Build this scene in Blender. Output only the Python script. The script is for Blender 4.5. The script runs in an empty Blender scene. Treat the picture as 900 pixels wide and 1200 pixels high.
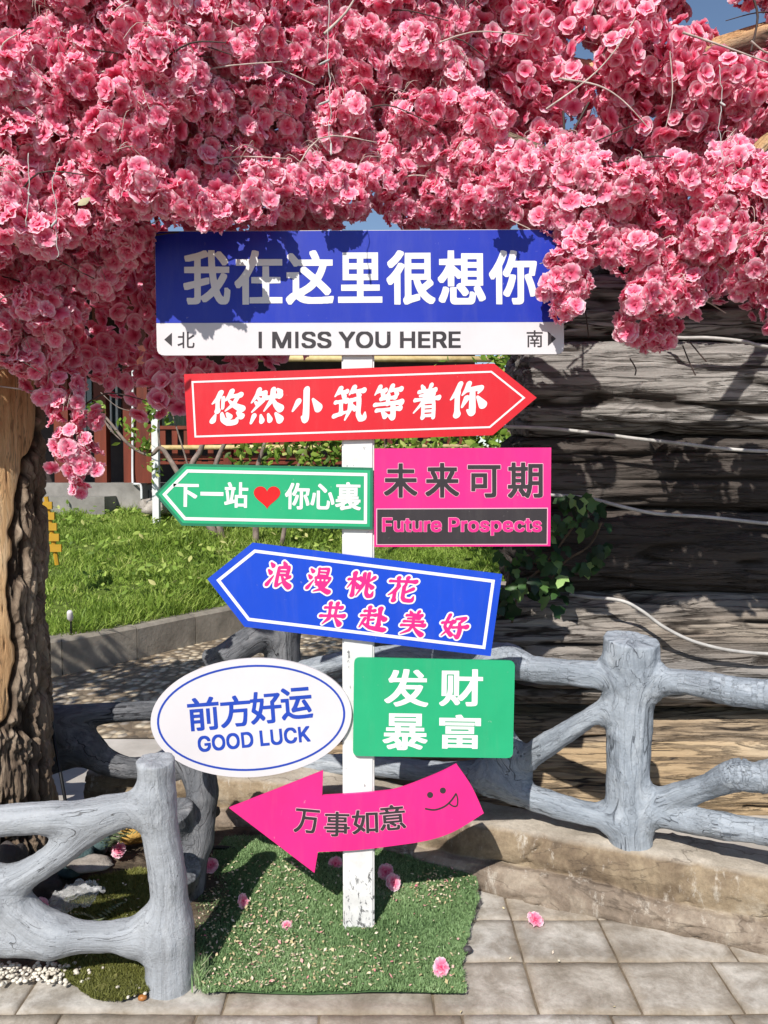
import bpy, math, random
import numpy as np
from mathutils import Vector

# ------------------------------------------------------------------ camera, sky, sun, exposure
scene = bpy.context.scene
col = scene.collection
CAM_H = 1.38
PITCH = math.radians(2.5)
FPX = 900.0                       # focal length in pixels of a 900 x 1200 picture
cam = bpy.data.cameras.new('camera')
cam.sensor_fit = 'VERTICAL'
cam.sensor_height = 36.0
cam.lens = 36.0 * FPX / 1200.0
cam.clip_start = 0.05
cam.clip_end = 2000
cam_ob = bpy.data.objects.new('camera', cam)
col.objects.link(cam_ob)
cam_ob.location = (0, 0, CAM_H)
cam_ob.rotation_euler = (math.pi / 2 - PITCH, 0, 0)
scene.camera = cam_ob

SUN = Vector((0.37, 1.0, -1.0)).normalized()      # the way the light travels
world = bpy.data.worlds.new('World')
scene.world = world
world.use_nodes = True
wn = world.node_tree
sky = wn.nodes.new('ShaderNodeTexSky')
sky.sky_type = 'NISHITA'
sky.sun_disc = False
sky.sun_elevation = math.asin(-SUN.z)
sky.sun_rotation = math.atan2(-SUN.x, -SUN.y)
sky.air_density = 1.0
sky.dust_density = 0.3
sky.ozone_density = 1.6
wn.links.new(sky.outputs[0], wn.nodes['Background'].inputs[0])
wn.nodes['Background'].inputs[1].default_value = 0.098
sl = bpy.data.lights.new('sun', 'SUN')
sl.energy = 4.7
sl.angle = math.radians(0.5)
sl.color = (1.0, 0.955, 0.89)
sun_ob = bpy.data.objects.new('sun', sl)
col.objects.link(sun_ob)
sun_ob.location = (-3, -8, 9)
sun_ob.rotation_euler = SUN.to_track_quat('-Z', 'Y').to_euler()
scene.view_settings.view_transform = 'Standard'
scene.view_settings.look = 'None'
scene.view_settings.gamma = 1.0
scene.view_settings.exposure = 0.32
scene.cycles.max_bounces = 8
scene.cycles.transparent_max_bounces = 8

rnd = random.Random(7)
rng = np.random.default_rng(11)

# ------------------------------------------------------------------ helpers
CP, SP = math.cos(PITCH), math.sin(PITCH)
def ray(px, py):
    u = (px - 450) / FPX; v = (py - 600) / FPX
    return (u, CP - v * SP, -SP - v * CP)
def at(px, py, Y):
    """real point in the vertical plane y = Y that a pixel of the photograph shows"""
    d = ray(px, py); t = Y / d[1]
    return np.array((d[0] * t, Y, CAM_H + d[2] * t))
def atz(px, py, z=0.0):
    d = ray(px, py); t = (z - CAM_H) / d[2]
    return np.array((d[0] * t, d[1] * t, z))

def srgb(r, g, b):
    f = lambda c: (c / 12.92 if c <= 0.04045 else ((c + 0.055) / 1.055) ** 2.4)
    return (f(r / 255), f(g / 255), f(b / 255), 1.0)

def _hash(i, j, k, s):
    n = (i.astype(np.uint32) * np.uint32(374761393) + j.astype(np.uint32) * np.uint32(668265263)
         + k.astype(np.uint32) * np.uint32(2246822519) + np.uint32((s * 3266489917) & 0xffffffff))
    n = (n ^ (n >> np.uint32(13))) * np.uint32(1274126177)
    n = n ^ (n >> np.uint32(16))
    return (n & np.uint32(0xffff)).astype(np.float32) / 65535.0
def vnoise(P, s=0):
    P = np.asarray(P, np.float32)
    I = np.floor(P).astype(np.int64); f = P - I
    f = f * f * (3 - 2 * f)
    out = 0
    for a in (0, 1):
        for b in (0, 1):
            for c in (0, 1):
                w = (f[:, 0] if a else 1 - f[:, 0]) * (f[:, 1] if b else 1 - f[:, 1]) * (f[:, 2] if c else 1 - f[:, 2])
                out = out + w * _hash(I[:, 0] + a, I[:, 1] + b, I[:, 2] + c, s)
    return out                                     # 0..1
def fbm(P, o=4, s=0, g=0.5):
    P = np.asarray(P, np.float32); r = 0; a = 1; t = 0
    for i in range(o):
        r = r + a * vnoise(P * 2.0 ** i, s + i); t += a; a *= g
    return r / t
def ridge(P, o=3, s=0):
    P = np.asarray(P, np.float32); r = 0; a = 1; t = 0
    for i in range(o):
        r = r + a * (1 - np.abs(2 * vnoise(P * 2.0 ** i, s + i) - 1)); t += a; a *= 0.5
    return r / t

BASE = {}
def tag(o, label=None, cat=None, group=None, kind=None):
    if label: o['label'] = label
    if cat: o['category'] = cat
    if group: o['group'] = group
    if kind: o['kind'] = kind
    return o
def thing(name, label, cat, loc, group=None):
    o = bpy.data.objects.new(name, None)
    o.empty_display_size = 0.1
    col.objects.link(o); o.location = tuple(float(c) for c in loc)
    BASE[o] = np.array(loc, float)
    return tag(o, label, cat, group)
def link(name, me, m=None, parent=None):
    o = bpy.data.objects.new(name, me)
    if m is not None and not me.materials:
        me.materials.append(m)
    col.objects.link(o)
    if parent is not None:
        o.parent = parent; BASE[o] = BASE[parent]
    else:
        BASE[o] = np.zeros(3)
    return o
def new_mesh(name, V, F, off=None, smooth=True, attrs=None, normals=None):
    """F: int array (n x 3 or n x 4), or a list of such arrays, or a list of tuples"""
    V = np.asarray(V, np.float32)
    if off is not None: V = V - np.asarray(off, np.float32)
    me = bpy.data.meshes.new(name)
    if isinstance(F, np.ndarray): F = [F]
    if len(F) and isinstance(F[0], np.ndarray):
        loops = np.concatenate([f.ravel() for f in F]).astype(np.int32)
        sizes = np.concatenate([np.full(len(f), f.shape[1], np.int32) for f in F])
    else:
        loops = np.array([i for f in F for i in f], np.int32)
        sizes = np.array([len(f) for f in F], np.int32)
    starts = np.concatenate([[0], np.cumsum(sizes)[:-1]]).astype(np.int32)
    me.vertices.add(len(V)); me.vertices.foreach_set('co', V.ravel())
    me.loops.add(len(loops)); me.loops.foreach_set('vertex_index', loops)
    me.polygons.add(len(sizes)); me.polygons.foreach_set('loop_start', starts)
    me.polygons.foreach_set('use_smooth', np.full(len(sizes), bool(smooth)))
    for k, a in (attrs or {}).items():
        a = np.asarray(a, np.float32)
        if a.ndim == 1:
            at_ = me.attributes.new(k, 'FLOAT', 'POINT'); at_.data.foreach_set('value', a)
        else:
            at_ = me.attributes.new(k, 'FLOAT_VECTOR', 'POINT'); at_.data.foreach_set('vector', a.ravel())
    me.update(calc_edges=True)
    me.validate(verbose=False)
    if normals is not None:
        me.normals_split_custom_set_from_vertices(np.asarray(normals, np.float32))
    return me
def mk(name, V, F, m, parent=None, smooth=True, attrs=None, normals=None):
    off = BASE[parent] if parent is not None else None
    return link(name, new_mesh(name, V, F, off, smooth, attrs, normals), m, parent)

class MB:
    """collects simple shapes for ONE mesh"""
    def __init__(s): s.V = []; s.F = []; s.n = 0
    def add(s, V, F):
        V = np.asarray(V, float).reshape(-1, 3)
        s.V.append(V); s.F += [tuple(int(i) + s.n for i in f) for f in F]; s.n += len(V); return s
    def box(s, lo, hi, R=None, c=None):
        x0, y0, z0 = lo; x1, y1, z1 = hi
        V = np.array([(x, y, z) for x in (x0, x1) for y in (y0, y1) for z in (z0, z1)], float)
        if R is not None: V = (V - c) @ np.array(R).T + c
        return s.add(V, [(0, 1, 3, 2), (4, 6, 7, 5), (0, 4, 5, 1), (2, 3, 7, 6), (0, 2, 6, 4), (1, 5, 7, 3)])
    def tube(s, P, r, n=8, cap=True):
        P = np.asarray(P, float); m = len(P)
        r = np.full(m, r, float) if np.isscalar(r) else np.asarray(r, float)
        T = np.gradient(P, axis=0); T /= np.linalg.norm(T, axis=1)[:, None] + 1e-12
        u = np.cross(T[0], (0, 0, 1) if abs(T[0][2]) < .9 else (1, 0, 0)); u /= np.linalg.norm(u)
        V = []
        for i in range(m):
            u = u - T[i] * np.dot(u, T[i]); u /= np.linalg.norm(u) + 1e-12
            w = np.cross(T[i], u)
            for k in range(n):
                a = 2 * math.pi * k / n
                V.append(P[i] + r[i] * (math.cos(a) * u + math.sin(a) * w))
        F = [(i * n + k, i * n + (k + 1) % n, (i + 1) * n + (k + 1) % n, (i + 1) * n + k) for i in range(m - 1) for k in range(n)]
        if cap: F += [tuple(range(n))[::-1], tuple((m - 1) * n + k for k in range(n))]
        return s.add(V, F)
    def prism(s, pts, y0, y1):
        """polygon of (x, z) points between two vertical planes"""
        n = len(pts)
        V = [(p[0], y0, p[1]) for p in pts] + [(p[0], y1, p[1]) for p in pts]
        F = [tuple(range(n)), tuple(range(n, 2 * n))[::-1]] + [(i, i + n, (i + 1) % n + n, (i + 1) % n) for i in range(n)]
        return s.add(V, F)
    def blob(s, c, r, seed=0, nu=10, nv=7, rough=0.25):
        th = np.linspace(0, 2 * np.pi, nu, endpoint=False); ph = np.linspace(0, np.pi, nv)
        V = []
        for p in ph[1:-1]:
            for t in th: V.append((math.sin(p) * math.cos(t), math.sin(p) * math.sin(t), math.cos(p)))
        V = np.array([(0, 0, 1)] + V + [(0, 0, -1)])
        d = 1 + rough * (2 * fbm(V * 1.3 + 50 + seed * 3.7, 3, seed) - 1) * 1.6
        V = V * d[:, None] * np.asarray(r) + np.asarray(c)
        F = [(0, 1 + k, 1 + (k + 1) % nu) for k in range(nu)]
        for i in range(nv - 3):
            F += [(1 + i * nu + k, 1 + (i + 1) * nu + k, 1 + (i + 1) * nu + (k + 1) % nu, 1 + i * nu + (k + 1) % nu) for k in range(nu)]
        b = 1 + (nv - 3) * nu
        F += [(b + k, len(V) - 1, b + (k + 1) % nu) for k in range(nu)]
        return s.add(V, F)
    def build(s, name, m, parent=None, smooth=False):
        return mk(name, np.vstack(s.V), s.F, m, parent, smooth)
def smooth_path(P, n=8):
    P = np.asarray(P, float); out = []
    for i in range(len(P) - 1):
        p0, p1, p2, p3 = P[max(i - 1, 0)], P[i], P[i + 1], P[min(i + 2, len(P) - 1)]
        for u in np.linspace(0, 1, n, endpoint=False):
            out.append(.5 * (2 * p1 + (p2 - p0) * u + (2 * p0 - 5 * p1 + 4 * p2 - p3) * u * u + (3 * p1 - p0 - 3 * p2 + p3) * u ** 3))
    out.append(P[-1]); return np.array(out)

# ------------------------------------------------------------------ materials
def material(name):
    m = bpy.data.materials.new(name); m.use_nodes = True
    nt = m.node_tree
    return m, nt, nt.nodes['Principled BSDF'], nt.nodes, nt.links
def ramp(N, stops, inter='LINEAR'):
    r = N.new('ShaderNodeValToRGB'); e = r.color_ramp.elements; r.color_ramp.interpolation = inter
    while len(e) > 1: e.remove(e[-1])
    e[0].position = stops[0][0]; e[0].color = stops[0][1]
    for p, c in stops[1:]:
        x = e.new(p); x.color = c
    return r
def coords(N, L, attr=None, scale=(1, 1, 1)):
    if attr:
        a = N.new('ShaderNodeAttribute'); a.attribute_name = attr; src = a.outputs['Vector']
    else:
        a = N.new('ShaderNodeTexCoord'); src = a.outputs['Object']
    mp = N.new('ShaderNodeMapping'); mp.inputs['Scale'].default_value = scale
    L.new(src, mp.inputs[0]); return mp.outputs[0]
def noise(N, L, vec, scale, detail=5, rough=0.55, dist=0.0):
    n = N.new('ShaderNodeTexNoise'); n.inputs['Scale'].default_value = scale
    n.inputs['Detail'].default_value = detail; n.inputs['Roughness'].default_value = rough
    n.inputs['Distortion'].default_value = dist
    L.new(vec, n.inputs['Vector']); return n.outputs['Fac']
def mixc(N, L, fac, a, b, mode='MIX'):
    x = N.new('ShaderNodeMix'); x.data_type = 'RGBA'; x.blend_type = mode
    for v, i in ((fac, 0), (a, 6), (b, 7)):
        if hasattr(v, 'links'): L.new(v, x.inputs[i])
        else: x.inputs[i].default_value = v
    return x.outputs[2]
def bump(N, L, h, bs, strength=0.3, dist=0.01, prev=None):
    b = N.new('ShaderNodeBump'); b.inputs['Strength'].default_value = strength; b.inputs['Distance'].default_value = dist
    L.new(h, b.inputs['Height'])
    if prev is not None: L.new(prev, b.inputs['Normal'])
    if bs is not None: L.new(b.outputs[0], bs.inputs['Normal'])
    return b.outputs[0]
def mat_noise(name, stops, scale=6, rough=0.8, attr=None, stretch=(1, 1, 1), bs_=0.3, bd=0.01, bscale=None, detail=6, spec=0.3, dist=0.0):
    m, nt, bs, N, L = material(name)
    v = coords(N, L, attr, stretch)
    f = noise(N, L, v, scale, detail, 0.6, dist)
    r = ramp(N, stops); L.new(f, r.inputs[0]); L.new(r.outputs[0], bs.inputs['Base Color'])
    bs.inputs['Roughness'].default_value = rough; bs.inputs['Specular IOR Level'].default_value = spec
    if bs_:
        h = noise(N, L, v, bscale or scale * 4, 6, 0.65)
        bump(N, L, h, bs, bs_, bd)
    return m
def mat_plain(name, c, rough=0.5, spec=0.4, var=0.06, scale=9, metallic=0.0):
    m, nt, bs, N, L = material(name)
    v = coords(N, L); f = noise(N, L, v, scale, 5)
    d = tuple(x * (1 - var * 2) for x in c[:3]) + (1,); l = tuple(min(1, x * (1 + var)) for x in c[:3]) + (1,)
    r = ramp(N, [(0.3, d), (0.7, l)]); L.new(f, r.inputs[0]); L.new(r.outputs[0], bs.inputs['Base Color'])
    bs.inputs['Roughness'].default_value = rough; bs.inputs['Specular IOR Level'].default_value = spec
    bs.inputs['Metallic'].default_value = metallic
    return m

# ------------------------------------------------------------------ ground, paving, path, lawn
M_soil = mat_noise('soil', [(0.3, srgb(60, 48, 38)), (0.7, srgb(120, 104, 84))], 7, 0.95, bs_=0.6, bd=0.02)
def sheet(name, x0, x1, y0, y1, z, m, nx=2, ny=2, amp=0.0, fs=2.0, kind='structure'):
    X, Y = np.meshgrid(np.linspace(x0, x1, nx), np.linspace(y0, y1, ny))
    V = np.stack([X.ravel(), Y.ravel(), np.full(X.size, z)], 1)
    if amp: V[:, 2] += amp * (fbm(V * fs + 30, 4, 3) - 0.5)
    i = np.arange(nx * ny).reshape(ny, nx)
    F = np.stack([i[:-1, :-1].ravel(), i[:-1, 1:].ravel(), i[1:, 1:].ravel(), i[1:, :-1].ravel()], 1)
    return tag(mk(name, V, F, m), kind=kind)
sheet('ground', -150, 150, -60, 240, -0.05, M_soil)

# slabs of the paving in the foreground, each with its own joint
def mat_slab():
    m, nt, bs, N, L = material('paving_slab')
    v = coords(N, L)
    f = noise(N, L, v, 2.2, 8, 0.62, 0.3)
    r = ramp(N, [(0.3, srgb(134, 128, 120)), (0.46, srgb(180, 175, 167)), (0.68, srgb(216, 212, 205))]); L.new(f, r.inputs[0])
    at_ = N.new('ShaderNodeAttribute'); at_.attribute_name = 'shade'
    sp_ = N.new('ShaderNodeSeparateXYZ'); L.new(at_.outputs['Vector'], sp_.inputs[0])
    c = mixc(N, L, sp_.outputs[0], r.outputs[0], mixc(N, L, 1.0, r.outputs[0], srgb(222, 214, 204), 'MULTIPLY'))
    f2 = noise(N, L, v, 9, 9, 0.7, 0.4)
    r2 = ramp(N, [(0.40, (1, 1, 1, 1)), (0.6, (0, 0, 0, 1))]); L.new(f2, r2.inputs[0])
    k = N.new('ShaderNodeMath'); k.operation = 'MULTIPLY'; k.inputs[1].default_value = 0.6; L.new(r2.outputs[0], k.inputs[0])
    c = mixc(N, L, k.outputs[0], c, srgb(112, 101, 86))
    rm = N.new('ShaderNodeMath'); rm.operation = 'MULTIPLY'; L.new(sp_.outputs[1], rm.inputs[0]); L.new(noise(N, L, v, 16, 6, .7), rm.inputs[1])
    c = mixc(N, L, rm.outputs[0], c, srgb(128, 112, 90))
    f3 = noise(N, L, v, 60, 4, 0.7)
    c = mixc(N, L, 0.35, c, f3, 'OVERLAY')
    L.new(c, bs.inputs['Base Color']); bs.inputs['Roughness'].default_value = 0.85; bs.inputs['Specular IOR Level'].default_value = 0.25
    n1 = bump(N, L, f2, None, 0.35, 0.01)
    bump(N, L, noise(N, L, v, 120, 5, 0.7), bs, 0.35, 0.004, n1)
    return m
M_slab = mat_slab()
M_mortar = mat_noise('mortar', [(0.3, srgb(84, 74, 62)), (0.7, srgb(132, 118, 98))], 14, 0.95, bs_=0.5)
rows = [2.62, 2.35, 2.14, 1.925, 1.70, 1.47, 1.22, 0.97, 0.7, 0.4, 0.1, -0.2]
PV, PF, PS, pn = [], [], [], 0
for k in range(len(rows) - 1):
    y1, y0 = rows[k], rows[k + 1]
    xs = [-2.6]
    if k == 2:
        js = [-2.02, -1.49, -0.955, -0.42, 0.13, 0.40, 0.67, 0.935, 1.2, 1.47, 1.74]
    elif k < 2:
        js = [-2.3, -1.76, -1.22, -0.69, -0.14, 0.40, 0.672, 1.02, 1.36, 1.7]
    else:
        o = rnd.uniform(0, .4); js = [-2.5 + o + i * 0.36 + rnd.uniform(-.04, .04) for i in range(13)]
    xs += [j for j in js if -2.6 < j < 2.2] + [2.3]
    for a, b in zip(xs[:-1], xs[1:]):
        g = 0.0024; e = 0.006; z = rnd.uniform(-.0015, .0015)
        ax_ = np.concatenate([[a + g, a + g + .004], np.linspace(a + .03, b - .03, max(2, int((b - a) / .03))), [b - g - .004, b - g]])
        ay_ = np.concatenate([[y0 + g, y0 + g + .004], np.linspace(y0 + .03, y1 - .03, 6), [y1 - g - .004, y1 - g]])
        nx, ny = len(ax_), len(ay_)
        X, Y = np.meshgrid(ax_, ay_)
        edge = np.minimum(np.minimum(X - a - g, b - g - X), np.minimum(Y - y0 - g, y1 - g - Y))
        W = np.stack([X.ravel(), Y.ravel(), np.zeros(X.size)], 1)
        W[:, 0] += (fbm(W * 14 + 3, 2, 5) - .5) * .005; W[:, 1] += (fbm(W * 14 + 9, 2, 6) - .5) * .005
        W[:, 2] = z + 0.004 * (fbm(W * 9, 3, 2) - .5) - np.where(edge.ravel() < 1e-4, 0.006, 0)
        i = np.arange(nx * ny).reshape(ny, nx) + pn
        PV.append(W); PF.append(np.stack([i[:-1, :-1].ravel(), i[:-1, 1:].ravel(), i[1:, 1:].ravel(), i[1:, :-1].ravel()], 1))
        PS.append(np.stack([np.full(len(W), rnd.random()), np.exp(-edge.ravel() / .012), 0 * edge.ravel()], 1)); pn += len(W)
tag(mk('paving', np.vstack(PV), np.vstack(PF), M_slab, attrs={'shade': np.concatenate(PS)}), kind='structure')
sheet('mortar_bed', -2.7, 2.4, -0.3, 2.64, -0.006, M_mortar)

M_conc = mat_noise('concrete', [(0.3, srgb(150, 144, 136)), (0.7, srgb(196, 190, 182))], 3, 0.9, bs_=0.25, bd=0.005, bscale=40)
sheet('pavement', -7, 4, 2.64, 4.05, -0.012, M_conc)
def mat_cobble():
    m, nt, bs, N, L = material('cobbles')
    v = coords(N, L, None, (1, 0.8, 1))
    vo = N.new('ShaderNodeTexVoronoi'); vo.inputs['Scale'].default_value = 17; L.new(v, vo.inputs['Vector'])
    vc = ramp(N, [(0.0, srgb(120, 104, 84)), (0.35, srgb(168, 150, 124)), (0.7, srgb(204, 190, 164)), (1, srgb(140, 132, 124))])
    sx = N.new('ShaderNodeSeparateColor'); L.new(vo.outputs['Color'], sx.inputs[0]); L.new(sx.outputs[0], vc.inputs[0])
    dr = ramp(N, [(0.35, (0, 0, 0, 1)), (0.62, (1, 1, 1, 1))]); L.new(vo.outputs['Distance'], dr.inputs[0])
    c = mixc(N, L, dr.outputs[0], vc.outputs[0], srgb(112, 98, 80))
    L.new(c, bs.inputs['Base Color']); bs.inputs['Roughness'].default_value = 0.8
    inv = N.new('ShaderNodeMath'); inv.operation = 'SUBTRACT'; inv.inputs[0].default_value = 1; L.new(vo.outputs['Distance'], inv.inputs[1])
    bump(N, L, inv.outputs[0], bs, 1.0, 0.03)
    return m
sheet('cobble_path', -7, 4, 4.05, 9, -0.008, mat_cobble())

# kerb of stone blocks round the lawn
M_kerb = mat_noise('kerb_stone', [(0.3, srgb(112, 106, 96)), (0.55, srgb(146, 138, 126)), (0.75, srgb(168, 160, 148))], 4, 0.9, bs_=0.4, bd=0.01, bscale=30)
kp = smooth_path([(-5.2, 4.45, 0), (-3.6, 4.75, 0), (-2.32, 5.33, 0), (-1.9, 5.85, 0), (-1.5, 6.5, 0), (-0.9, 7.2, 0), (0.3, 7.8, 0), (2.5, 8.1, 0)], 12)
sd = np.concatenate([[0], np.cumsum(np.linalg.norm(np.diff(kp, axis=0), axis=1))])
def kpt(s): return np.array([np.interp(s, sd, kp[:, i]) for i in range(3)])
KERB_Z = 0.25
kb = MB(); s = 0.0
while s < sd[-1] - .7:
    l = 0.62
    a, b = kpt(s + .004), kpt(s + l - .004)
    t = (b - a); t[2] = 0; t /= np.linalg.norm(t); n = np.array((t[1], -t[0], 0))
    if n[1] > 0: n = -n
    j = rnd.uniform(-.006, .006)
    prof = [(0, -.05), (0, KERB_Z - .025 + j), (-.02, KERB_Z + j), (-.2, KERB_Z + j), (-.2, -.05)]
    V = [p + n * o + np.array((0, 0, z)) for p in (a, b) for o, z in prof]
    kb.add(V, [(0, 5, 6, 1), (1, 6, 7, 2), (2, 7, 8, 3), (3, 8, 9, 4), (0, 1, 2, 3, 4), (9, 8, 7, 6, 5)])
    s += l
tag(kb.build('kerb', M_kerb), kind='structure')
# lawn bank rising behind the kerb
M_lawn = mat_noise('lawn_soil', [(0.3, srgb(62, 74, 28)), (0.7, srgb(98, 116, 44))], 9, 0.95, bs_=0.5, bd=0.02)
def kerb_y(x): return np.interp(x, kp[:, 0], kp[:, 1])
def lawn_z(x, y):
    u = np.clip((y - kerb_y(x) - .15) / np.maximum(9.9 - kerb_y(x), .8), 0, 1)
    return KERB_Z - .04 + 0.74 * u ** .9
GX, GU = np.meshgrid(np.linspace(-5, 2.4, 50), np.linspace(0, 1, 34))
gy0 = kerb_y(GX) + .12; GY = gy0 + (10.4 - gy0) * GU
LV = np.stack([GX.ravel(), GY.ravel(), lawn_z(GX, GY).ravel()], 1)
LV[:, 2] += .09 * (fbm(LV * 1.4 + 7, 3, 9) - .5)
gi = np.arange(GX.size).reshape(GX.shape)
LF = np.stack([gi[:-1, :-1].ravel(), gi[:-1, 1:].ravel(), gi[1:, 1:].ravel(), gi[1:, :-1].ravel()], 1)
tag(mk('lawn', LV, LF, M_lawn), kind='structure')

def mat_leafy(name, stops, trans=0.3, rough=0.55):
    m, nt, bs, N, L = material(name)
    a = N.new('ShaderNodeAttribute'); a.attribute_name = 'rand'
    r = ramp(N, stops); L.new(a.outputs['Fac'], r.inputs[0])
    L.new(r.outputs[0], bs.inputs['Base Color']); bs.inputs['Roughness'].default_value = rough; bs.inputs['Specular IOR Level'].default_value = 0.3
    t = N.new('ShaderNodeBsdfTranslucent'); L.new(r.outputs[0], t.inputs[0])
    x = N.new('ShaderNodeMixShader'); x.inputs[0].default_value = trans
    L.new(bs.outputs[0], x.inputs[1]); L.new(t.outputs[0], x.inputs[2]); L.new(x.outputs[0], N['Material Output'].inputs[0])
    return m
M_grass = mat_leafy('grass_blade', [(0, srgb(84, 108, 40)), (0.5, srgb(132, 160, 62)), (0.85, srgb(172, 190, 96)), (1, srgb(200, 196, 130))], .35)
M_turf = mat_leafy('turf_blade', [(0, srgb(84, 112, 70)), (0.6, srgb(128, 158, 104)), (0.9, srgb(160, 184, 134)), (1, srgb(188, 190, 158))], .15)
M_moss = mat_leafy('moss_blade', [(0, srgb(88, 90, 42)), (0.6, srgb(132, 134, 70)), (0.9, srgb(158, 156, 92)), (1, srgb(174, 164, 106))], .15)
def blades(name, P, h, w, m, lean=.5, kind='stuff', seed=1, clump=None):
    g = np.random.default_rng(seed); n = len(P)
    h = h * g.uniform(.55, 1.25, n); w = w * g.uniform(.7, 1.3, n)
    if clump is not None: h = h * clump
    a = g.uniform(0, 2 * np.pi, n); b = g.uniform(0, 2 * np.pi, n)
    ln = g.uniform(.1, 1, n) * lean
    side = np.stack([np.cos(a), np.sin(a), np.zeros(n)], 1) * w[:, None] * .5
    d = np.stack([np.cos(b) * ln, np.sin(b) * ln, np.ones(n)], 1); d /= np.linalg.norm(d, axis=1)[:, None]
    d2 = np.stack([np.cos(b) * ln * 2.4, np.sin(b) * ln * 2.4, np.ones(n) * .8], 1); d2 /= np.linalg.norm(d2, axis=1)[:, None]
    mid = P + d * (h * .55)[:, None]; tip = mid + d2 * (h * .5)[:, None]
    V = np.stack([P - side, P + side, mid - side * .75, mid + side * .75, tip], 1).reshape(-1, 3)
    k = np.arange(n) * 5
    Q = np.stack([k, k + 1, k + 3, k + 2], 1); T = np.stack([k + 2, k + 3, k + 4], 1)
    return tag(mk(name, V, [Q, T], m, attrs={'rand': np.repeat(np.clip(g.random(n) * .62 + .75 * fbm(P * (4, 4, 0) + seed, 3, seed + 50) - .18, 0, 1), 5)}), kind=kind)
n = 90000
gx = rng.uniform(-4.6, 1.6, n); gu = rng.random(n) ** 1.25
gy = kerb_y(gx) + .16 + (10.2 - kerb_y(gx)) * gu
P = np.stack([gx, gy, lawn_z(gx, gy) - .01], 1)
P[:, 2] += .09 * (fbm(P * 1.4 + 7, 3, 9) - .5) * .6
cl = .25 + 2.4 * np.clip(fbm(P * (2.3, 2.3, 0) + 2, 4, 21) - .22, 0, 1) ** 1.2
blades('grass', P, .115, .011, M_grass, .95, seed=3, clump=cl)

# ------------------------------------------------------------------ organic limbs: smooth union turned into a surface, then split into parts
CORN = np.array([(0,0,0),(1,0,0),(0,1,0),(1,1,0),(0,0,1),(1,0,1),(0,1,1),(1,1,1)])
CEDGE = [(0,1),(2,3),(4,5),(6,7),(0,2),(1,3),(4,6),(5,7),(0,4),(1,5),(2,6),(3,7)]
def surface_nets(F, org, h):
    ins = F < 0
    nx, ny, nz = F.shape
    cnt = np.zeros((nx-1, ny-1, nz-1), np.int8)
    for a, b, c in CORN: cnt += ins[a:nx-1+a, b:ny-1+b, c:nz-1+c]
    act = np.argwhere((cnt > 0) & (cnt < 8))
    idx = np.full(cnt.shape, -1, np.int64); idx[act[:,0], act[:,1], act[:,2]] = np.arange(len(act))
    cv = np.stack([F[act[:,0]+a, act[:,1]+b, act[:,2]+c] for a, b, c in CORN], 1)
    acc = np.zeros((len(act), 3)); num = np.zeros(len(act))
    for i, j in CEDGE:
        fi, fj = cv[:, i], cv[:, j]; cr = (fi < 0) != (fj < 0)
        t = np.where(cr, fi / np.where(cr, fi - fj, 1), 0)
        p = CORN[i] + t[:, None] * (CORN[j] - CORN[i])
        acc += np.where(cr[:, None], p, 0); num += cr
    V = org + h * (act + acc / num[:, None])
    quads = []
    for ax in range(3):
        sl0 = [slice(None)] * 3; sl1 = [slice(None)] * 3
        sl0[ax] = slice(0, -1); sl1[ax] = slice(1, None)
        s0, s1 = ins[tuple(sl0)], ins[tuple(sl1)]
        e = np.argwhere(s0 != s1)
        b, c = [(1, 2), (2, 0), (0, 1)][ax]
        ok = (e[:, b] > 0) & (e[:, c] > 0) & (e[:, b] < F.shape[b]-1) & (e[:, c] < F.shape[c]-1); e = e[ok]
        eb = np.zeros(3, int); eb[b] = 1; ec = np.zeros(3, int); ec[c] = 1
        q = [e - eb - ec, e - ec, e, e - eb]
        q = np.stack([idx[k[:,0], k[:,1], k[:,2]] for k in q], 1)
        fl = ins[e[:,0], e[:,1], e[:,2]]
        q[~fl] = q[~fl][:, ::-1]
        quads.append(q)
    Q = np.vstack(quads)
    return V, Q[(Q >= 0).all(1)]
def limb_dist(P, pts, rad):
    """distance to a chain of tapered capsules, with the axis frame at the nearest point"""
    best = np.full(len(P), 1e9, np.float32); along = np.zeros(len(P), np.float32); ax = np.zeros((len(P), 3), np.float32); foot = np.zeros((len(P), 3), np.float32)
    L0 = 0.0
    for a, b, ra, rb in zip(pts[:-1], pts[1:], rad[:-1], rad[1:]):
        ab = b - a; l = np.linalg.norm(ab); t = np.clip((P - a) @ ab / (l * l), 0, 1)
        f = a + t[:, None] * ab
        d = np.linalg.norm(P - f, axis=1) - (ra + (rb - ra) * t)
        w = d < best
        best[w] = d[w]; along[w] = (L0 + t * l)[w]; ax[w] = ab / l; foot[w] = f[w]
        L0 += l
    return best, along, ax, foot
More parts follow.
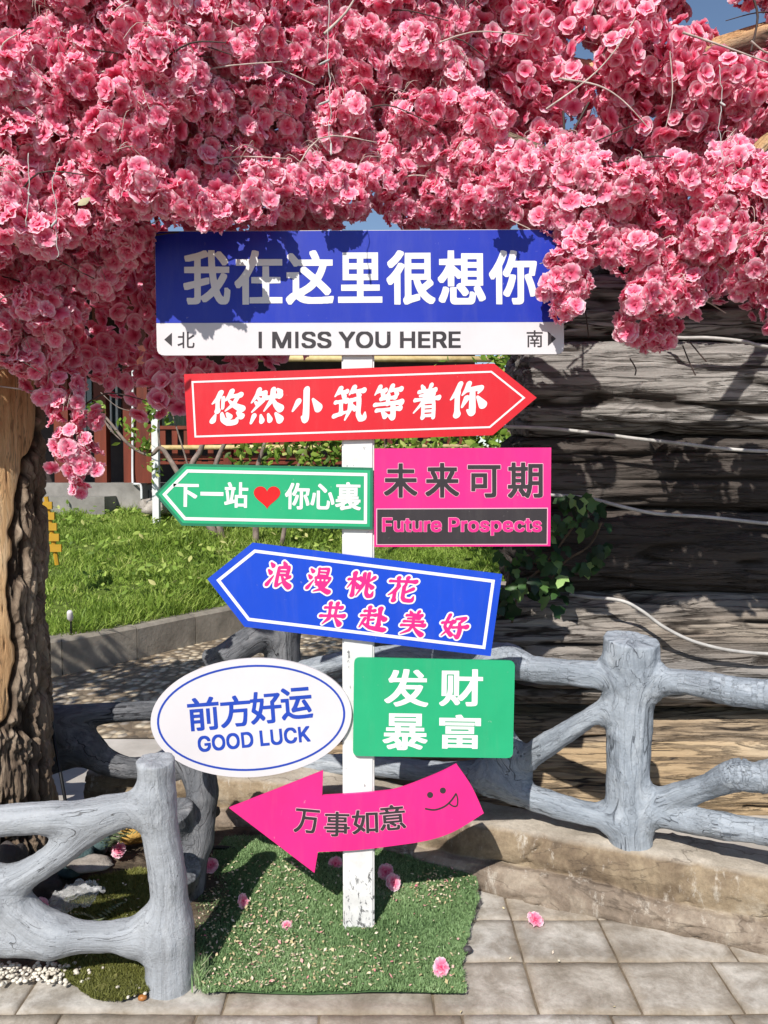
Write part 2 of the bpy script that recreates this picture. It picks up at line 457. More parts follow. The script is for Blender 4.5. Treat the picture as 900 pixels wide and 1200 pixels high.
def organic(root, limbs, m, h=.008, k=.035, cracks=.006, zmin=-.02, seed=0, grain=.10, lump=1.2):
    """limbs: list of dict(name, pts, r, flat, label); every limb becomes one part of root"""
    for L_ in limbs:
        p = smooth_path(np.array(L_['pts'], float), 5); u = np.linspace(0, 1, len(p))
        r = np.interp(u, np.linspace(0, 1, len(L_['r'])), L_['r'])
        r = r * (1 + .10 * (fbm(p * 7 + seed, 2, seed) - .5))
        L_['p'] = p; L_['rr'] = r
    allp = np.vstack([L_['p'] for L_ in limbs]); mr = max(max(L_['r']) for L_ in limbs) + .05
    lo = allp.min(0) - mr; hi = allp.max(0) + mr; lo[2] = max(lo[2], zmin - .03)
    n = np.ceil((hi - lo) / h).astype(int) + 1
    ax3 = [lo[i] + h * np.arange(n[i]) for i in range(3)]
    F = np.full(tuple(n), .2, np.float32)
    def block(a, b): return tuple(slice(max(0, int((a[i] - lo[i]) / h)), min(n[i], int((b[i] - lo[i]) / h) + 2)) for i in range(3))
    for L_ in limbs:
        p, rr = L_['p'], L_['rr']; mg = .07
        B0 = block(p.min(0) - rr.max() - mg, p.max(0) + rr.max() + mg); off = [q.start for q in B0]
        D = np.full([q.stop - q.start for q in B0], .2, np.float32)
        for pa, pb_, ra, rb in zip(p[:-1], p[1:], rr[:-1], rr[1:]):
            m_ = max(ra, rb) + mg; B1 = block(np.minimum(pa, pb_) - m_, np.maximum(pa, pb_) + m_)
            ab = pb_ - pa; l2 = float(ab @ ab)
            gx_, gy_, gz_ = (ax3[i][B1[i]].astype(np.float32) - pa[i] for i in range(3))
            gx_ = gx_[:, None, None]; gy_ = gy_[None, :, None]; gz_ = gz_[None, None, :]
            t = np.clip((gx_ * ab[0] + gy_ * ab[1] + gz_ * ab[2]) / l2, 0, 1)
            d = np.sqrt((gx_ - t * ab[0]) ** 2 + (gy_ - t * ab[1]) ** 2 + (gz_ - t * ab[2]) ** 2) - (ra + (rb - ra) * t)
            S1 = tuple(slice(B1[i].start - off[i], B1[i].stop - off[i]) for i in range(3))
            D[S1] = np.minimum(D[S1], d)
        for (c, nrm) in L_.get('flat', []):
            nrm = np.array(nrm, float) / np.linalg.norm(nrm)
            pl = ((ax3[0][B0[0]] - c[0]) * nrm[0])[:, None, None] + ((ax3[1][B0[1]] - c[1]) * nrm[1])[None, :, None] + ((ax3[2][B0[2]] - c[2]) * nrm[2])[None, None, :]
            D = np.maximum(D, pl.astype(np.float32))
        hh = np.clip(k - np.abs(F[B0] - D), 0, None) / k
        F[B0] = np.minimum(F[B0], D) - hh ** 2 * k * .25
    F = np.maximum(F, (zmin - ax3[2])[None, None, :].astype(np.float32))
    V, Q = surface_nets(F, lo, h)
    # which limb owns a vertex, and the grain of its wood
    D = []; A = []; X = []; FT = []
    for L_ in limbs:
        d, al, ax, ft = limb_dist(V.astype(np.float32), L_['p'], L_['rr']); D.append(d); A.append(al); X.append(ax); FT.append(ft)
    D = np.array(D); W = np.exp(-np.clip(D - D.min(0), 0, .2) / .016); W /= W.sum(0)
    own = D.argmin(0)
    ii = np.arange(len(V))
    g = 0
    for i in range(len(limbs)):
        rel = V - FT[i]; per = rel - X[i] * (rel * X[i]).sum(1)[:, None]
        pdir = per / (np.linalg.norm(per, axis=1)[:, None] + .02)
        g = g + W[i][:, None] * (pdir * .075 + X[i] * (A[i] * grain)[:, None])
    g = g + .012 * (np.stack([fbm(V * 6 + 9 * i, 2, i) for i in range(3)], 1) - .5)
    nr = vnormals(V, Q)
    und = fbm(g * 30 + 3, 3, seed + 8) - .5
    dsp = cracks * (und * lump + .9 * (fbm(V * 30 + seed, 3, seed) - .5) + 1.6 * (fbm(V * 9 + seed, 2, seed + 2) - .5))
    V = V + nr * dsp[:, None]
    nr = vnormals(V, Q)
    fo = np.sort(own[Q], 1)[:, 1]
    made = []
    for i, L_ in enumerate(limbs):
        q = Q[fo == i]
        if not len(q): continue
        u, inv = np.unique(q, return_inverse=True)
        o = mk(L_['name'], V[u], inv.reshape(-1, 4), m, root, True, {'grain': g[u]}, nr[u])
        if L_.get('label'): o['label'] = L_['label']
        made.append(o)
    return made
def vnormals(V, Q):
    a, b, c, d = (V[Q[:, i]] for i in range(4))
    fn = np.cross(c - a, d - b)
    N = np.zeros_like(V)
    for i in range(3):
        s = sum(np.bincount(Q[:, j], fn[:, i], len(V)) for j in range(4)); N[:, i] = s
    return N / (np.linalg.norm(N, axis=1)[:, None] + 1e-9)

def thin_lines(N, L, vec, scale, width, detail=3, dist=.3):
    """thin dark lines where a stretched noise crosses its middle value"""
    f = noise(N, L, vec, scale, detail, .5, dist)
    a = N.new('ShaderNodeMath'); a.operation = 'SUBTRACT'; a.inputs[1].default_value = .5; L.new(f, a.inputs[0])
    b_ = N.new('ShaderNodeMath'); b_.operation = 'ABSOLUTE'; L.new(a.outputs[0], b_.inputs[0])
    m = N.new('ShaderNodeMapRange'); m.inputs[1].default_value = width; m.inputs[2].default_value = width * .25; L.new(b_.outputs[0], m.inputs[0])
    return m.outputs[0]
def times(N, L, a, b_):
    m = N.new('ShaderNodeMath'); m.operation = 'MULTIPLY'; L.new(a, m.inputs[0])
    if hasattr(b_, 'links'): L.new(b_, m.inputs[1])
    else: m.inputs[1].default_value = b_
    return m.outputs[0]
def mat_fauxwood(name, dark, mid, light, crackc, cw=.012, grain=.4, k2s=.25):
    m, nt, bs, N, L = material(name)
    v = coords(N, L, 'grain'); o = coords(N, L)
    f = noise(N, L, v, 26, 7, 0.65, 0.4)
    r = ramp(N, [(0.3, dark), (0.5, mid), (0.72, light)]); L.new(f, r.inputs[0])
    g1 = ramp(N, [(.46, (0, 0, 0, 1)), (.56, (1, 1, 1, 1))]); L.new(noise(N, L, o, 7, 3), g1.inputs[0])
    k = times(N, L, thin_lines(N, L, v, 16, cw), g1.outputs[0])
    k2 = times(N, L, thin_lines(N, L, v, 44, cw * 2.2), k2s)
    mx_ = N.new('ShaderNodeMath'); mx_.operation = 'MAXIMUM'; L.new(k, mx_.inputs[0]); L.new(k2, mx_.inputs[1])
    f3 = noise(N, L, o, 5, 6, 0.6)
    rs = ramp(N, [(0.45, (0, 0, 0, 1)), (0.68, (.5, .5, .5, 1))]); L.new(f3, rs.inputs[0])
    c = mixc(N, L, rs.outputs[0], r.outputs[0], light)
    st_ = ramp(N, [(.50, (0, 0, 0, 1)), (.72, (.55, .55, .55, 1))]); L.new(noise(N, L, coords(N, L, 'grain', (1, 1, 1)), 60, 8, .75, .2), st_.inputs[0])
    c = mixc(N, L, st_.outputs[0], c, crackc)
    dt = ramp(N, [(.5, (0, 0, 0, 1)), (.75, (.45, .45, .45, 1))]); L.new(noise(N, L, o, 11, 8, .7), dt.inputs[0])
    c = mixc(N, L, dt.outputs[0], c, dark)
    c = mixc(N, L, mx_.outputs[0], c, crackc)
    L.new(c, bs.inputs['Base Color']); bs.inputs['Roughness'].default_value = 0.78; bs.inputs['Specular IOR Level'].default_value = 0.25
    inv = N.new('ShaderNodeMath'); inv.operation = 'SUBTRACT'; inv.inputs[0].default_value = 1; L.new(mx_.outputs[0], inv.inputs[1])
    n0 = bump(N, L, inv.outputs[0], None, 0.8, 0.008)
    n1 = bump(N, L, noise(N, L, v, 70, 6, 0.7, 0.5), None, grain, 0.006, n0)
    n2 = bump(N, L, noise(N, L, o, 38, 6, 0.7), None, 0.45, 0.008, n1)
    bump(N, L, noise(N, L, o, 170, 5, 0.7), bs, 0.7, 0.003, n2)
    return m
M_fence_pale = mat_fauxwood('pale_faux_wood', srgb(134, 137, 141), srgb(159, 163, 168), srgb(178, 181, 184), srgb(112, 112, 114), .0022, .9, .18)
M_fence_blue = mat_fauxwood('bluegrey_faux_wood', srgb(118, 125, 133), srgb(148, 156, 165), srgb(176, 182, 188), srgb(94, 100, 108), .010, .8, .2)
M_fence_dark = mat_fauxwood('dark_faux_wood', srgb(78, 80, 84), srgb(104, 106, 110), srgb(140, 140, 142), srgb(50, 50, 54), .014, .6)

# ------------------------------------------------------------------ stained ledge on the right
def mat_ledge():
    m, nt, bs, N, L = material('ledge_stone')
    o = coords(N, L); a = N.new('ShaderNodeAttribute'); a.attribute_name = 'tier'
    v = coords(N, L, None, (1, 1, .45))
    top = ramp(N, [(.3, srgb(148, 138, 124)), (.7, srgb(192, 182, 168))]); L.new(noise(N, L, o, 5, 7, .62), top.inputs[0])
    face = ramp(N, [(.28, srgb(72, 62, 53)), (.44, srgb(114, 98, 80)), (.58, srgb(146, 130, 107)), (.74, srgb(174, 163, 146))]); L.new(noise(N, L, o, 4.5, 9, .68, .4), face.inputs[0])
    foot = ramp(N, [(.28, srgb(88, 78, 68)), (.5, srgb(128, 114, 100)), (.72, srgb(164, 152, 136))]); L.new(noise(N, L, o, 6, 9, .66, .5), foot.inputs[0])
    k1 = ramp(N, [(.30, (0, 0, 0, 1)), (.36, (1, 1, 1, 1))]); L.new(a.outputs['Fac'], k1.inputs[0])
    k2 = ramp(N, [(.66, (0, 0, 0, 1)), (.80, (1, 1, 1, 1))]); L.new(a.outputs['Fac'], k2.inputs[0])
    c = mixc(N, L, k1.outputs[0], foot.outputs[0], face.outputs[0])
    # cement runs down the face
    w = noise(N, L, coords(N, L, None, (1, 1, .3)), 26, 9, .74, .15)
    wr = ramp(N, [(.56, (0, 0, 0, 1)), (.66, (.75, .75, .75, 1))]); L.new(w, wr.inputs[0])
    c = mixc(N, L, wr.outputs[0], c, srgb(186, 178, 166))
    c = mixc(N, L, k2.outputs[0], c, top.outputs[0])
    c = mixc(N, L, .45, c, noise(N, L, o, 70, 6, .75), 'OVERLAY')
    c = mixc(N, L, times(N, L, thin_lines(N, L, coords(N, L, None, (.25, .25, 1)), 7, .006, 7, .3), .45), c, srgb(64, 54, 46))
    L.new(c, bs.inputs['Base Color']); bs.inputs['Roughness'].default_value = .85; bs.inputs['Specular IOR Level'].default_value = .25
    n1 = bump(N, L, noise(N, L, v, 18, 8, .7), None, .5, .012)
    bump(N, L, noise(N, L, o, 110, 5, .7), bs, .6, .005, n1)
    return m
LEDGE_Z = 0.205
lp = smooth_path([(-1.2, 3.0, 0), (-.75, 2.96, 0), (-.3, 2.86, 0), (.04, 2.68, 0), (.30, 2.55, 0), (.52, 2.45, 0), (.76, 2.35, 0), (1.11, 2.20, 0), (1.6, 1.98, 0), (2.3, 1.7, 0)], 24)
prof = [(.004, -.04, 0), (.028, .0, .02), (.034, .03, .06), (.030, .058, .12), (.024, .072, .2), (.006, .084, .28), (-.024, .086, .33), (-.024, .094, .38), (-.014, .13, .5), (-.018, .165, .58), (-.026, .188, .64), (-.042, .200, .76), (-.07, .205, .9), (-.13, .207, 1), (-.2, .206, 1), (-.235, .19, 1), (-.25, .1, 1), (-.26, -.06, 1)]
_t = [p[2] for p in prof]; _k = np.arange(len(prof)); _f = np.linspace(0, len(prof) - 1, (len(prof) - 1) * 4 + 1)
prof = list(zip(np.interp(_f, _k, [p[0] for p in prof]), np.interp(_f, _k, [p[1] for p in prof]), np.interp(_f, _k, _t)))
T = np.gradient(lp, axis=0); T /= np.linalg.norm(T, axis=1)[:, None]
Nn = np.stack([T[:, 1], -T[:, 0], T[:, 2] * 0], 1)
LVs, LT = [], []
wav = fbm(np.stack([lp[:, 0] * 2.2, lp[:, 1] * 0, lp[:, 0] * 0], 1) + 3, 3, 4) - .5
for o, z, t in prof:
    LVs.append(lp + Nn * o + np.stack([0 * wav, 0 * wav, z + wav * .06 * max(0, 1 - ((t - .24) / .2) ** 2)], 1)); LT.append(np.full(len(lp), t))
LV = np.stack(LVs, 1); ns, npf = LV.shape[:2]; LV = LV.reshape(-1, 3); LT = np.stack(LT, 1).ravel()
# finer columns carry the relief
_r = ridge(LV * (5, 5, 16) + 2, 2, 66); _c = np.clip((_r - .86) / .12, 0, 1)[:, None] * np.clip(1 - LT, .0, .5)[:, None]
_j = np.zeros((len(LV), 1))
for xj in (.5, .93, 1.45): _j[:, 0] = np.maximum(_j[:, 0], np.exp(-((LV[:, 0] - xj - .03 * np.sin(LV[:, 2] * 40)) / .006) ** 2))
LVn = LV - np.repeat(Nn, 1, 0).mean(0) * (.03 * _c + .012 * _j) + .010 * (np.stack([fbm(LV * 34 + 11 * i, 3, 70 + i) for i in range(3)], 1) - .5) + .022 * (np.stack([fbm(LV * (7, 7, 11) + 11 * i, 4, 60 + i) for i in range(3)], 1) - .5) * np.clip(1.1 - LT, .25, 1)[:, None]
gi = np.arange(ns * npf).reshape(ns, npf)
LF = np.stack([gi[:-1, :-1].ravel(), gi[1:, :-1].ravel(), gi[1:, 1:].ravel(), gi[:-1, 1:].ravel()], 1)
lr = thing('stone_ledge', 'low stained stone ledge with a rough two step face under the blue grey fence', 'ledge', (.76, 2.35, 0))
sub = mk('ledge_block', LVn, LF, mat_ledge(), lr, attrs={'tier': LT})

# ------------------------------------------------------------------ fences of moulded branches
def P3(*a): return at(*a)
# pale fence on the left: one post, rails leaving the picture
fr = thing('branch_fence', 'pale grey branch fence with a flat topped post at the left edge of the turf', 'fence', (*atz(197, 1160)[:2], 0))
d = 2.04
pb = at(200, 1172, d); ptop = at(178, 886, d); 
ptop2 = at(180, 880, d)
organic(fr, [
    dict(name='post', pts=[pb + (0, 0, -.03), at(198, 1050, d), at(187, 960, d), ptop2 + (0, 0, .08)], r=[0.072, 0.052, 0.048, 0.050], flat=[(at(178, 890, d), (.02, -.10, 1))]),
    dict(name='rail', pts=[at(172, 942, d), at(120, 952, d), at(50, 958, d), at(-40, 962, d), at(-140, 958, d)], r=[0.045, 0.040, 0.041, 0.042, 0.050]),
    dict(name='rail', pts=[at(126, 958, d), at(84, 990, d), at(42, 1018, d), at(0, 1036, d), at(-60, 1060, d)], r=[0.032, 0.034, 0.037, 0.038, 0.041]),
    dict(name='rail', pts=[at(180, 1098, d), at(140, 1098, d), at(70, 1098, d), at(0, 1098, d), at(-140, 1092, d)], r=[0.038, 0.038, 0.042, 0.050, 0.059]),
    dict(name='rail', pts=[at(60, 1096, d), at(25, 1070, d), at(-8, 1044, d), at(-60, 1010, d), at(-120, 965, d)], r=[0.041, 0.047, 0.050, 0.050, 0.045]),
    dict(name='brace', pts=[at(196, 1085, d), at(178, 1080, d), at(160, 1096, d)], r=[.04, .03, .03]),
    dict(name='post', pts=[at(-150, 1180, d), at(-148, 1060, d), at(-150, 930, d)], r=[0.077, 0.068, 0.063]),
], M_fence_pale, h=.005, k=.06, cracks=.0065, zmin=-.03, seed=3)

# blue grey fence on the ledge
fb = thing('branch_fence', 'blue grey branch fence with a bark textured post standing on the stone ledge', 'fence', (*atz(738, 988, LEDGE_Z)[:2], LEDGE_Z))
dp = atz(738, 985, LEDGE_Z)[1]
dl, dr_ = 2.66, 2.22
organic(fb, [
    dict(name='post', pts=[at(740, 1000, dp), at(736, 945, dp), at(737, 860, dp), at(740, 800, dp), at(740, 770, dp), at(740, 735, dp)], r=[.070, .066, .068, .074, .084, .088], flat=[(at(738, 749, dp), (.06, -.12, 1))]),
    dict(name='rail', pts=[at(725, 794, dp), at(670, 788, dp + .06), at(625, 784, dl - .06), at(592, 774, dl), at(540, 770, 2.8), at(470, 768, 2.95), at(400, 775, 3.1), at(340, 790, 3.2)], r=[0.040, 0.041, 0.047, 0.061, 0.045, 0.041, 0.041, 0.041]),
    dict(name='rail', pts=[at(724, 826, dp), at(690, 842, dp + .03), at(640, 872, dl - .1), at(600, 898, dl), at(580, 908, dl)], r=[0.031, 0.032, 0.036, 0.045, 0.054]),
    dict(name='rail', pts=[at(722, 960, dp), at(670, 948, dp + .06), at(620, 934, dl - .08), at(575, 912, dl), at(520, 906, 2.78), at(440, 898, 2.95), at(350, 896, 3.15)], r=[0.040, 0.038, 0.041, 0.059, 0.043, 0.041, 0.041]),
    dict(name='upright', pts=[at(596, 900, dl), at(585, 862, dl), at(570, 820, dl + .02), at(575, 780, dl)], r=[.07, .056, .05, .055]),
    dict(name='rail', pts=[at(752, 800, dp), at(800, 800, dp - .07), at(850, 808, dr_ + .04), at(900, 814, dr_), at(1010, 822, 2.02)], r=[0.047, 0.041, 0.041, 0.043, 0.045]),
    dict(name='rail', pts=[at(752, 944, dp), at(790, 932, dp - .06), at(830, 920, dr_ + .1), at(866, 908, dr_ + .02), at(900, 910, dr_), at(960, 880, 2.1), at(1010, 830, 2.02)], r=[0.040, 0.036, 0.038, 0.046, 0.050, 0.042, 0.042]),
    dict(name='rail', pts=[at(750, 948, dp), at(800, 962, dp - .07), at(850, 968, dr_ + .06), at(900, 976, dr_), at(1010, 992, 2.02)], r=[0.040, 0.038, 0.040, 0.041, 0.045]),
    dict(name='post', pts=[at(1015, 1020, 2.02), at(1015, 900, 2.02), at(1015, 790, 2.02)], r=[.08, .07, .07]),
], M_fence_blue, h=.005, k=.05, cracks=.007, zmin=LEDGE_Z - .02, seed=8, grain=.16, lump=2.2)

# shaded fence along the path behind the signs
f2 = thing('branch_fence', 'dark shaded branch fence between the cobbled path and the oval sign, with a sawn stub', 'fence', (*atz(330, 948, 0)[:2], 0))
organic(f2, [
    dict(name='post', pts=[at(332, 960, 3.2), at(332, 850, 3.2), at(331, 725, 3.2)], r=[.085, .078, .076], flat=[(at(331, 734, 3.2), (0, -.05, 1))]),
    dict(name='stub', pts=[at(328, 735, 3.2), at(292, 752, 3.12), at(250, 782, 3.05)], r=[.06, .058, .056], flat=[(at(262, 774, 3.05), at(250, 782, 3.05) - at(292, 752, 3.12))]),
    dict(name='rail', pts=[at(330, 830, 3.2), at(240, 832, 3.1), at(150, 834, 3.0), at(60, 842, 2.95), at(-60, 850, 2.95)], r=[.044, .04, .042, .046, .05]),
    dict(name='rail', pts=[at(330, 905, 3.2), at(230, 904, 3.05), at(160, 902, 2.98), at(122, 892, 2.96), at(92, 868, 2.95), at(60, 850, 2.95)], r=[.05, .042, .04, .05, .055, .05]),
    dict(name='rail', pts=[at(100, 876, 2.95), at(60, 894, 2.95), at(0, 905, 2.95), at(-60, 910, 2.95)], r=[.05, .045, .045, .05]),
    dict(name='upright', pts=[at(262, 838, 3.1), at(258, 800, 3.1), at(246, 770, 3.1)], r=[.03, .028, .03]),
    dict(name='post', pts=[at(-70, 985, 2.95), at(-70, 900, 2.95), at(-70, 790, 2.95)], r=[.08, .075, .07]),
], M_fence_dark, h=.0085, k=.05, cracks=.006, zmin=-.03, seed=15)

# leaning stump behind the pale post
st = thing('leaning_stump', 'dark leaning branch stump with pale sawn limbs behind the flat topped post', 'stump', (*atz(212, 1075, 0)[:2], 0))
organic(st, [
    dict(name='stem', pts=[at(208, 1085, 2.42), at(222, 1015, 2.46), at(236, 950, 2.52), at(238, 870, 2.56)], r=[.075, .058, .050, .046], flat=[(at(238, 868, 2.56), (0, -.1, 1))]),
    dict(name='limb', pts=[at(214, 1050, 2.44), at(216, 1032, 2.36), at(219, 1016, 2.26)], r=[.045, .044, .043], flat=[(at(219, 1018, 2.27), (.2, -1, .5))]),
    dict(name='limb', pts=[at(230, 985, 2.5), at(212, 968, 2.46), at(206, 950, 2.42)], r=[.046, .05, .052], flat=[(at(206, 950, 2.42), (-.2, -.5, 1))]),
    dict(name='limb', pts=[at(236, 930, 2.53), at(222, 905, 2.56), at(205, 880, 2.6)], r=[.038, .036, .034], flat=[(at(206, 882, 2.6), (-.6, 0, 1))]),
], M_fence_dark, h=.006, k=.04, cracks=.007, zmin=-.03, seed=22)

# ------------------------------------------------------------------ wall of stacked weathered logs
def mat_log():
    m, nt, bs, N, L = material('weathered_log')
    v = coords(N, L, 'grain', (1, 1, 1)); o = coords(N, L)
    f = noise(N, L, v, 7, 9, .66, .4)
    r = ramp(N, [(.28, srgb(108, 104, 101)), (.5, srgb(152, 147, 142)), (.72, srgb(194, 189, 182))]); L.new(f, r.inputs[0])
    warm = ramp(N, [(.28, srgb(126, 104, 80)), (.5, srgb(172, 148, 116)), (.72, srgb(206, 184, 150))]); L.new(f, warm.inputs[0])
    a = N.new('ShaderNodeAttribute'); a.attribute_name = 'warm'
    c = mixc(N, L, a.outputs['Fac'], r.outputs[0], warm.outputs[0])
    da = N.new('ShaderNodeAttribute'); da.attribute_name = 'painted_shade'
    c = mixc(N, L, da.outputs['Fac'], c, mixc(N, L, 1.0, c, srgb(130, 122, 118), 'MULTIPLY'))  # shade under the crown, multiplied into the colour of the middle logs
    k = N.new('ShaderNodeAttribute'); k.attribute_name = 'crack'
    kr = ramp(N, [(.3, (0, 0, 0, 1)), (.75, (.9, .9, .9, 1))]); L.new(k.outputs['Fac'], kr.inputs[0])
    c = mixc(N, L, kr.outputs[0], c, srgb(54, 47, 42))
    gt = ramp(N, [(.42, (0, 0, 0, 1)), (.54, (1, 1, 1, 1))]); L.new(noise(N, L, coords(N, L, None, (1, 1, 2.5)), 3, 4), gt.inputs[0])
    t1 = times(N, L, thin_lines(N, L, v, 11, .02, 4, .5), gt.outputs[0]); t2 = times(N, L, thin_lines(N, L, v, 30, .04, 4, .4), .55)
    tm = N.new('ShaderNodeMath'); tm.operation = 'MAXIMUM'; L.new(t1, tm.inputs[0]); L.new(t2, tm.inputs[1])
    c = mixc(N, L, tm.outputs[0], c, srgb(60, 53, 48))
    L.new(c, bs.inputs['Base Color']); bs.inputs['Roughness'].default_value = .85; bs.inputs['Specular IOR Level'].default_value = .25
    iv_ = N.new('ShaderNodeMath'); iv_.operation = 'SUBTRACT'; iv_.inputs[0].default_value = 1; L.new(tm.outputs[0], iv_.inputs[1])
    n0 = bump(N, L, iv_.outputs[0], None, .9, .015)
    n1 = bump(N, L, noise(N, L, v, 30, 8, .75, .5), None, .8, .02, n0)
    bump(N, L, noise(N, L, v, 90, 6, .7, .3), bs, .6, .006, n1)
    return m
M_log = mat_log()
lw = thing('log_wall', 'tall wall of stacked weathered grey logs with deep cracks behind the blue grey fence', 'wall', (1.3, 3.5, 0))
def log(x0, x1, zc, rz, yf, seed, warm, ry=.30, tilt=0.0, shade_amt=0.0):
    nx = int((x1 - x0) / .0085); nt_ = 150
    th = np.linspace(-.5 * np.pi, 1.5 * np.pi, nt_, endpoint=False)
    X = np.linspace(x0, x1, nx)
    c, s = np.cos(th), np.sin(th)
    e = .62
    py = np.sign(c) * np.abs(c) ** e * ry; pz = np.sign(s) * np.abs(s) ** e * rz       # boxy round section, front is -y
    V = np.zeros((nx, nt_, 3)); V[..., 0] = X[:, None]
    cap = np.clip(1 - ((np.minimum(X - x0, x1 - X)) / .09 - 1).clip(-1, 0) ** 2, .02, 1) ** .5
    V[..., 1] = yf + ry - (py[None, :]) * cap[:, None]; V[..., 2] = zc + pz[None, :] * cap[:, None] + tilt * (X[:, None] - x0)
    V = V.reshape(-1, 3)
    # long undulations, then deep horizontal fissures
    V[:, 2] += .05 * (fbm(np.stack([V[:, 0] * .9, 0 * V[:, 0], 0 * V[:, 0] + seed], 1) + 5, 3, seed) - .5)
    V[:, 1] -= .045 * (fbm(np.stack([V[:, 0] * 1.3, V[:, 2] * 5, V[:, 2] * 0 + seed], 1) + 5, 3, seed + 1) - .5)
    perim = np.tile(np.arange(nt_) / nt_ * 2 * (rz + ry) * 1.6, nx)
    g = np.stack([V[:, 0] * .075 + seed * 3, V[:, 1] * .6, V[:, 2] * 1.0], 1)
    g = g + .022 * (np.stack([fbm(V * (1.6, 3, 5) + 7 * i + seed, 3, seed + i) for i in range(3)], 1) - .5)
    r1 = ridge(g * 17, 1, seed + 3); r2 = ridge(g * 38, 2, seed + 4); r3 = fbm(g * 60, 3, seed + 5)
    rc = np.clip((r1 - .84) / .13, 0, 1); rf = np.clip((r2 - .74) / .2, 0, 1)
    gate = np.clip((fbm(V * (1.6, 2, 5) + seed, 3, seed + 9) - .38) * 7, 0, 1)
    dsp = -.042 * rc * gate - .016 * rf * (.5 + .5 * gate) + .036 * (fbm(g * 16, 3, seed + 6) - .5) + .02 * (r3 - .5)
    i = np.arange(nx * nt_).reshape(nx, nt_); j = np.roll(i, -1, 1)
    Q = np.stack([i[:-1].ravel(), j[:-1].ravel(), j[1:].ravel(), i[1:].ravel()], 1)
    nr = vnormals(V, Q)
    if ((V - np.array(((x0 + x1) / 2, yf + ry, zc))) * nr)[:, 1:].sum() < 0: Q = Q[:, ::-1]; nr = -nr
    V = V + nr * dsp[:, None]
    F = [Q, np.array([i[0]]), np.array([i[-1][::-1]])]
    w = np.clip(warm + .9 * (fbm(V * (1.2, 1, 4) + 3, 3, seed + 7) - .5), 0, 1)
    mk('log', V, F, M_log, lw, True, {'grain': g, 'warm': w, 'painted_shade': np.clip(shade_amt + .5 * (fbm(V * (1.5, 1, 4) + 9, 3, seed + 12) - .5), 0, 1) if shade_amt else w * 0, 'crack': np.clip(rc * gate + .55 * rf, 0, 1)})
def zz(y, d=3.2, x=750): return at(x, y, d)[2]
def lg(x0px, yt, yb, yf, seed, warm, x1=2.75, ry=.28, tilt=0, shade_amt=0):
    z1, z0 = zz(yt, yf), zz(yb, yf)
    log(at(x0px, 600, yf)[0], x1, (z0 + z1) / 2, (z1 - z0) / 2 + .008, yf, seed, warm, ry, tilt, shade_amt)
lg(690, 220, 318, 3.34, 1, -.2)
lg(640, 316, 394, 3.26, 2, -.2)
lg(602, 398, 512, 3.17, 3, -.15)
lg(592, 508, 602, 3.22, 4, -.2, shade_amt=1.0)
lg(600, 598, 702, 3.20, 5, -.2, shade_amt=1.0)
lg(430, 700, 838, 3.12, 6, .1, shade_amt=.3)
lg(455, 842, 896, 3.22, 7, .75)
lg(300, 888, 985, 3.10, 8, .95, ry=.2)
# cables along the wall
M_cable = mat_plain('white_cable', srgb(186, 183, 178), .5, .3, .16, 14)
M_black = mat_plain('black_rubber', srgb(22, 22, 24), .5)
def cable(name, pts, r, m, label, cat='cable', group=None, n=8):
    b = MB(); b.tube(smooth_path(pts, 10), r, n)
    return tag(b.build(name, m, None, True), label, cat, group)
cable('cable', [at(590, 500, 3.2), at(640, 502, 3.13), at(700, 508, 3.12), at(745, 514, 3.11), at(800, 520, 3.11), at(850, 526, 3.12), at(905, 529, 3.12), at(1000, 530, 3.14)], .0072, M_cable, 'white cable lying along the crack level with the red arrow sign on the log wall', group='cables on the log wall')
cable('cable', [at(600, 578, 3.2), at(646, 580, 3.13), at(690, 584, 3.12), at(730, 594, 3.10), at(770, 602, 3.11), at(830, 606, 3.12), at(905, 614, 3.12), at(1000, 620, 3.13)], .0072, M_cable, 'thin white cable on the shaded log just right of the pink square sign', group='cables on the log wall')
cable('cable', [at(668, 697, 3.2), at(692, 700, 3.12), at(728, 704, 3.04), at(752, 716, 3.04), at(780, 736, 3.03), at(820, 754, 3.03), at(880, 765, 3.04), at(1000, 770, 3.08)], .0072, M_cable, 'white cable drooping across the lower log above the blue grey fence post', group='cables on the log wall')
cable('cable', [at(770, 394, 3.2), at(800, 396, 3.10), at(830, 396, 3.08), at(870, 400, 3.08), at(905, 407, 3.1), at(1000, 410, 3.12)], .0072, M_cable, 'short white cable under the blossoms near the top of the log wall', group='cables on the log wall')

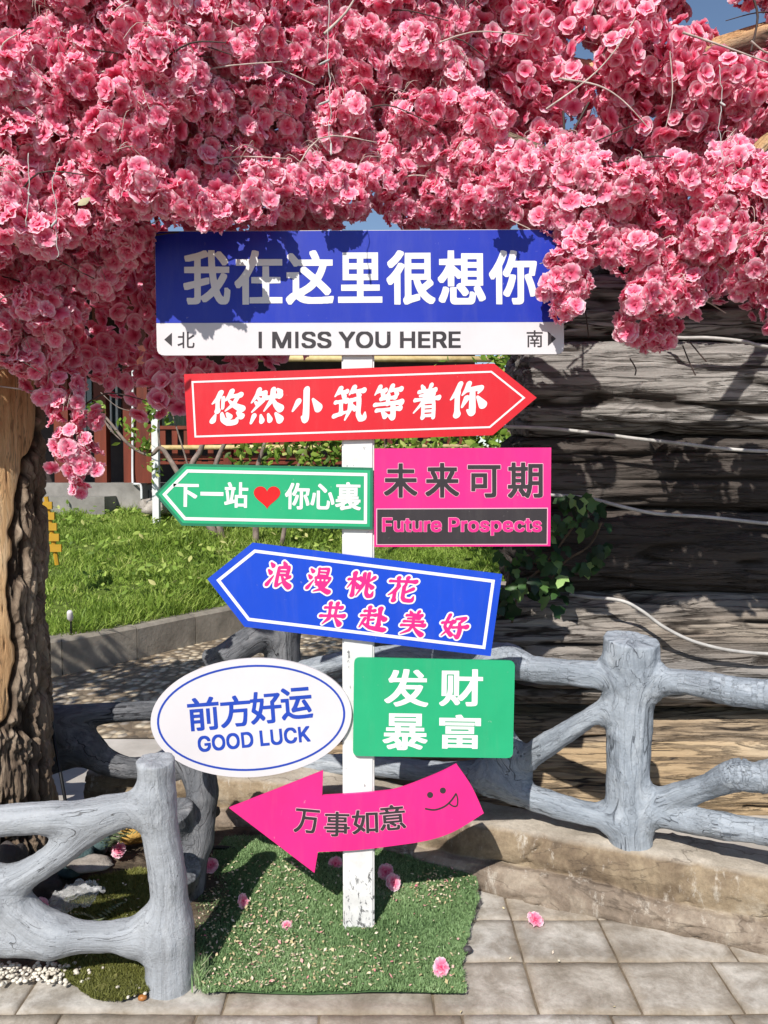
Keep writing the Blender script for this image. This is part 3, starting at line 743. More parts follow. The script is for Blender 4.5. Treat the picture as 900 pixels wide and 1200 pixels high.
# ivy on the wall
M_ivy = mat_leafy('ivy_leaf', [(0, srgb(26, 46, 28)), (.6, srgb(42, 70, 36)), (.92, srgb(70, 104, 50)), (1, srgb(150, 182, 112))], .2, .4)
def leaf_mesh(name, P, Nrm, size, m, parent, seed=0, lob=True):
    g = np.random.default_rng(seed)
    sh = np.array([(0, -.45, 0), (.32, -.5, -.06), (.55, -.1, -.1), (.3, .05, .02), (.28, .4, -.03), (0, .75, -.1), (-.28, .4, -.03), (-.3, .05, .02), (-.55, -.1, -.1), (-.32, -.5, -.06), (0, .05, .06)]) if lob else \
         np.array([(0, -.6, 0), (.2, -.35, -.02), (.32, -.05, -.04), (.27, .2, -.04), (.15, .45, -.05), (0, .7, -.08), (-.15, .45, -.05), (-.27, .2, -.04), (-.32, -.05, -.04), (-.2, -.35, -.02), (0, .05, .05)])
    V, T, R = [], [], []
    for k in range(len(P)):
        n_ = Vector(Nrm[k]).normalized(); q = n_.to_track_quat('Z', 'Y').to_matrix()
        a = g.uniform(0, 6.28) if not lob else g.normal(math.pi, .6)
        ca, sa = math.cos(a), math.sin(a); rz_ = np.array([(ca, -sa, 0), (sa, ca, 0), (0, 0, 1)])
        s = size * g.uniform(.6, 1.2)
        V.append((sh * s) @ rz_.T @ np.array(q).T + P[k]); R += [g.random()] * 11
        T.append(np.array([(10, i, (i + 1) % 10) for i in range(10)]) + 11 * k)
    return mk(name, np.vstack(V), np.vstack(T), m, parent, True, {'rand': np.array(R)})
iv = thing('ivy_plant', 'dark green ivy growing up the log wall beside the pink square sign', 'plant', at(640, 700, 3.12))
ivp = [(660, 588), (690, 598), (676, 620), (700, 612), (655, 628), (690, 645), (662, 652), (708, 640), (620, 655), (640, 662), (600, 660), (610, 690), (640, 690), (590, 690), (664, 680), (628, 640), (650, 605), (672, 600), (686, 668), (596, 720), (598, 640), (630, 700), (655, 700), (612, 672), (588, 705)]
PP, NN = [], []
for (x, y) in ivp:
    for _ in range(4):
        PP.append(at(x + rnd.gauss(0, 9), y + rnd.gauss(0, 9), 3.10 - rnd.uniform(0, .10))); NN.append((rnd.gauss(0, .5), -1, rnd.gauss(.4, .45)))
leaf_mesh('leaves', PP, NN, .055, M_ivy, iv, 4)
M_stem = mat_noise('brown_stem', [(.3, srgb(70, 56, 44)), (.7, srgb(122, 104, 84))], 20, .85)
b = MB()
for a in [[(600, 730), (610, 690), (640, 660), (670, 620), (690, 598)], [(630, 700), (660, 660), (690, 640), (705, 612)], [(590, 715), (598, 670), (620, 650)]]:
    b.tube(smooth_path([at(x, y, 3.10) for x, y in a], 6), .005, 6)
b.build('stem', M_stem, iv, True)

# outlines of the characters and words lettered on the signs
GLYPHS = {
'h我':[[30,-10,17,24,18,46,58,47,64,45,82,45,93,50,95,54,95,126,92,129,26,113,-4,114,-15,148,-15,166,-10,171,88,189,94,192,95,252,92,255,-6,256,-7,306,-4,309,94,310,95,358,94,360,88,361,42,353,6,354,-5,384,-4,402,108,423,154,435,188,447,214,447,234,424,236,448,300,448,302,418,301,370,303,364,303,336,306,310,444,309,447,306,446,256,316,255,313,252,319,210,324,193,337,208,366,254,394,254,424,240,425,220,417,206,396,173,370,139,348,115,347,110,361,80,369,68,382,55,386,53,389,56,393,72,397,102,397,124,400,130,428,131,448,115,456,112,457,90,453,56,447,26,441,12,427,-4,410,-11,368,-11,356,-9,342,-3,319,16,290,60,240,25,212,9,182,9,169,26,160,34,155,10,140,-3,112,-9],[160,60,162,59,188,73,228,99,267,132,255,182,244,254,160,254,160,206,216,217,242,217,245,214,247,200,247,168,244,163,160,144],[160,310,238,310,234,394,160,374],[378,319,347,358,310,395,303,400,303,420,330,439,361,438,407,394,435,360,435,340,427,332,408,319]],
'h在':[[60,-10,59,148,56,149,32,129,4,130,-15,162,-15,180,-10,187,16,207,55,248,87,292,100,318,-2,320,-2,374,128,375,139,398,153,446,158,449,182,449,218,440,219,416,205,378,208,375,444,374,445,322,442,319,182,318,153,264,123,218,122,-10],[128,0,128,52,252,54,252,168,146,170,145,220,148,223,252,224,254,314,316,314,318,224,426,222,426,170,318,168,317,56,320,53,444,52,444,0]],
'h这':[[10,-10,-15,24,-15,42,-6,53,17,72,36,85,52,92,53,210,50,213,-8,214,-8,264,116,264,117,126,120,123,142,131,184,153,217,176,232,190,127,268,125,272,125,288,130,295,150,311,178,311,276,241,295,270,315,314,312,317,112,317,108,320,92,311,66,311,33,352,-1,386,-1,406,1,410,24,425,52,425,66,415,108,371,240,371,243,374,241,380,219,418,220,438,252,449,280,449,293,432,311,398,317,384,318,372,448,370,448,318,388,316,371,268,351,228,333,200,338,193,396,147,430,116,431,96,429,92,404,67,376,67,330,111,286,147,271,132,234,105,163,68,170,63,194,57,244,51,346,53,352,55,404,57,430,61,454,61,457,58,457,40,445,0,408,-1,402,-3,352,-3,346,-5,210,-5,190,-3,162,1,136,9,118,17,88,36,76,29,38,-11]],
'h里':[[-14,-10,-15,40,-12,43,178,43,181,46,181,88,178,91,18,92,18,144,178,145,181,148,181,178,178,181,34,182,34,416,400,416,400,182,252,181,249,178,249,148,252,145,416,144,416,92,252,91,249,88,249,46,252,43,440,43,443,40,442,-10],[98,234,182,234,182,274,98,274],[248,234,334,234,334,274,248,274],[98,326,182,326,182,364,98,364],[248,326,334,326,334,364,248,364]],
'h很':[[60,-10,59,176,56,177,34,157,6,157,-15,192,-15,210,-12,215,18,239,47,268,74,301,100,341,104,343,130,343,161,330,162,310,121,248,121,-8,118,-11],[162,-10,147,16,147,38,157,48,163,64,162,328,164,428,416,428,417,206,443,178,443,160,437,152,372,109,369,104,395,80,416,65,446,49,460,44,461,22,438,-6,406,-7,378,7,359,20,336,39,314,62,313,30,308,25,230,5,190,-11],[228,68,242,69,278,79,300,80,283,106,267,138,257,162,246,198,244,199,230,199,227,196],[332,158,359,176,380,193,384,198,314,198,315,190,323,172],[228,250,352,249,355,252,355,286,352,289,230,289,227,286],[12,301,-7,328,-7,350,44,391,63,410,92,447,96,449,120,449,154,436,155,414,121,372,86,337,40,301],[228,340,352,339,355,342,355,374,352,377,230,377,227,374]],
'h想':[[150,-11,136,-9,118,-1,107,16,105,30,105,130,108,133,168,134,169,150,187,164,194,167,214,168,215,210,212,211,204,203,178,203,156,225,148,230,147,142,144,139,84,140,82,217,53,182,38,169,7,170,-15,194,-14,214,0,225,30,257,51,286,67,314,64,317,-2,318,-2,368,82,370,83,436,86,439,146,438,147,372,150,369,214,370,215,412,218,415,430,414,431,148,428,145,400,144,439,82,455,52,455,32,422,15,394,15,360,75,357,42,351,16,344,4,330,-7,312,-11],[20,5,-6,19,-7,40,17,82,38,138,66,139,96,126,97,106,79,54,59,14,52,5],[177,44,280,43,286,45,295,58,297,70,297,88,300,96,326,97,346,87,353,88,339,112,339,132,340,134,359,144,248,144,277,114,289,98,288,80,267,62,260,59,233,60,213,84,170,128,169,52,171,48],[278,194,366,193,369,196,369,216,366,219,280,219,277,216],[211,264,214,264,215,266,214,316,148,316,148,310],[278,268,366,267,369,270,369,290,366,293,280,293,277,290],[278,342,366,341,369,344,369,362,366,365,280,365,277,362]],
'h你':[[226,-10,213,24,214,44,264,45,268,47,271,52,270,304,226,304,197,248,198,245,226,245,246,241,254,238,255,236,255,212,235,148,227,128,197,70,186,56,158,55,134,69,127,76,127,94,149,126,163,154,181,200,189,230,188,234,186,233,178,223,152,223,146,225,123,244,123,266,147,302,167,342,191,408,199,444,204,449,232,449,264,440,265,422,248,360,446,359,464,354,465,352,465,328,444,232,412,230,439,168,455,120,461,94,460,68,426,55,400,56,379,132,361,178,341,220,342,238,372,249,384,250,393,302,390,305,336,304,335,26,333,14,328,5,321,-2,302,-9,284,-11],[56,-8,55,222,52,223,34,203,6,203,-15,238,-15,256,22,299,57,350,85,402,104,448,132,449,163,440,165,436,165,416,143,364,117,316,117,-6,114,-9]],
'k北':[[134,-4,132,98,20,53,10,55,-5,88,-5,94,2,99,56,117,132,148,132,274,10,276,9,316,12,319,132,320,134,430,174,431,177,428,177,-2,174,-5],[304,1,278,5,263,14,255,26,251,44,251,62,249,68,249,428,252,431,292,431,295,428,296,278,353,314,406,357,416,355,436,333,441,324,440,317,422,303,374,271,296,226,295,224,295,64,298,53,310,45,388,45,395,48,405,64,407,74,411,110,411,142,414,145,420,145,444,131,454,128,455,126,451,70,447,46,441,28,432,16,423,8,408,3,394,1]],
'k南':[[22,-4,22,310,184,311,187,314,187,352,184,355,-2,355,-5,358,-4,396,184,397,187,400,188,444,230,445,233,442,233,400,236,397,424,396,425,358,422,355,236,355,233,352,233,314,236,311,400,310,401,30,399,18,392,7,382,1,364,-3,346,-5,292,-5,290,-4,277,28,278,34,280,35,348,35,355,40,354,270,284,270,302,262,303,254,278,204,328,202,328,168,234,167,231,164,232,126,338,124,338,88,232,86,230,6,190,5,187,8,186,86,86,87,83,90,84,124,184,125,187,128,186,166,96,167,93,170,94,202,144,204,143,210,119,254,120,262,140,270,68,271,65,268,65,-2,62,-5],[180,204,231,204,235,208,259,256,262,270,156,270,173,244,185,218,185,208]],
'm下':[[174,-10,172,358,-10,359,-13,362,-12,414,438,414,439,362,436,359,236,358,236,300,244,299,276,283,380,223,412,200,413,182,388,148,362,147,298,193,248,223,236,228,235,-8,232,-11]],
'm一':[[-12,-10,-13,46,-10,49,448,49,451,46,451,-8,448,-11]],
'm站':[[190,-10,189,76,186,79,24,37,-4,38,-13,72,-12,92,46,106,36,108,33,118,33,140,27,190,11,280,12,298,38,303,42,306,64,305,73,262,83,196,90,117,93,120,103,170,123,304,120,307,42,306,-6,308,-7,356,-4,359,74,360,75,364,63,392,49,416,49,436,50,438,78,447,102,447,109,440,133,392,137,378,138,360,202,358,202,308,172,306,178,305,181,302,181,284,153,136,154,132,156,131,170,135,186,135,189,138,190,220,264,221,267,224,268,450,324,451,327,448,328,352,446,351,449,348,448,298,330,297,327,294,328,222,428,220,429,-6,426,-9,372,-9,369,-6,369,10,366,13,250,13,247,10,246,-10],[248,66,368,66,368,166,248,166]],
'm你':[[228,-10,215,24,216,44,266,45,270,47,273,52,272,304,224,304,201,258,178,224,152,223,127,242,125,246,125,268,149,302,169,342,193,408,201,444,206,449,230,449,262,440,263,422,246,360,444,359,462,354,463,352,463,328,442,232,418,231,412,233,409,230,437,168,453,120,459,94,458,68,424,55,402,56,381,132,363,178,343,220,344,238,374,249,386,250,395,302,392,305,334,304,333,26,331,14,326,5,319,-2,300,-9,282,-11],[58,-8,56,228,32,203,8,203,-13,238,-13,256,24,299,59,350,87,402,106,448,130,449,161,440,163,436,163,416,141,364,115,316,115,-6,112,-9],[158,55,130,74,129,92,151,126,171,168,183,200,193,242,198,245,224,245,252,238,253,214,247,190,225,128,203,84,184,56]],
'm心':[[156,-11,136,-7,121,2,111,18,109,28,107,42,107,306,110,309,166,309,169,306,169,60,171,52,175,48,188,43,280,43,293,52,301,68,305,92,308,142,332,143,362,129,367,124,365,80,357,32,346,9,330,-5,306,-11],[22,55,-11,70,-13,74,-13,90,3,134,15,180,23,220,29,266,34,271,62,271,84,267,89,262,87,224,73,146,59,88,47,56],[394,70,385,110,367,166,331,252,331,268,333,272,366,285,388,284,401,260,429,190,443,148,453,108,452,84,420,69],[258,273,208,321,131,382,131,402,154,425,180,425,251,372,294,335,309,320,309,298,286,275,282,273]],
'm裏':[[94,-11,75,18,75,38,86,45,95,54,94,56,36,41,6,41,-13,64,-13,82,-12,84,-6,87,58,101,94,113,107,120,-4,122,-4,170,188,171,190,172,188,175,32,175,29,178,29,218,32,221,188,221,190,224,54,226,54,366,392,366,392,226,254,225,252,222,410,221,413,218,412,176,254,175,252,172,448,170,448,122,414,120,417,114,416,95,366,71,364,68,378,61,414,49,454,40,455,20,436,-6,408,-7,382,-1,332,17,286,42,285,26,282,23,160,1,116,-11],[160,56,166,55,250,70,218,109,214,111,160,82],[303,104,312,103,340,117,342,120,290,121,289,118],[112,268,188,267,190,268,191,272,188,275,114,275,112,274],[252,268,330,267,332,268,333,272,330,275,254,275,251,272],[112,318,188,317,190,318,191,322,188,325,114,325,112,324],[252,318,330,317,332,318,333,322,330,325,254,325,251,322],[2,372,2,416,184,417,185,420,181,430,182,448,210,457,237,456,247,442,258,418,260,417,440,417,443,414,443,374,440,371]],
'f未':[[194,-8,192,144,138,89,113,68,76,41,38,19,14,20,-10,47,-10,64,40,91,83,122,110,145,139,174,158,198,6,199,3,202,3,248,6,251,192,252,192,318,40,319,37,322,37,366,40,369,192,370,194,448,248,449,251,446,252,370,412,368,413,322,410,319,252,318,251,254,254,251,444,250,445,202,442,199,286,198,309,170,357,126,412,87,453,66,455,62,455,50,430,18,410,17,384,31,327,72,292,103,252,146,250,-8]],
'F未':[[194,-17,188,-13,185,-6,184,124,117,62,80,35,38,11,16,11,10,13,-16,43,-19,50,-19,62,-15,70,36,97,79,128,106,151,142,190,4,191,-2,195,-5,202,-5,248,-2,255,6,259,184,260,184,310,40,311,34,313,29,322,29,368,33,374,40,377,184,378,185,446,188,453,196,457,248,457,255,454,259,446,260,378,410,377,419,372,421,366,421,322,416,313,410,311,262,311,259,308,259,262,262,259,442,259,450,255,453,248,453,202,450,195,444,191,302,190,322,167,361,132,416,93,458,71,463,64,463,50,435,12,428,9,410,9,380,25,333,58,288,97,260,126,259,-8,255,-14,248,-17]],
'f来':[[194,-8,192,136,150,93,109,58,64,27,38,13,14,13,-9,40,-8,58,42,85,85,116,108,135,153,182,154,184,150,185,2,186,2,234,98,235,101,238,93,260,63,314,63,332,73,338,24,340,24,390,192,392,193,446,196,449,250,448,251,394,254,391,426,390,426,340,388,338,393,334,393,318,346,236,446,234,446,186,290,184,326,145,357,118,412,79,456,56,457,40,432,11,410,11,380,27,341,54,306,83,252,138,250,-8],[156,236,192,236,192,338,120,339,119,336,141,300,157,264,159,256,159,240],[252,236,288,236,289,254,301,272,327,324,332,338,252,338]],
'F来':[[194,-17,188,-13,185,-6,184,116,113,52,68,21,38,5,16,5,10,7,-14,35,-17,42,-17,56,-13,64,57,104,104,141,138,176,2,177,-4,181,-7,188,-7,232,-4,239,4,243,90,244,85,260,55,314,54,330,24,331,15,340,15,388,19,396,26,399,182,399,185,402,185,446,189,454,196,457,248,457,255,454,259,446,260,400,424,399,433,394,435,388,435,340,426,331,402,330,401,318,360,244,444,243,450,241,455,232,455,188,453,182,444,177,308,176,313,168,330,151,385,106,416,85,461,62,465,54,465,42,462,35,436,5,430,3,410,3,376,21,337,48,302,77,260,118,259,-8,255,-14,248,-17],[168,244,182,243,185,246,184,330,134,331,133,326,147,304,165,264],[260,244,280,244,281,254,295,276,320,330,260,330]],
'f可':[[234,-9,219,26,220,44,312,45,317,48,321,54,320,360,-8,361,-11,364,-10,412,436,412,436,362,382,361,379,358,379,42,375,16,362,1,336,-7,320,-7,314,-9],[38,74,38,306,254,306,254,112,96,111,93,108,92,74],[94,164,198,164,198,256,94,256]],
'F可':[[234,-17,225,-10,211,26,211,42,215,50,222,53,310,53,313,56,312,352,-8,353,-16,357,-19,364,-19,410,-14,419,-8,421,434,421,443,416,445,410,445,364,442,357,434,353,390,353,387,350,387,42,383,16,378,7,367,-4,348,-13,314,-17],[38,65,32,69,29,76,29,304,32,311,40,315,252,315,259,312,263,304,263,114,260,107,252,103,104,103,101,100,101,74,96,67,90,65],[102,172,190,172,190,248,102,248]],
'f期':[[234,-9,206,12,204,16,192,11,174,12,155,46,125,84,125,100,137,108,139,110,136,111,100,110,110,106,111,104,111,92,107,82,74,31,40,-7,18,-7,-10,14,-11,30,20,59,35,78,53,108,50,111,-8,111,-11,114,-10,158,34,159,37,162,37,336,34,339,-4,340,-5,384,-2,387,36,388,38,444,88,444,89,390,92,387,156,388,158,444,210,444,212,388,242,387,245,384,244,340,214,339,211,336,211,162,214,159,244,160,247,174,247,196,249,202,250,426,434,426,435,24,433,16,422,3,404,-3,388,-5,326,-4,315,30,316,44,372,45,381,50,381,154,378,157,302,157,299,154,297,124,287,70,269,18,254,-8],[217,58,220,57,223,62,231,84,236,110,178,110],[90,160,156,160,156,190,90,190],[304,206,380,206,380,268,304,268],[90,236,156,236,156,266,90,266],[90,312,156,312,156,338,90,338],[304,318,380,318,380,376,304,376]],
'F期':[[234,-17,202,5,176,3,169,6,149,42,116,84,86,35,44,-13,38,-15,18,-15,-15,8,-19,14,-19,28,-17,34,13,62,39,100,36,103,-10,103,-16,107,-19,114,-19,156,-16,163,-8,167,26,167,29,170,29,328,26,331,-2,331,-10,335,-13,342,-13,384,-10,391,-4,395,28,396,29,442,32,449,38,453,86,453,93,450,97,442,97,398,100,395,148,396,149,442,152,449,160,453,208,453,215,450,219,442,219,398,222,395,240,396,241,426,245,432,252,435,432,435,439,432,443,426,443,24,441,16,427,-2,404,-11,328,-13,320,-9,307,30,307,42,310,49,318,53,372,54,373,146,370,149,310,149,307,146,295,70,277,18,259,-14,252,-17],[215,74,218,73,221,78,226,102,194,102],[98,168,146,167,149,170,149,180,146,183,100,183,97,180],[220,168,234,167,239,174,241,328,238,331,222,331,219,328],[312,214,372,214,372,260,312,260],[98,244,146,243,149,246,149,256,146,259,100,259,97,256],[98,320,146,319,148,320,149,328,146,331,100,331,97,328],[312,326,372,326,372,368,312,368]],
'g前':[[20,-8,20,294,214,294,215,20,211,8,202,-1,184,-7,168,-9,112,-8,99,22,100,38,157,40,159,44,158,94,76,95,73,92,72,-8],[292,-9,289,-6,279,22,280,40,344,41,348,43,351,48,352,304,406,304,407,28,405,16,396,3,382,-5,354,-9],[254,78,253,288,256,291,304,291,307,288,307,80,304,77],[74,140,158,140,158,172,74,172],[74,218,156,217,159,220,159,244,156,247,76,247,73,244],[-10,322,-10,370,98,372,65,420,66,436,96,447,118,446,142,417,159,392,165,380,166,372,168,371,266,372,291,410,310,447,314,449,332,449,364,439,369,434,369,420,338,372,436,371,439,368,439,324,436,321]],
'g方':[[16,-9,-9,18,-9,36,29,60,52,81,68,99,89,130,105,166,117,206,125,256,129,312,126,315,0,316,0,366,202,367,203,370,201,378,179,420,179,438,186,443,212,453,230,453,235,450,261,400,267,384,268,368,436,366,437,318,434,315,192,315,189,312,189,288,185,258,188,255,388,254,389,226,385,196,385,176,373,76,363,36,355,20,342,7,332,1,314,-3,220,-3,208,0,205,14,195,34,195,46,198,49,288,47,300,53,309,68,317,100,325,156,328,202,180,203,177,200,171,168,153,116,135,82,114,53,88,27,60,5,36,-9]],
'g好':[[12,-8,2,7,-11,20,-11,36,18,53,40,71,64,97,77,116,74,121,63,130,7,170,7,188,23,236,37,298,34,301,-2,302,-3,348,0,351,48,352,64,448,92,449,118,446,119,426,107,360,108,352,182,351,200,346,199,304,189,248,192,245,292,246,293,300,331,336,351,362,352,364,348,365,206,366,206,412,390,413,396,415,418,415,442,398,443,382,432,365,387,310,351,276,351,248,354,245,456,244,457,198,454,195,352,194,351,26,347,10,338,1,326,-5,300,-9,238,-9,234,-7,221,24,222,40,286,41,293,46,293,192,290,195,186,195,183,198,182,208,157,134,205,82,204,61,182,35,164,35,157,40,128,73,124,75,103,48,82,27,61,10,32,-9],[106,172,111,178,117,194,133,250,141,294,140,300,138,301,98,301,96,300,93,292,71,198]],
'g运':[[14,-8,-11,24,-11,38,20,71,40,87,56,96,57,230,54,233,-8,234,-9,280,-6,283,112,282,113,98,146,75,168,63,192,55,234,49,328,49,334,51,366,51,424,57,452,57,455,54,455,42,447,20,445,4,440,1,342,-1,336,-3,230,-3,224,-1,204,-1,168,5,140,15,88,48,68,33,35,-8],[386,76,368,110,366,111,212,97,172,89,152,90,139,122,140,140,156,155,173,180,207,246,212,260,122,262,122,310,448,310,449,264,446,261,282,260,247,188,227,154,228,151,246,151,304,157,326,157,340,160,301,224,301,238,302,240,330,255,350,255,379,212,415,152,437,110,436,92,406,75],[88,321,67,340,5,386,5,402,28,425,48,425,105,386,133,364,133,346,110,323,106,321],[154,372,153,418,156,421,412,421,415,418,415,374,412,371]],
'c发':[[108,-9,95,14,87,22,88,38,122,47,164,63,216,92,216,95,192,121,168,155,164,153,131,108,96,73,65,48,40,31,14,31,-13,60,-12,75,17,94,48,120,77,150,94,171,125,220,145,262,153,284,154,290,150,291,86,289,66,283,42,284,29,316,29,330,39,338,45,346,61,378,75,416,80,436,104,437,138,431,141,428,141,410,139,400,117,348,116,342,118,341,170,342,185,412,190,450,222,451,248,447,254,444,255,442,253,416,240,342,350,341,354,342,350,349,295,412,296,426,322,443,348,443,409,376,408,358,387,342,442,340,442,292,228,291,226,290,223,284,216,256,348,255,354,257,376,257,399,246,401,242,401,226,389,194,373,162,348,125,321,96,319,92,360,69,390,57,422,47,454,41,459,36,459,22,436,-9,412,-9,344,11,308,27,266,51,214,21,170,3,130,-9],[265,134,270,135,292,159,309,182,320,204,212,204,215,194,234,167]],
'c财':[[8,-8,-11,14,-11,32,16,51,37,72,53,96,59,110,56,113,14,113,11,116,12,424,194,425,197,422,198,354,332,353,335,356,336,446,396,446,398,354,452,352,453,306,450,303,400,303,397,300,397,32,393,12,386,4,376,-3,358,-7,342,-7,336,-9,284,-9,279,-4,269,24,270,42,328,43,335,48,334,189,284,113,251,74,232,57,208,57,195,74,182,84,209,42,209,24,186,3,161,4,132,49,110,76,86,37,59,10,32,-9],[180,86,181,102,194,114,158,114,158,111],[197,120,200,119,221,140,263,196,301,264,316,302,198,302],[128,126,140,125,143,128,143,376,140,379,68,379,65,376,66,130,73,152,79,202,79,362,82,365,130,365,133,362,133,170,127,134]],
'c暴':[[142,-8,132,22,130,23,70,1,48,1,31,26,31,42,34,47,98,65,126,76,104,101,100,101,60,81,32,71,8,72,-13,98,-12,112,44,133,74,149,76,152,0,154,0,198,112,199,115,202,115,216,112,219,24,219,21,222,22,262,112,263,115,266,115,276,112,279,50,280,50,432,394,432,394,280,330,279,327,276,327,266,330,263,420,262,421,222,418,219,330,219,327,216,327,202,330,199,444,198,444,154,373,152,378,147,404,135,454,118,455,100,434,75,412,75,374,89,344,105,317,76,318,74,372,55,404,41,405,24,388,1,362,1,302,27,250,44,249,18,247,8,242,1,232,-5,212,-9],[169,36,188,35,191,42,190,44,184,43],[184,90,188,89,191,92,191,150,188,153,172,153,164,149,151,134,178,107,183,100],[250,90,260,90,261,100,291,136,291,140,276,153,250,152],[174,200,264,199,267,202,267,216,264,219,176,219,173,216],[174,264,264,263,267,266,267,276,264,279,176,279,173,276],[108,322,332,321,335,324,335,334,332,337,110,337,107,334],[108,378,332,377,335,380,335,388,332,391,110,391,107,388]],
'c富':[[20,-8,20,180,384,180,384,-6,328,-7,326,-6,325,4,322,7,80,7,78,6,77,-6,74,-9],[78,52,166,51,169,54,169,72,166,75,80,75,77,72],[228,52,322,51,325,54,325,72,322,75,230,75,227,72],[78,116,166,115,169,118,169,134,166,137,80,137,77,134],[228,116,322,115,325,118,325,134,322,137,230,137,227,134],[52,194,52,296,346,296,346,194],[110,236,286,235,289,238,289,252,286,255,112,255,109,252],[-12,304,-13,408,-10,411,158,411,161,414,153,430,154,446,192,455,212,455,219,448,238,412,240,411,412,411,415,408,415,306,412,303,356,304,355,360,352,363,50,363,47,360,48,310,46,304],[50,308,48,310,48,346,52,349,348,349,351,346,351,310,348,307]],
'w万':[[18,-7,-7,20,-7,34,41,68,68,97,95,140,113,188,123,232,131,292,135,362,132,365,6,366,6,410,440,410,441,368,438,365,190,365,187,362,187,320,185,314,184,280,396,278,395,204,393,198,391,148,383,78,375,40,367,22,358,11,342,1,320,-3,238,-3,222,-1,220,0,215,20,207,34,207,44,210,47,254,45,260,43,302,43,315,50,325,72,331,102,339,174,342,230,180,231,177,228,167,174,151,126,133,90,119,68,97,42,69,16,34,-7]],
'W万':[[18,-15,-13,16,-15,34,-9,42,32,69,61,100,91,150,105,188,115,232,123,292,125,354,122,357,6,357,0,361,-3,368,-3,408,0,415,8,419,438,419,445,416,449,408,449,368,446,361,440,357,198,357,195,354,194,288,394,287,401,284,405,278,405,238,401,174,391,78,383,40,373,18,365,8,342,-7,320,-11,238,-11,220,-9,214,-5,207,20,199,34,199,46,204,53,222,55,260,51,302,51,308,54,313,60,325,116,333,220,330,223,188,223,183,220,175,174,159,126,124,63,103,38,73,10,34,-15]],
'w事':[[124,-6,111,20,112,34,180,35,185,38,189,44,188,66,36,67,33,70,34,106,186,107,189,110,188,130,-6,131,-9,134,-9,170,-6,173,188,174,189,192,186,195,38,196,37,230,40,233,188,234,189,252,186,255,52,256,51,348,54,351,186,351,189,354,189,364,186,367,4,367,1,370,2,408,186,409,189,412,189,446,192,449,240,448,241,412,244,409,432,408,433,370,430,367,244,367,241,364,241,354,244,351,384,350,384,256,244,255,241,252,241,236,244,233,390,233,393,230,394,174,442,172,442,132,394,130,392,48,340,48,339,64,336,67,244,67,241,64,241,28,239,16,226,1,214,-3,186,-7],[242,108,336,107,339,110,339,128,336,131,244,131,241,128],[242,174,336,173,339,176,339,192,336,195,244,195,241,192],[102,294,186,293,189,296,189,312,186,315,104,315,101,312],[242,294,330,293,333,296,333,312,330,315,244,315,241,312]],
'W事':[[124,-15,117,-10,103,20,103,32,106,39,114,43,178,43,181,46,180,58,34,59,28,63,25,70,25,106,29,112,36,115,178,115,180,116,180,122,-8,123,-14,127,-17,134,-17,172,-13,178,-6,181,180,182,180,186,178,187,38,187,32,191,29,198,29,230,32,237,40,241,178,241,181,244,178,247,54,247,47,250,43,258,43,348,49,358,4,359,-4,363,-7,370,-7,406,-4,413,4,417,178,417,181,420,181,448,185,454,192,457,238,457,244,455,249,446,249,420,252,417,430,417,437,414,441,406,441,370,438,363,430,359,387,358,393,348,393,258,389,250,382,247,252,247,249,244,252,241,392,241,398,237,401,230,402,182,440,181,448,177,451,170,451,134,448,127,440,123,402,122,401,50,398,43,390,39,342,39,333,44,330,58,328,59,252,59,249,56,247,16,242,7,230,-5,216,-11,186,-15],[250,116,328,115,331,120,328,123,252,123,249,120],[250,182,328,181,331,184,328,187,252,187],[110,302,178,301,181,304,178,307,112,307],[250,302,322,301,325,304,322,307,252,307]],
'w如':[[14,-7,-9,22,-9,34,26,51,53,70,83,100,91,112,71,130,15,172,15,190,35,252,46,302,-8,304,-9,346,-6,349,56,350,69,418,71,444,76,447,122,445,125,442,125,434,110,350,198,349,212,347,215,344,211,294,199,222,181,160,165,126,167,122,212,79,213,62,190,35,174,35,134,74,104,41,74,17,30,-7],[224,6,224,394,426,394,426,14,376,14,375,38,372,41,278,41,275,38,274,6],[276,90,374,90,374,348,276,348],[117,162,120,161,123,164,143,220,157,288,159,300,156,303,102,303,99,300,73,196]],
'W如':[[14,-15,5,-8,-15,18,-17,24,-15,38,-10,43,22,57,49,76,77,104,81,112,15,162,7,172,7,190,27,252,36,294,-6,295,-13,298,-17,306,-17,346,-14,353,-6,357,50,358,63,442,68,451,76,455,94,455,122,453,131,448,133,434,119,360,122,357,198,357,214,354,215,394,219,400,226,403,424,403,432,399,435,392,435,16,431,8,424,5,376,5,367,14,367,30,364,33,286,33,283,30,283,6,278,-1,272,-3,226,-3,219,0,215,6,214,52,194,29,174,27,167,30,134,63,108,35,78,11,30,-15],[211,90,214,88,215,92,214,260,197,184,174,126],[284,98,366,98,366,340,284,340],[113,174,118,174,121,178,135,220,149,288,146,295,110,295,105,292,82,198]],
'w意':[[146,-7,132,-5,118,1,112,7,107,16,105,24,106,110,155,110,155,46,162,37,172,35,260,35,268,37,277,50,279,80,282,83,298,83,327,70,327,52,319,14,313,6,302,-3,286,-7],[20,1,-6,17,-7,32,21,64,48,112,70,113,93,102,95,98,95,88,75,50,58,25,36,1],[380,9,358,45,317,94,318,106,344,119,362,119,388,91,417,52,425,38,424,24,396,9],[232,55,192,87,157,108,158,122,156,123,54,124,54,274,368,274,368,124,230,123,229,120,261,98,271,86,271,76,251,56],[104,162,314,161,317,164,317,180,314,183,106,183,103,180],[104,220,314,219,317,222,317,236,314,239,106,239,103,236],[-2,290,-2,328,104,330,90,364,20,366,20,406,182,407,183,410,175,426,176,438,210,447,222,447,226,445,245,410,250,407,400,406,400,366,332,364,331,356,318,330,422,329,425,326,425,292,422,289],[162,330,256,329,267,348,272,364,150,365,149,362]],
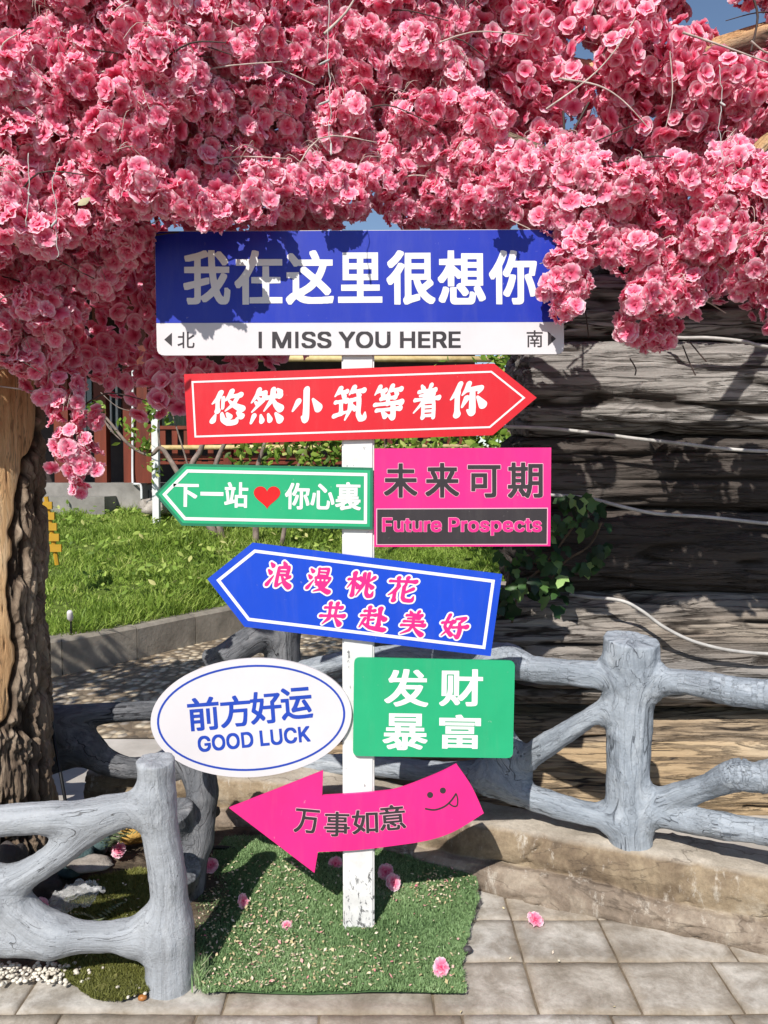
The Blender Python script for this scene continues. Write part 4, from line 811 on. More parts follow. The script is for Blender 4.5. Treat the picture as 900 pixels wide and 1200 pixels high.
'W意':[[146,-15,126,-11,114,-5,105,4,97,24,96,73,58,13,36,-7,20,-7,-8,9,-15,18,-13,36,15,68,47,122,45,272,48,280,0,281,-7,284,-11,292,-11,328,-7,334,0,337,92,338,91,344,82,357,22,357,15,360,11,368,11,404,13,410,22,415,170,415,167,436,171,444,210,455,222,455,230,451,252,415,398,415,404,413,409,404,409,368,406,361,398,357,340,357,330,338,422,337,429,334,433,328,433,292,429,284,422,281,374,280,377,272,377,126,374,118,423,56,433,38,431,20,396,1,380,1,372,7,353,40,336,60,327,14,319,2,302,-11,286,-15],[169,44,260,43,269,50,269,60,266,61,250,47,232,47,188,81,164,94,163,48],[313,84,315,86,309,94,309,104,314,114,252,114,278,90,296,91],[112,170,306,169,309,172,306,175,114,175],[112,228,306,227,308,230,114,231],[167,338,250,337,255,340,260,356,162,357,161,354]],
'hI MISS YOU HERE':[[-10,70,-11,326,-8,329,32,329,35,326,35,72,32,69],[176,70,176,328,240,328,308,155,311,158,376,328,438,328,438,70,390,70,388,212,333,72,328,69,288,69,284,71,281,76,226,214,224,70],[492,70,491,326,494,329,534,329,537,326,537,72,534,69],[632,69,604,83,589,98,579,120,577,132,578,150,628,150,633,134,641,124,654,115,676,109,694,113,707,120,719,132,723,140,723,146,720,153,708,165,684,175,626,191,605,204,595,214,587,228,583,248,583,266,589,292,607,314,620,323,634,329,718,329,726,327,752,311,765,294,771,276,770,252,722,252,717,266,708,277,696,285,680,289,664,287,646,277,641,272,635,258,640,247,652,237,676,227,728,213,751,200,765,186,773,172,775,162,775,128,771,112,756,89,740,77,720,69],[846,69,824,79,805,96,795,114,793,122,791,134,792,150,842,150,849,132,860,121,874,113,890,109,908,113,927,124,935,134,938,144,932,157,922,165,892,177,846,189,826,199,811,212,805,220,799,236,799,278,801,286,811,304,820,313,850,329,936,329,950,323,963,314,977,298,985,276,984,252,936,252,929,270,922,277,910,285,896,289,878,287,866,281,854,269,849,258,856,246,866,237,890,227,938,215,952,209,973,194,981,184,989,162,989,126,985,110,974,93,967,86,958,79,934,69],[1176,70,1175,172,1091,304,1087,314,1088,328,1142,328,1197,238,1202,234,1260,328,1314,328,1315,314,1311,304,1227,172,1226,70],[1404,69,1376,81,1366,89,1350,105,1333,134,1327,156,1323,184,1323,216,1329,254,1339,278,1352,297,1365,310,1384,323,1402,329,1486,329,1516,313,1536,293,1553,262,1561,224,1561,176,1557,150,1551,132,1538,109,1524,93,1502,77,1478,69],[1652,69,1626,81,1616,89,1599,110,1591,130,1589,142,1590,328,1638,328,1639,172,1643,148,1652,133,1662,123,1676,115,1690,111,1698,111,1714,115,1732,128,1743,142,1747,152,1749,164,1750,328,1798,328,1799,138,1791,112,1781,98,1769,86,1756,77,1736,69],[1928,70,1928,328,1978,328,1980,226,2084,225,2087,228,2088,328,2136,328,2136,70,2088,70,2086,180,1982,181,1979,178,1978,70],[2176,70,2176,328,2344,328,2344,288,2228,286,2228,224,2336,222,2337,182,2334,179,2228,178,2227,116,2230,113,2346,112,2346,70],[2378,70,2378,328,2500,329,2518,325,2534,317,2546,307,2561,282,2565,258,2565,236,2563,220,2557,202,2542,183,2526,172,2573,86,2572,70,2518,69,2466,164,2430,165,2427,162,2426,70],[2594,70,2594,328,2760,328,2760,288,2644,286,2644,224,2752,222,2753,182,2750,179,2644,178,2643,116,2646,113,2762,112,2762,70],[1441,112,1464,117,1487,134,1495,144,1505,164,1511,194,1507,228,1503,240,1493,258,1474,277,1458,285,1448,287,1434,287,1422,283,1406,273,1389,254,1381,238,1375,214,1375,186,1379,166,1385,152,1395,138,1407,126,1426,115],[2428,210,2476,209,2486,211,2501,220,2507,228,2513,244,2511,258,2502,273,2486,283,2468,287,2428,286]],
'fFuture Prospects':[[1806,-10,1806,258,1852,259,1858,253,1876,261,1908,263,1928,261,1948,253,1956,247,1973,228,1981,212,1987,188,1987,128,1981,104,1973,88,1955,68,1930,55,1916,53,1884,53,1872,55,1856,62,1854,-10],[878,53,864,55,840,65,821,82,815,90,807,106,801,130,801,184,807,210,815,226,823,236,840,251,866,261,884,263,918,261,934,257,946,251,956,243,969,228,975,216,981,194,983,176,982,140,858,139,854,138,855,132,868,113,890,101,900,101,912,105,923,114,930,126,956,127,978,120,979,100,967,78,952,65,940,59,912,53],[1498,53,1478,57,1456,69,1442,83,1431,100,1423,130,1423,186,1425,198,1429,210,1441,232,1462,251,1474,257,1490,261,1524,263,1544,261,1566,253,1583,240,1593,228,1603,208,1609,180,1609,136,1607,122,1597,94,1585,78,1570,65,1544,55,1532,53],[1684,53,1658,59,1645,66,1633,78,1627,86,1623,98,1624,122,1650,129,1668,129,1670,128,1677,114,1686,105,1696,101,1708,101,1716,103,1722,107,1731,118,1718,129,1662,143,1650,149,1637,160,1629,174,1627,186,1627,212,1629,224,1636,237,1646,247,1668,259,1696,263,1714,263,1742,259,1759,250,1775,232,1781,216,1780,198,1758,191,1736,191,1722,209,1706,217,1686,209,1680,200,1687,192,1696,187,1748,175,1764,167,1777,154,1783,142,1785,128,1785,108,1783,94,1776,81,1764,69,1748,59,1720,53],[2078,53,2064,55,2040,65,2021,82,2011,96,2001,130,2001,184,2007,210,2015,226,2021,234,2040,251,2066,261,2084,263,2118,261,2134,257,2154,245,2171,224,2181,194,2183,176,2182,140,2056,139,2053,136,2068,113,2090,101,2100,101,2112,105,2123,114,2130,126,2156,127,2178,120,2179,100,2167,78,2152,65,2140,59,2112,53],[2270,53,2250,57,2227,70,2213,84,2199,110,2195,130,2195,186,2201,210,2214,233,2227,246,2246,257,2262,261,2296,263,2316,261,2338,253,2355,240,2370,217,2372,258,2398,260,2400,302,2448,302,2450,260,2482,259,2485,256,2484,216,2452,215,2449,212,2449,116,2452,109,2458,103,2484,102,2489,86,2488,58,2476,55,2444,55,2430,57,2420,61,2411,68,2405,76,2399,94,2398,214,2372,215,2371,194,2368,189,2344,183,2326,183,2324,184,2316,199,2309,206,2298,213,2286,215,2270,209,2259,198,2251,186,2247,174,2245,164,2245,150,2249,134,2256,121,2270,107,2282,101,2290,101,2308,109,2317,118,2324,132,2348,133,2370,126,2371,104,2365,88,2358,79,2342,65,2316,55,2304,53],[2556,53,2530,59,2517,66,2505,78,2499,86,2495,98,2496,122,2522,129,2540,129,2542,128,2549,114,2558,105,2568,101,2580,101,2588,103,2601,114,2603,118,2590,129,2534,143,2522,149,2509,160,2501,174,2499,184,2499,214,2501,224,2508,237,2518,247,2540,259,2568,263,2586,263,2614,259,2631,250,2647,232,2653,216,2652,198,2628,191,2608,191,2594,209,2578,217,2564,213,2555,206,2552,200,2559,192,2568,187,2620,175,2636,167,2647,156,2653,148,2655,140,2655,96,2647,80,2635,68,2620,59,2592,53],[234,55,218,59,201,70,187,92,183,106,184,258,230,258,231,142,233,130,238,119,249,108,258,103,266,103,274,105,289,118,295,126,299,140,300,258,348,258,348,58,304,57,302,58,300,64,298,65,284,57,274,55],[428,55,406,61,396,69,387,84,385,94,385,212,382,215,360,215,357,218,358,258,384,260,385,300,388,303,434,302,436,260,468,259,471,256,470,216,438,215,435,212,435,116,438,109,444,103,470,102,475,84,475,60,474,58,462,55],[540,55,524,59,507,70,495,86,489,104,490,258,536,258,537,142,539,130,544,119,555,108,564,103,572,103,580,105,595,118,605,140,606,258,654,258,654,58,610,57,608,58,606,64,604,65,590,57,580,55],[-10,58,-10,320,156,320,156,276,42,275,39,272,40,212,146,210,146,164,40,162,38,58],[686,58,686,258,730,259,736,255,760,263,788,263,796,260,796,214,768,213,752,207,741,196,735,182,734,58],[1098,58,1098,320,1220,321,1250,311,1271,292,1277,282,1283,262,1285,220,1283,204,1273,180,1259,164,1236,151,1218,147,1148,146,1146,58],[1308,58,1308,258,1352,259,1358,255,1382,263,1410,263,1418,260,1418,214,1390,213,1382,211,1373,206,1365,198,1357,184,1356,58],[1509,102,1518,101,1526,103,1535,108,1543,116,1555,136,1559,156,1553,184,1545,198,1530,211,1518,215,1512,215,1498,209,1487,198,1479,186,1473,164,1473,148,1483,122,1497,108],[1891,102,1898,101,1906,103,1920,114,1933,134,1937,152,1937,168,1927,194,1919,204,1898,215,1886,213,1871,202,1859,182,1855,164,1855,150,1859,134,1865,122,1881,106],[856,184,924,183,927,186,920,199,911,208,902,213,890,215,882,213,870,205,861,196],[2056,184,2124,183,2127,186,2120,199,2111,208,2102,213,2090,215,2082,213,2070,205,2061,196],[1148,194,1182,193,1196,195,1218,205,1225,212,1233,234,1229,250,1223,258,1210,269,1200,273,1186,275,1148,274]],
'FFuture Prospects':[[1806,-17,1799,-8,1799,258,1808,265,1852,265,1860,262,1876,267,1908,269,1928,267,1952,257,1977,232,1987,212,1994,184,1994,130,1987,104,1977,84,1959,64,1930,49,1884,47,1862,52,1861,-8,1858,-14,1852,-17],[878,47,852,53,829,66,815,80,801,106,795,130,795,184,801,206,798,209,760,205,743,188,741,180,741,60,738,54,732,51,688,51,682,54,679,60,679,256,682,262,688,265,738,263,760,269,788,269,796,267,803,258,804,217,818,239,829,250,852,263,866,267,900,269,928,265,950,255,965,242,981,216,987,196,989,142,982,133,962,132,982,124,985,118,985,98,977,82,966,69,940,53,912,47],[1498,47,1478,51,1451,66,1438,79,1425,100,1417,130,1417,186,1423,206,1420,209,1382,205,1369,194,1363,184,1363,60,1360,54,1354,51,1310,51,1304,54,1301,60,1301,256,1304,262,1310,265,1360,263,1382,269,1410,269,1418,267,1425,258,1426,217,1438,237,1451,250,1474,263,1490,267,1524,269,1544,267,1570,257,1588,243,1597,232,1609,208,1615,180,1615,136,1607,102,1590,75,1574,61,1544,49],[1684,47,1658,53,1641,62,1627,76,1617,96,1617,120,1620,126,1638,133,1664,136,1638,151,1631,158,1623,174,1621,186,1623,224,1631,240,1642,251,1668,265,1696,269,1734,267,1764,253,1779,236,1787,218,1787,200,1784,194,1758,185,1738,184,1768,171,1783,156,1791,128,1789,94,1781,78,1768,65,1748,53,1720,47],[2078,47,2052,53,2028,67,2007,92,1994,130,1994,184,2001,210,2011,230,2030,251,2064,267,2084,269,2118,267,2134,263,2158,249,2167,240,2181,216,2188,182,2195,210,2210,237,2223,250,2246,263,2280,269,2314,267,2342,257,2364,238,2365,256,2368,262,2392,266,2393,300,2396,306,2402,309,2448,309,2455,300,2456,266,2484,265,2491,256,2491,218,2488,212,2482,209,2458,209,2455,206,2455,116,2462,109,2488,108,2492,126,2510,133,2536,136,2518,145,2505,156,2493,184,2493,214,2495,224,2504,241,2522,257,2540,265,2568,269,2614,265,2634,255,2645,244,2659,218,2659,200,2656,194,2638,187,2610,184,2642,169,2657,152,2661,140,2661,98,2653,78,2638,63,2614,51,2592,47,2542,49,2514,61,2496,80,2495,58,2488,51,2444,49,2420,55,2405,66,2395,84,2393,94,2392,208,2378,208,2377,192,2368,183,2344,177,2326,177,2320,180,2313,194,2305,202,2298,207,2286,209,2273,204,2257,186,2251,164,2251,150,2255,134,2260,125,2272,113,2284,107,2303,112,2324,139,2348,139,2374,130,2377,124,2377,102,2369,84,2355,68,2330,53,2304,47,2272,47,2240,55,2222,67,2205,86,2193,110,2188,137,2180,133,2162,132,2182,124,2185,118,2185,98,2177,82,2165,68,2156,61,2128,49],[234,49,218,53,197,66,189,76,179,98,177,108,177,256,180,262,186,265,228,265,234,262,237,256,237,142,239,132,241,124,252,113,266,109,276,113,286,123,293,142,293,256,296,262,302,265,352,263,376,265,379,268,379,300,382,306,388,309,432,309,438,306,441,300,442,266,470,265,477,256,477,218,474,212,468,209,444,209,441,206,441,116,446,109,468,109,474,106,481,84,481,60,478,54,462,49,430,49,410,53,392,65,381,84,379,94,379,206,376,209,356,210,355,60,352,54,346,51,304,51,296,56,274,49],[540,49,524,53,503,66,491,82,485,96,483,106,483,258,492,265,534,265,540,262,543,256,543,142,545,132,547,124,558,113,572,109,582,113,592,123,599,142,599,258,608,265,654,265,661,256,661,58,652,51,610,51,602,56,580,49],[-10,51,-17,60,-17,318,-14,324,-8,327,154,327,160,324,163,318,163,278,156,269,48,269,45,266,46,218,144,217,150,214,153,208,153,166,150,160,144,157,46,156,45,58,36,51],[1098,51,1091,60,1091,318,1094,324,1100,327,1220,327,1254,315,1275,296,1283,282,1289,262,1291,248,1289,206,1277,176,1263,160,1236,145,1218,141,1154,140,1153,60,1150,54,1144,51],[889,108,900,107,908,109,920,119,927,132,862,132,872,117],[1509,108,1526,109,1539,120,1549,136,1553,156,1545,188,1533,202,1518,209,1502,205,1491,194,1485,186,1479,164,1479,148,1487,126,1500,113],[1693,108,1708,107,1716,109,1723,118,1718,123,1706,127,1676,132,1679,120],[1891,108,1906,109,1916,118,1927,134,1931,152,1931,168,1923,190,1915,200,1898,209,1886,207,1874,197,1865,182,1861,164,1861,150,1869,126,1876,118],[2089,108,2100,107,2108,109,2120,119,2127,132,2062,132,2072,117],[2565,108,2580,107,2588,109,2595,118,2590,123,2578,127,2548,132,2551,120],[1727,186,1731,186,1723,200,1712,209,1704,211,1687,202,1696,193],[2599,186,2603,186,2595,200,2584,209,2576,211,2559,202,2568,193],[866,190,918,190,907,204,894,209,876,203],[2066,190,2118,190,2107,204,2094,209,2076,203],[1154,200,1182,199,1198,201,1213,208,1221,216,1227,234,1220,253,1212,261,1200,267,1186,269,1154,268]],
'gGOOD LUCK':[[90,-11,68,-7,40,5,29,14,9,36,-5,66,-11,98,-11,152,-9,166,-3,190,9,214,28,235,40,245,60,255,76,259,90,261,124,261,138,259,168,249,192,231,205,214,213,198,217,184,216,162,168,161,166,162,152,187,134,203,112,211,102,211,84,205,73,198,60,185,51,172,43,152,39,122,43,98,49,82,61,64,78,49,90,43,106,39,122,41,142,51,155,64,165,82,166,88,106,90,106,134,216,135,219,132,219,76,217,64,213,50,200,27,182,9,170,1,140,-9,124,-11],[340,-11,310,-5,290,5,267,26,257,40,243,72,239,96,239,154,241,166,247,190,257,210,272,229,294,247,310,255,326,259,342,261,388,259,410,253,428,243,443,230,457,212,467,192,475,160,475,140,477,134,475,90,467,58,457,38,443,20,429,8,410,-3,388,-9,374,-11],[596,-11,566,-5,546,5,523,26,513,40,499,72,495,96,495,154,497,166,503,190,513,210,528,229,550,247,566,255,582,259,598,261,644,259,666,253,684,243,699,230,713,212,723,192,731,160,731,140,733,134,731,90,723,58,713,38,699,20,685,8,666,-3,644,-9,630,-11],[1360,-11,1330,-3,1315,6,1304,15,1294,27,1283,50,1281,60,1282,256,1330,256,1331,88,1333,78,1344,59,1358,47,1376,39,1392,39,1402,41,1418,51,1431,64,1439,84,1440,256,1490,256,1491,68,1485,42,1472,21,1462,11,1436,-5,1408,-11],[1620,-11,1598,-7,1570,5,1560,13,1539,36,1527,60,1519,96,1519,154,1521,166,1527,190,1537,210,1547,224,1570,245,1590,255,1608,259,1622,261,1668,259,1690,253,1702,247,1724,229,1741,202,1747,180,1746,162,1698,161,1696,162,1682,189,1668,201,1652,209,1642,211,1632,211,1614,205,1601,196,1590,185,1581,172,1573,152,1569,122,1577,86,1590,65,1601,54,1624,41,1634,39,1642,39,1656,43,1675,54,1687,68,1693,84,1698,89,1746,88,1747,70,1741,48,1731,30,1718,15,1702,3,1690,-3,1668,-9,1654,-11],[762,-6,762,256,876,257,904,251,930,237,955,210,967,184,973,152,973,100,969,76,963,56,949,32,934,17,920,7,902,-1,884,-5,872,-7],[1092,-6,1091,254,1094,257,1140,257,1143,254,1144,42,1254,40,1255,-4,1252,-7],[1774,-6,1774,256,1824,256,1826,158,1841,172,1918,257,1978,256,1978,235,1890,140,1977,18,1979,12,1978,-6,1923,-6,1848,98,1825,74,1824,-6],[351,40,360,39,376,43,398,57,417,84,425,114,425,136,423,148,419,162,409,180,401,190,388,201,376,207,360,211,344,209,328,201,311,186,297,164,289,130,293,98,297,86,309,66,328,49],[607,40,616,39,632,43,654,57,673,84,681,114,681,136,679,148,673,166,665,180,657,190,644,201,632,207,616,211,608,211,590,205,567,186,553,164,545,130,549,98,553,86,565,66,584,49],[812,42,852,41,876,47,891,56,905,70,917,92,921,108,923,130,915,164,898,189,872,205,856,209,812,208]],
'b悠':[[214,-10,194,0,172,15,148,37,139,50,133,70,131,90,129,144,132,155,139,164,146,168,154,171,164,167,170,156,194,96,208,85,211,86,210,90,195,148,204,162,214,166,222,164,270,134,276,128,281,118,280,98,273,84,249,64,278,65,306,70,328,97,340,102,319,152,322,164,334,175,335,178,274,226,196,174,188,173,184,175,181,182,186,193,241,252,247,262,220,306,216,319,183,302,179,226,174,212,167,204,158,200,150,200,144,203,139,212,140,358,130,340,121,302,123,228,135,198,132,180,126,167,113,154,106,150,85,144,87,134,83,64,78,50,70,38,50,24,42,21,24,22,13,28,8,36,5,44,5,60,14,81,57,138,70,150,60,166,59,180,68,204,71,218,71,282,70,288,68,289,34,269,26,272,23,280,70,354,99,424,106,437,115,446,132,454,144,455,156,450,162,444,167,434,166,416,142,360,158,374,166,377,176,375,183,370,186,362,186,337,194,348,212,384,236,446,252,462,274,469,284,466,292,461,299,448,298,430,284,396,284,393,338,404,362,419,376,423,394,418,402,411,406,402,407,384,400,368,393,358,382,350,358,342,324,278,330,274,404,248,417,242,428,230,435,214,435,200,430,188,415,170,386,156,419,138,426,122,427,110,416,85,406,75,394,68,386,65,370,65,352,76,352,38,346,21,337,10,328,4,312,-2,280,-9,260,-11],[275,302,280,304,301,342,300,346,256,340,236,330]],
'b然':[[386,4,371,10,361,22,328,124,328,132,332,140,344,148,350,148,358,144,434,98,442,92,450,78,453,64,451,52,439,28,426,15,414,8,398,3],[20,6,10,12,7,26,30,114,37,126,50,137,66,143,82,140,91,134,96,122,97,108,94,100,39,14,30,8],[152,8,138,16,131,32,131,44,133,54,134,112,140,125,154,131,164,125,188,86,200,66,203,50,198,34,182,15,166,8],[260,16,250,20,243,26,237,40,231,124,237,134,246,139,256,138,261,134,304,78,309,64,304,44,294,29,276,18],[388,140,379,142,368,149,342,177,314,218,298,259,200,159,192,155,184,158,181,164,183,170,252,294,256,305,222,295,208,298,198,281,190,273,88,187,38,148,30,147,25,150,23,156,28,167,82,230,60,268,59,276,64,286,72,292,82,293,114,279,117,280,94,317,32,264,22,261,15,268,16,274,24,290,69,368,90,426,102,446,124,459,138,459,148,454,154,448,159,436,159,426,154,412,156,409,208,421,224,416,232,406,235,394,230,357,246,353,264,355,267,358,271,408,276,430,286,445,302,456,312,459,330,456,340,446,344,429,356,440,368,443,420,422,429,416,435,404,434,382,439,360,434,342,427,330,412,316,390,307,380,308,360,315,334,315,331,310,336,299,364,267,434,234,443,228,450,214,453,206,453,188,441,164,430,153,418,146,406,141],[151,326,156,326,158,329,164,352,128,349,119,344,122,339],[343,372,360,376,362,378,348,412,344,417,341,404,341,376]],
'b小':[[204,-14,188,-8,176,4,166,28,155,66,160,78,166,82,176,84,179,92,185,190,185,408,196,434,208,447,224,456,246,459,263,450,270,438,273,426,273,108,271,68,266,36,260,20,251,6,228,-10,212,-15],[370,120,356,127,344,144,306,268,301,284,302,292,307,300,316,306,324,306,334,300,435,226,444,216,450,202,451,180,448,170,434,145,421,132,402,122,394,119],[36,134,30,140,30,152,82,278,100,299,114,306,136,309,148,304,156,296,163,278,160,262,152,244,54,139,44,134]],
'b筑':[[360,-2,348,1,340,7,316,54,307,84,308,134,306,135,288,129,278,132,268,139,260,156,220,88,178,24,170,16,160,16,155,24,182,106,180,110,142,94,129,82,120,78,92,74,28,48,10,48,-2,58,-5,78,6,99,24,110,80,124,86,134,89,152,89,222,86,230,82,236,78,237,64,234,40,225,26,229,20,234,15,246,20,264,30,277,44,284,54,285,70,281,135,292,124,308,116,344,111,360,98,358,80,350,66,348,38,324,28,324,23,330,28,345,78,446,85,456,94,462,116,469,134,460,140,448,141,434,130,408,158,412,182,424,192,427,206,422,214,415,218,400,216,388,212,380,200,366,190,360,177,356,185,340,185,326,180,312,194,313,206,310,220,298,238,305,258,304,312,321,315,324,308,360,304,367,280,365,260,357,244,360,221,340,216,340,210,344,212,360,251,450,258,461,272,472,284,477,296,477,306,472,312,466,317,456,317,442,306,416,318,415,372,424,382,427,404,439,424,438,436,430,442,416,443,406,437,388,427,374,418,368,402,361,388,362,374,369,364,368,374,358,379,346,378,334,370,316,375,302,377,284,377,228,371,156,371,110,380,88,392,73,396,77,419,122,428,127,436,124,449,68,449,46,438,23,424,12,394,-1],[149,140,154,139,190,147,196,152,201,180,204,242,180,233,170,234,154,241,144,241,141,238,139,230,139,190,141,154,144,146],[310,198,313,202,312,260,300,261,268,254,268,228,275,226]],
'b等':[[280,-10,270,-7,259,0,247,12,222,45,202,21,188,14,172,11,154,20,148,30,128,90,124,108,100,107,54,98,40,103,34,114,33,124,40,140,51,152,62,156,146,155,248,164,259,168,259,188,254,191,240,191,218,181,202,182,186,189,90,183,32,173,22,174,11,182,7,190,8,204,15,218,32,230,42,233,86,230,146,233,180,237,193,242,193,258,190,261,150,257,116,247,106,250,98,258,95,274,99,286,112,301,123,308,112,359,98,358,80,350,66,348,38,324,28,324,24,328,28,344,78,446,86,457,102,466,114,469,124,466,133,462,138,454,141,434,130,408,158,412,182,424,192,427,206,422,214,414,218,400,216,388,212,380,200,366,190,360,177,356,184,342,186,329,208,352,252,452,264,467,276,474,284,477,298,476,308,471,315,462,317,456,317,442,306,416,318,415,370,423,382,427,402,438,414,440,432,434,440,422,443,412,440,396,428,375,419,368,400,361,388,362,374,369,364,368,373,360,378,350,379,336,370,318,360,308,356,290,344,271,326,261,310,261,284,267,250,265,247,262,248,254,254,246,266,245,354,255,384,262,416,273,430,273,442,268,449,262,457,242,454,226,448,212,437,198,421,186,428,178,433,168,433,150,426,134,417,122,396,111,386,110,354,117,336,116,337,62,335,38,330,22,323,10,310,-2,298,-8],[249,72,256,72,259,86,259,112,256,115,180,113,175,110,211,90,224,73],[334,174,360,177,386,186,382,189,358,193,334,193,331,190,331,182],[258,314,286,315,314,324,315,330,306,366,290,367,260,357,246,360,242,359,242,354,256,338]],
'b着':[[148,-30,135,-24,125,-8,125,6,132,24,137,52,138,142,136,150,128,147,24,62,18,59,10,60,5,68,15,84,105,186,134,224,106,225,34,213,22,213,14,217,9,224,7,230,8,242,18,261,28,268,36,271,98,269,138,273,146,272,156,274,157,278,154,281,104,280,96,288,96,300,99,308,112,318,168,325,171,328,171,334,136,333,96,323,86,323,76,327,69,338,70,354,76,367,84,374,98,381,130,380,121,432,126,444,132,451,148,456,195,422,202,408,204,391,226,393,238,389,242,396,258,446,266,461,286,474,294,477,306,476,314,473,322,464,325,458,325,440,316,421,291,396,324,402,354,413,366,413,380,407,389,392,389,374,386,366,379,354,360,338,363,324,360,314,354,302,346,292,382,297,422,308,432,307,442,301,450,289,450,268,439,246,430,238,418,232,400,229,372,235,354,234,363,192,365,104,361,4,354,-10,346,-19,326,-29,310,-25,301,-16,299,4,294,6,208,6,200,4,191,-10,172,-26,158,-31],[192,50,226,49,298,53,302,58,303,68,298,71,192,69,189,64],[190,110,288,111,304,114,306,126,304,129,284,129,192,125,188,122],[190,168,246,167,256,169,302,169,306,172,305,184,302,187,290,189,246,189,192,183,189,180]],
'b你':[[80,-14,70,-11,59,-4,52,8,49,18,49,28,58,56,63,82,65,246,62,249,56,246,20,218,10,218,5,226,60,334,102,434,118,452,134,459,148,459,156,455,164,446,167,426,136,342,139,326,139,310,129,270,129,132,131,94,136,74,142,60,145,44,138,22,131,10,120,-1,104,-10,88,-15],[264,8,248,14,238,23,227,40,209,82,210,90,216,98,222,101,238,98,241,100,244,220,236,213,167,120,154,115,146,119,143,124,144,134,160,192,180,254,187,264,197,272,214,278,226,279,244,272,249,314,244,317,214,314,170,277,158,270,150,271,147,278,148,284,182,358,207,434,222,451,238,459,252,459,260,456,268,449,272,440,272,422,257,384,258,380,334,395,396,403,412,397,418,390,423,378,418,354,410,339,394,321,354,288,346,288,341,294,347,326,320,325,317,322,327,128,325,56,318,38,302,19,278,8],[400,96,380,102,366,118,327,250,330,260,340,270,352,270,375,254,454,192,462,178,465,170,464,152,457,132,448,119,439,110,424,101]],
'b浪':[[378,4,368,7,354,16,318,45,287,78,274,100,219,40,198,25,186,21,170,20,158,25,150,38,147,74,149,142,161,338,164,348,173,362,186,370,196,373,212,371,250,380,250,388,235,432,241,446,248,452,258,456,268,454,316,423,324,412,326,394,348,395,362,393,369,390,376,383,383,352,383,332,371,240,374,237,384,242,398,244,410,239,418,226,419,214,416,206,411,196,400,185,334,156,330,153,339,140,352,132,428,96,438,87,444,74,447,62,445,50,435,30,422,17,410,10,390,3],[8,22,1,24,-7,32,-12,44,-13,58,-6,76,105,208,114,214,120,214,126,206,124,198,58,46,48,33,32,23,26,21],[213,90,267,120,236,200,230,209,216,209,213,206,211,96],[304,180,308,179,323,192,325,196,315,202,308,212,282,210,282,205],[48,210,38,214,30,222,2,284,6,299,18,306,26,306,84,280,92,273,96,264,97,248,89,230,70,213,58,209],[214,252,224,251,308,259,312,262,313,270,310,273,300,273,218,267,215,264],[216,308,314,313,318,316,319,326,314,329,280,329,224,323,217,318],[76,324,68,326,58,334,30,394,30,409,35,416,42,420,58,418,110,395,116,391,122,380,123,362,115,344,100,330,84,324]],
'o浪':[[378,-24,360,-20,339,-8,304,21,270,54,232,15,204,-2,174,-9,146,0,128,17,123,30,119,74,120,113,116,108,82,32,64,11,54,4,36,-5,10,-7,-12,0,-32,19,-41,48,-35,82,-25,98,45,180,44,182,23,190,6,208,-24,274,-27,286,-22,304,-15,316,-4,326,24,337,4,384,1,398,5,422,23,442,32,446,50,449,68,444,112,425,128,416,139,406,152,381,176,396,196,401,212,400,214,404,207,432,216,458,234,476,260,485,282,478,330,447,352,423,382,414,400,397,407,376,411,350,409,308,403,274,423,264,438,249,444,236,447,216,442,196,435,182,413,160,391,150,388,146,446,117,465,96,470,84,475,60,470,38,464,24,436,-7,410,-20,390,-25]],
'b漫':[[388,-36,352,-23,264,25,144,-7,134,-6,130,-2,130,6,135,14,224,65,226,68,195,108,168,107,156,114,153,120,153,132,158,146,144,150,136,160,135,176,139,190,135,216,132,226,121,244,122,254,129,270,144,282,158,285,161,288,169,320,169,388,161,410,161,422,169,438,186,450,198,452,214,444,220,443,306,459,352,461,366,456,374,446,379,420,379,400,367,298,370,295,408,297,416,293,420,288,425,276,425,252,416,227,390,178,376,162,370,142,362,126,336,87,340,84,432,59,448,47,455,28,452,8,442,-10,435,-18,412,-32,396,-37],[8,22,1,24,-7,32,-12,44,-13,58,-6,76,105,208,114,214,120,214,126,206,124,198,58,46,48,33,32,23,26,21],[187,198,216,200,214,233,184,233,176,230,180,206],[258,204,284,204,287,224,286,236,280,238,256,236,255,222],[326,208,342,207,356,210,366,232,367,240,344,241,327,238,325,232],[48,210,38,214,30,222,2,284,6,299,18,306,26,306,84,280,92,273,96,264,97,248,89,230,70,213,58,209],[76,324,68,326,58,334,30,394,30,409,35,416,42,420,58,418,110,395,116,391,122,380,123,362,115,344,100,330,84,324],[212,326,312,327,316,330,317,342,314,345,212,341,209,336],[210,382,320,385,323,388,323,402,318,405,274,405,224,401,210,396]],
'o漫':[[388,-64,370,-60,346,-50,260,-5,144,-35,119,-30,107,-18,103,-10,101,4,108,24,122,38,185,76,182,80,158,81,143,88,132,100,124,123,82,32,64,11,54,4,36,-5,10,-7,-12,0,-32,19,-41,48,-35,82,-25,98,45,180,44,182,23,190,6,208,-24,274,-27,286,-22,304,-15,316,-4,326,24,337,4,384,1,398,5,422,23,442,44,449,62,446,130,415,132,416,136,434,146,453,164,470,176,476,194,480,230,473,306,487,354,489,380,480,396,465,403,446,407,418,405,376,398,327,428,318,444,303,453,276,453,254,442,217,414,164,402,148,396,132,382,104,384,101,440,86,456,77,471,62,478,49,483,20,478,-2,470,-18,448,-43,422,-58,396,-65]],
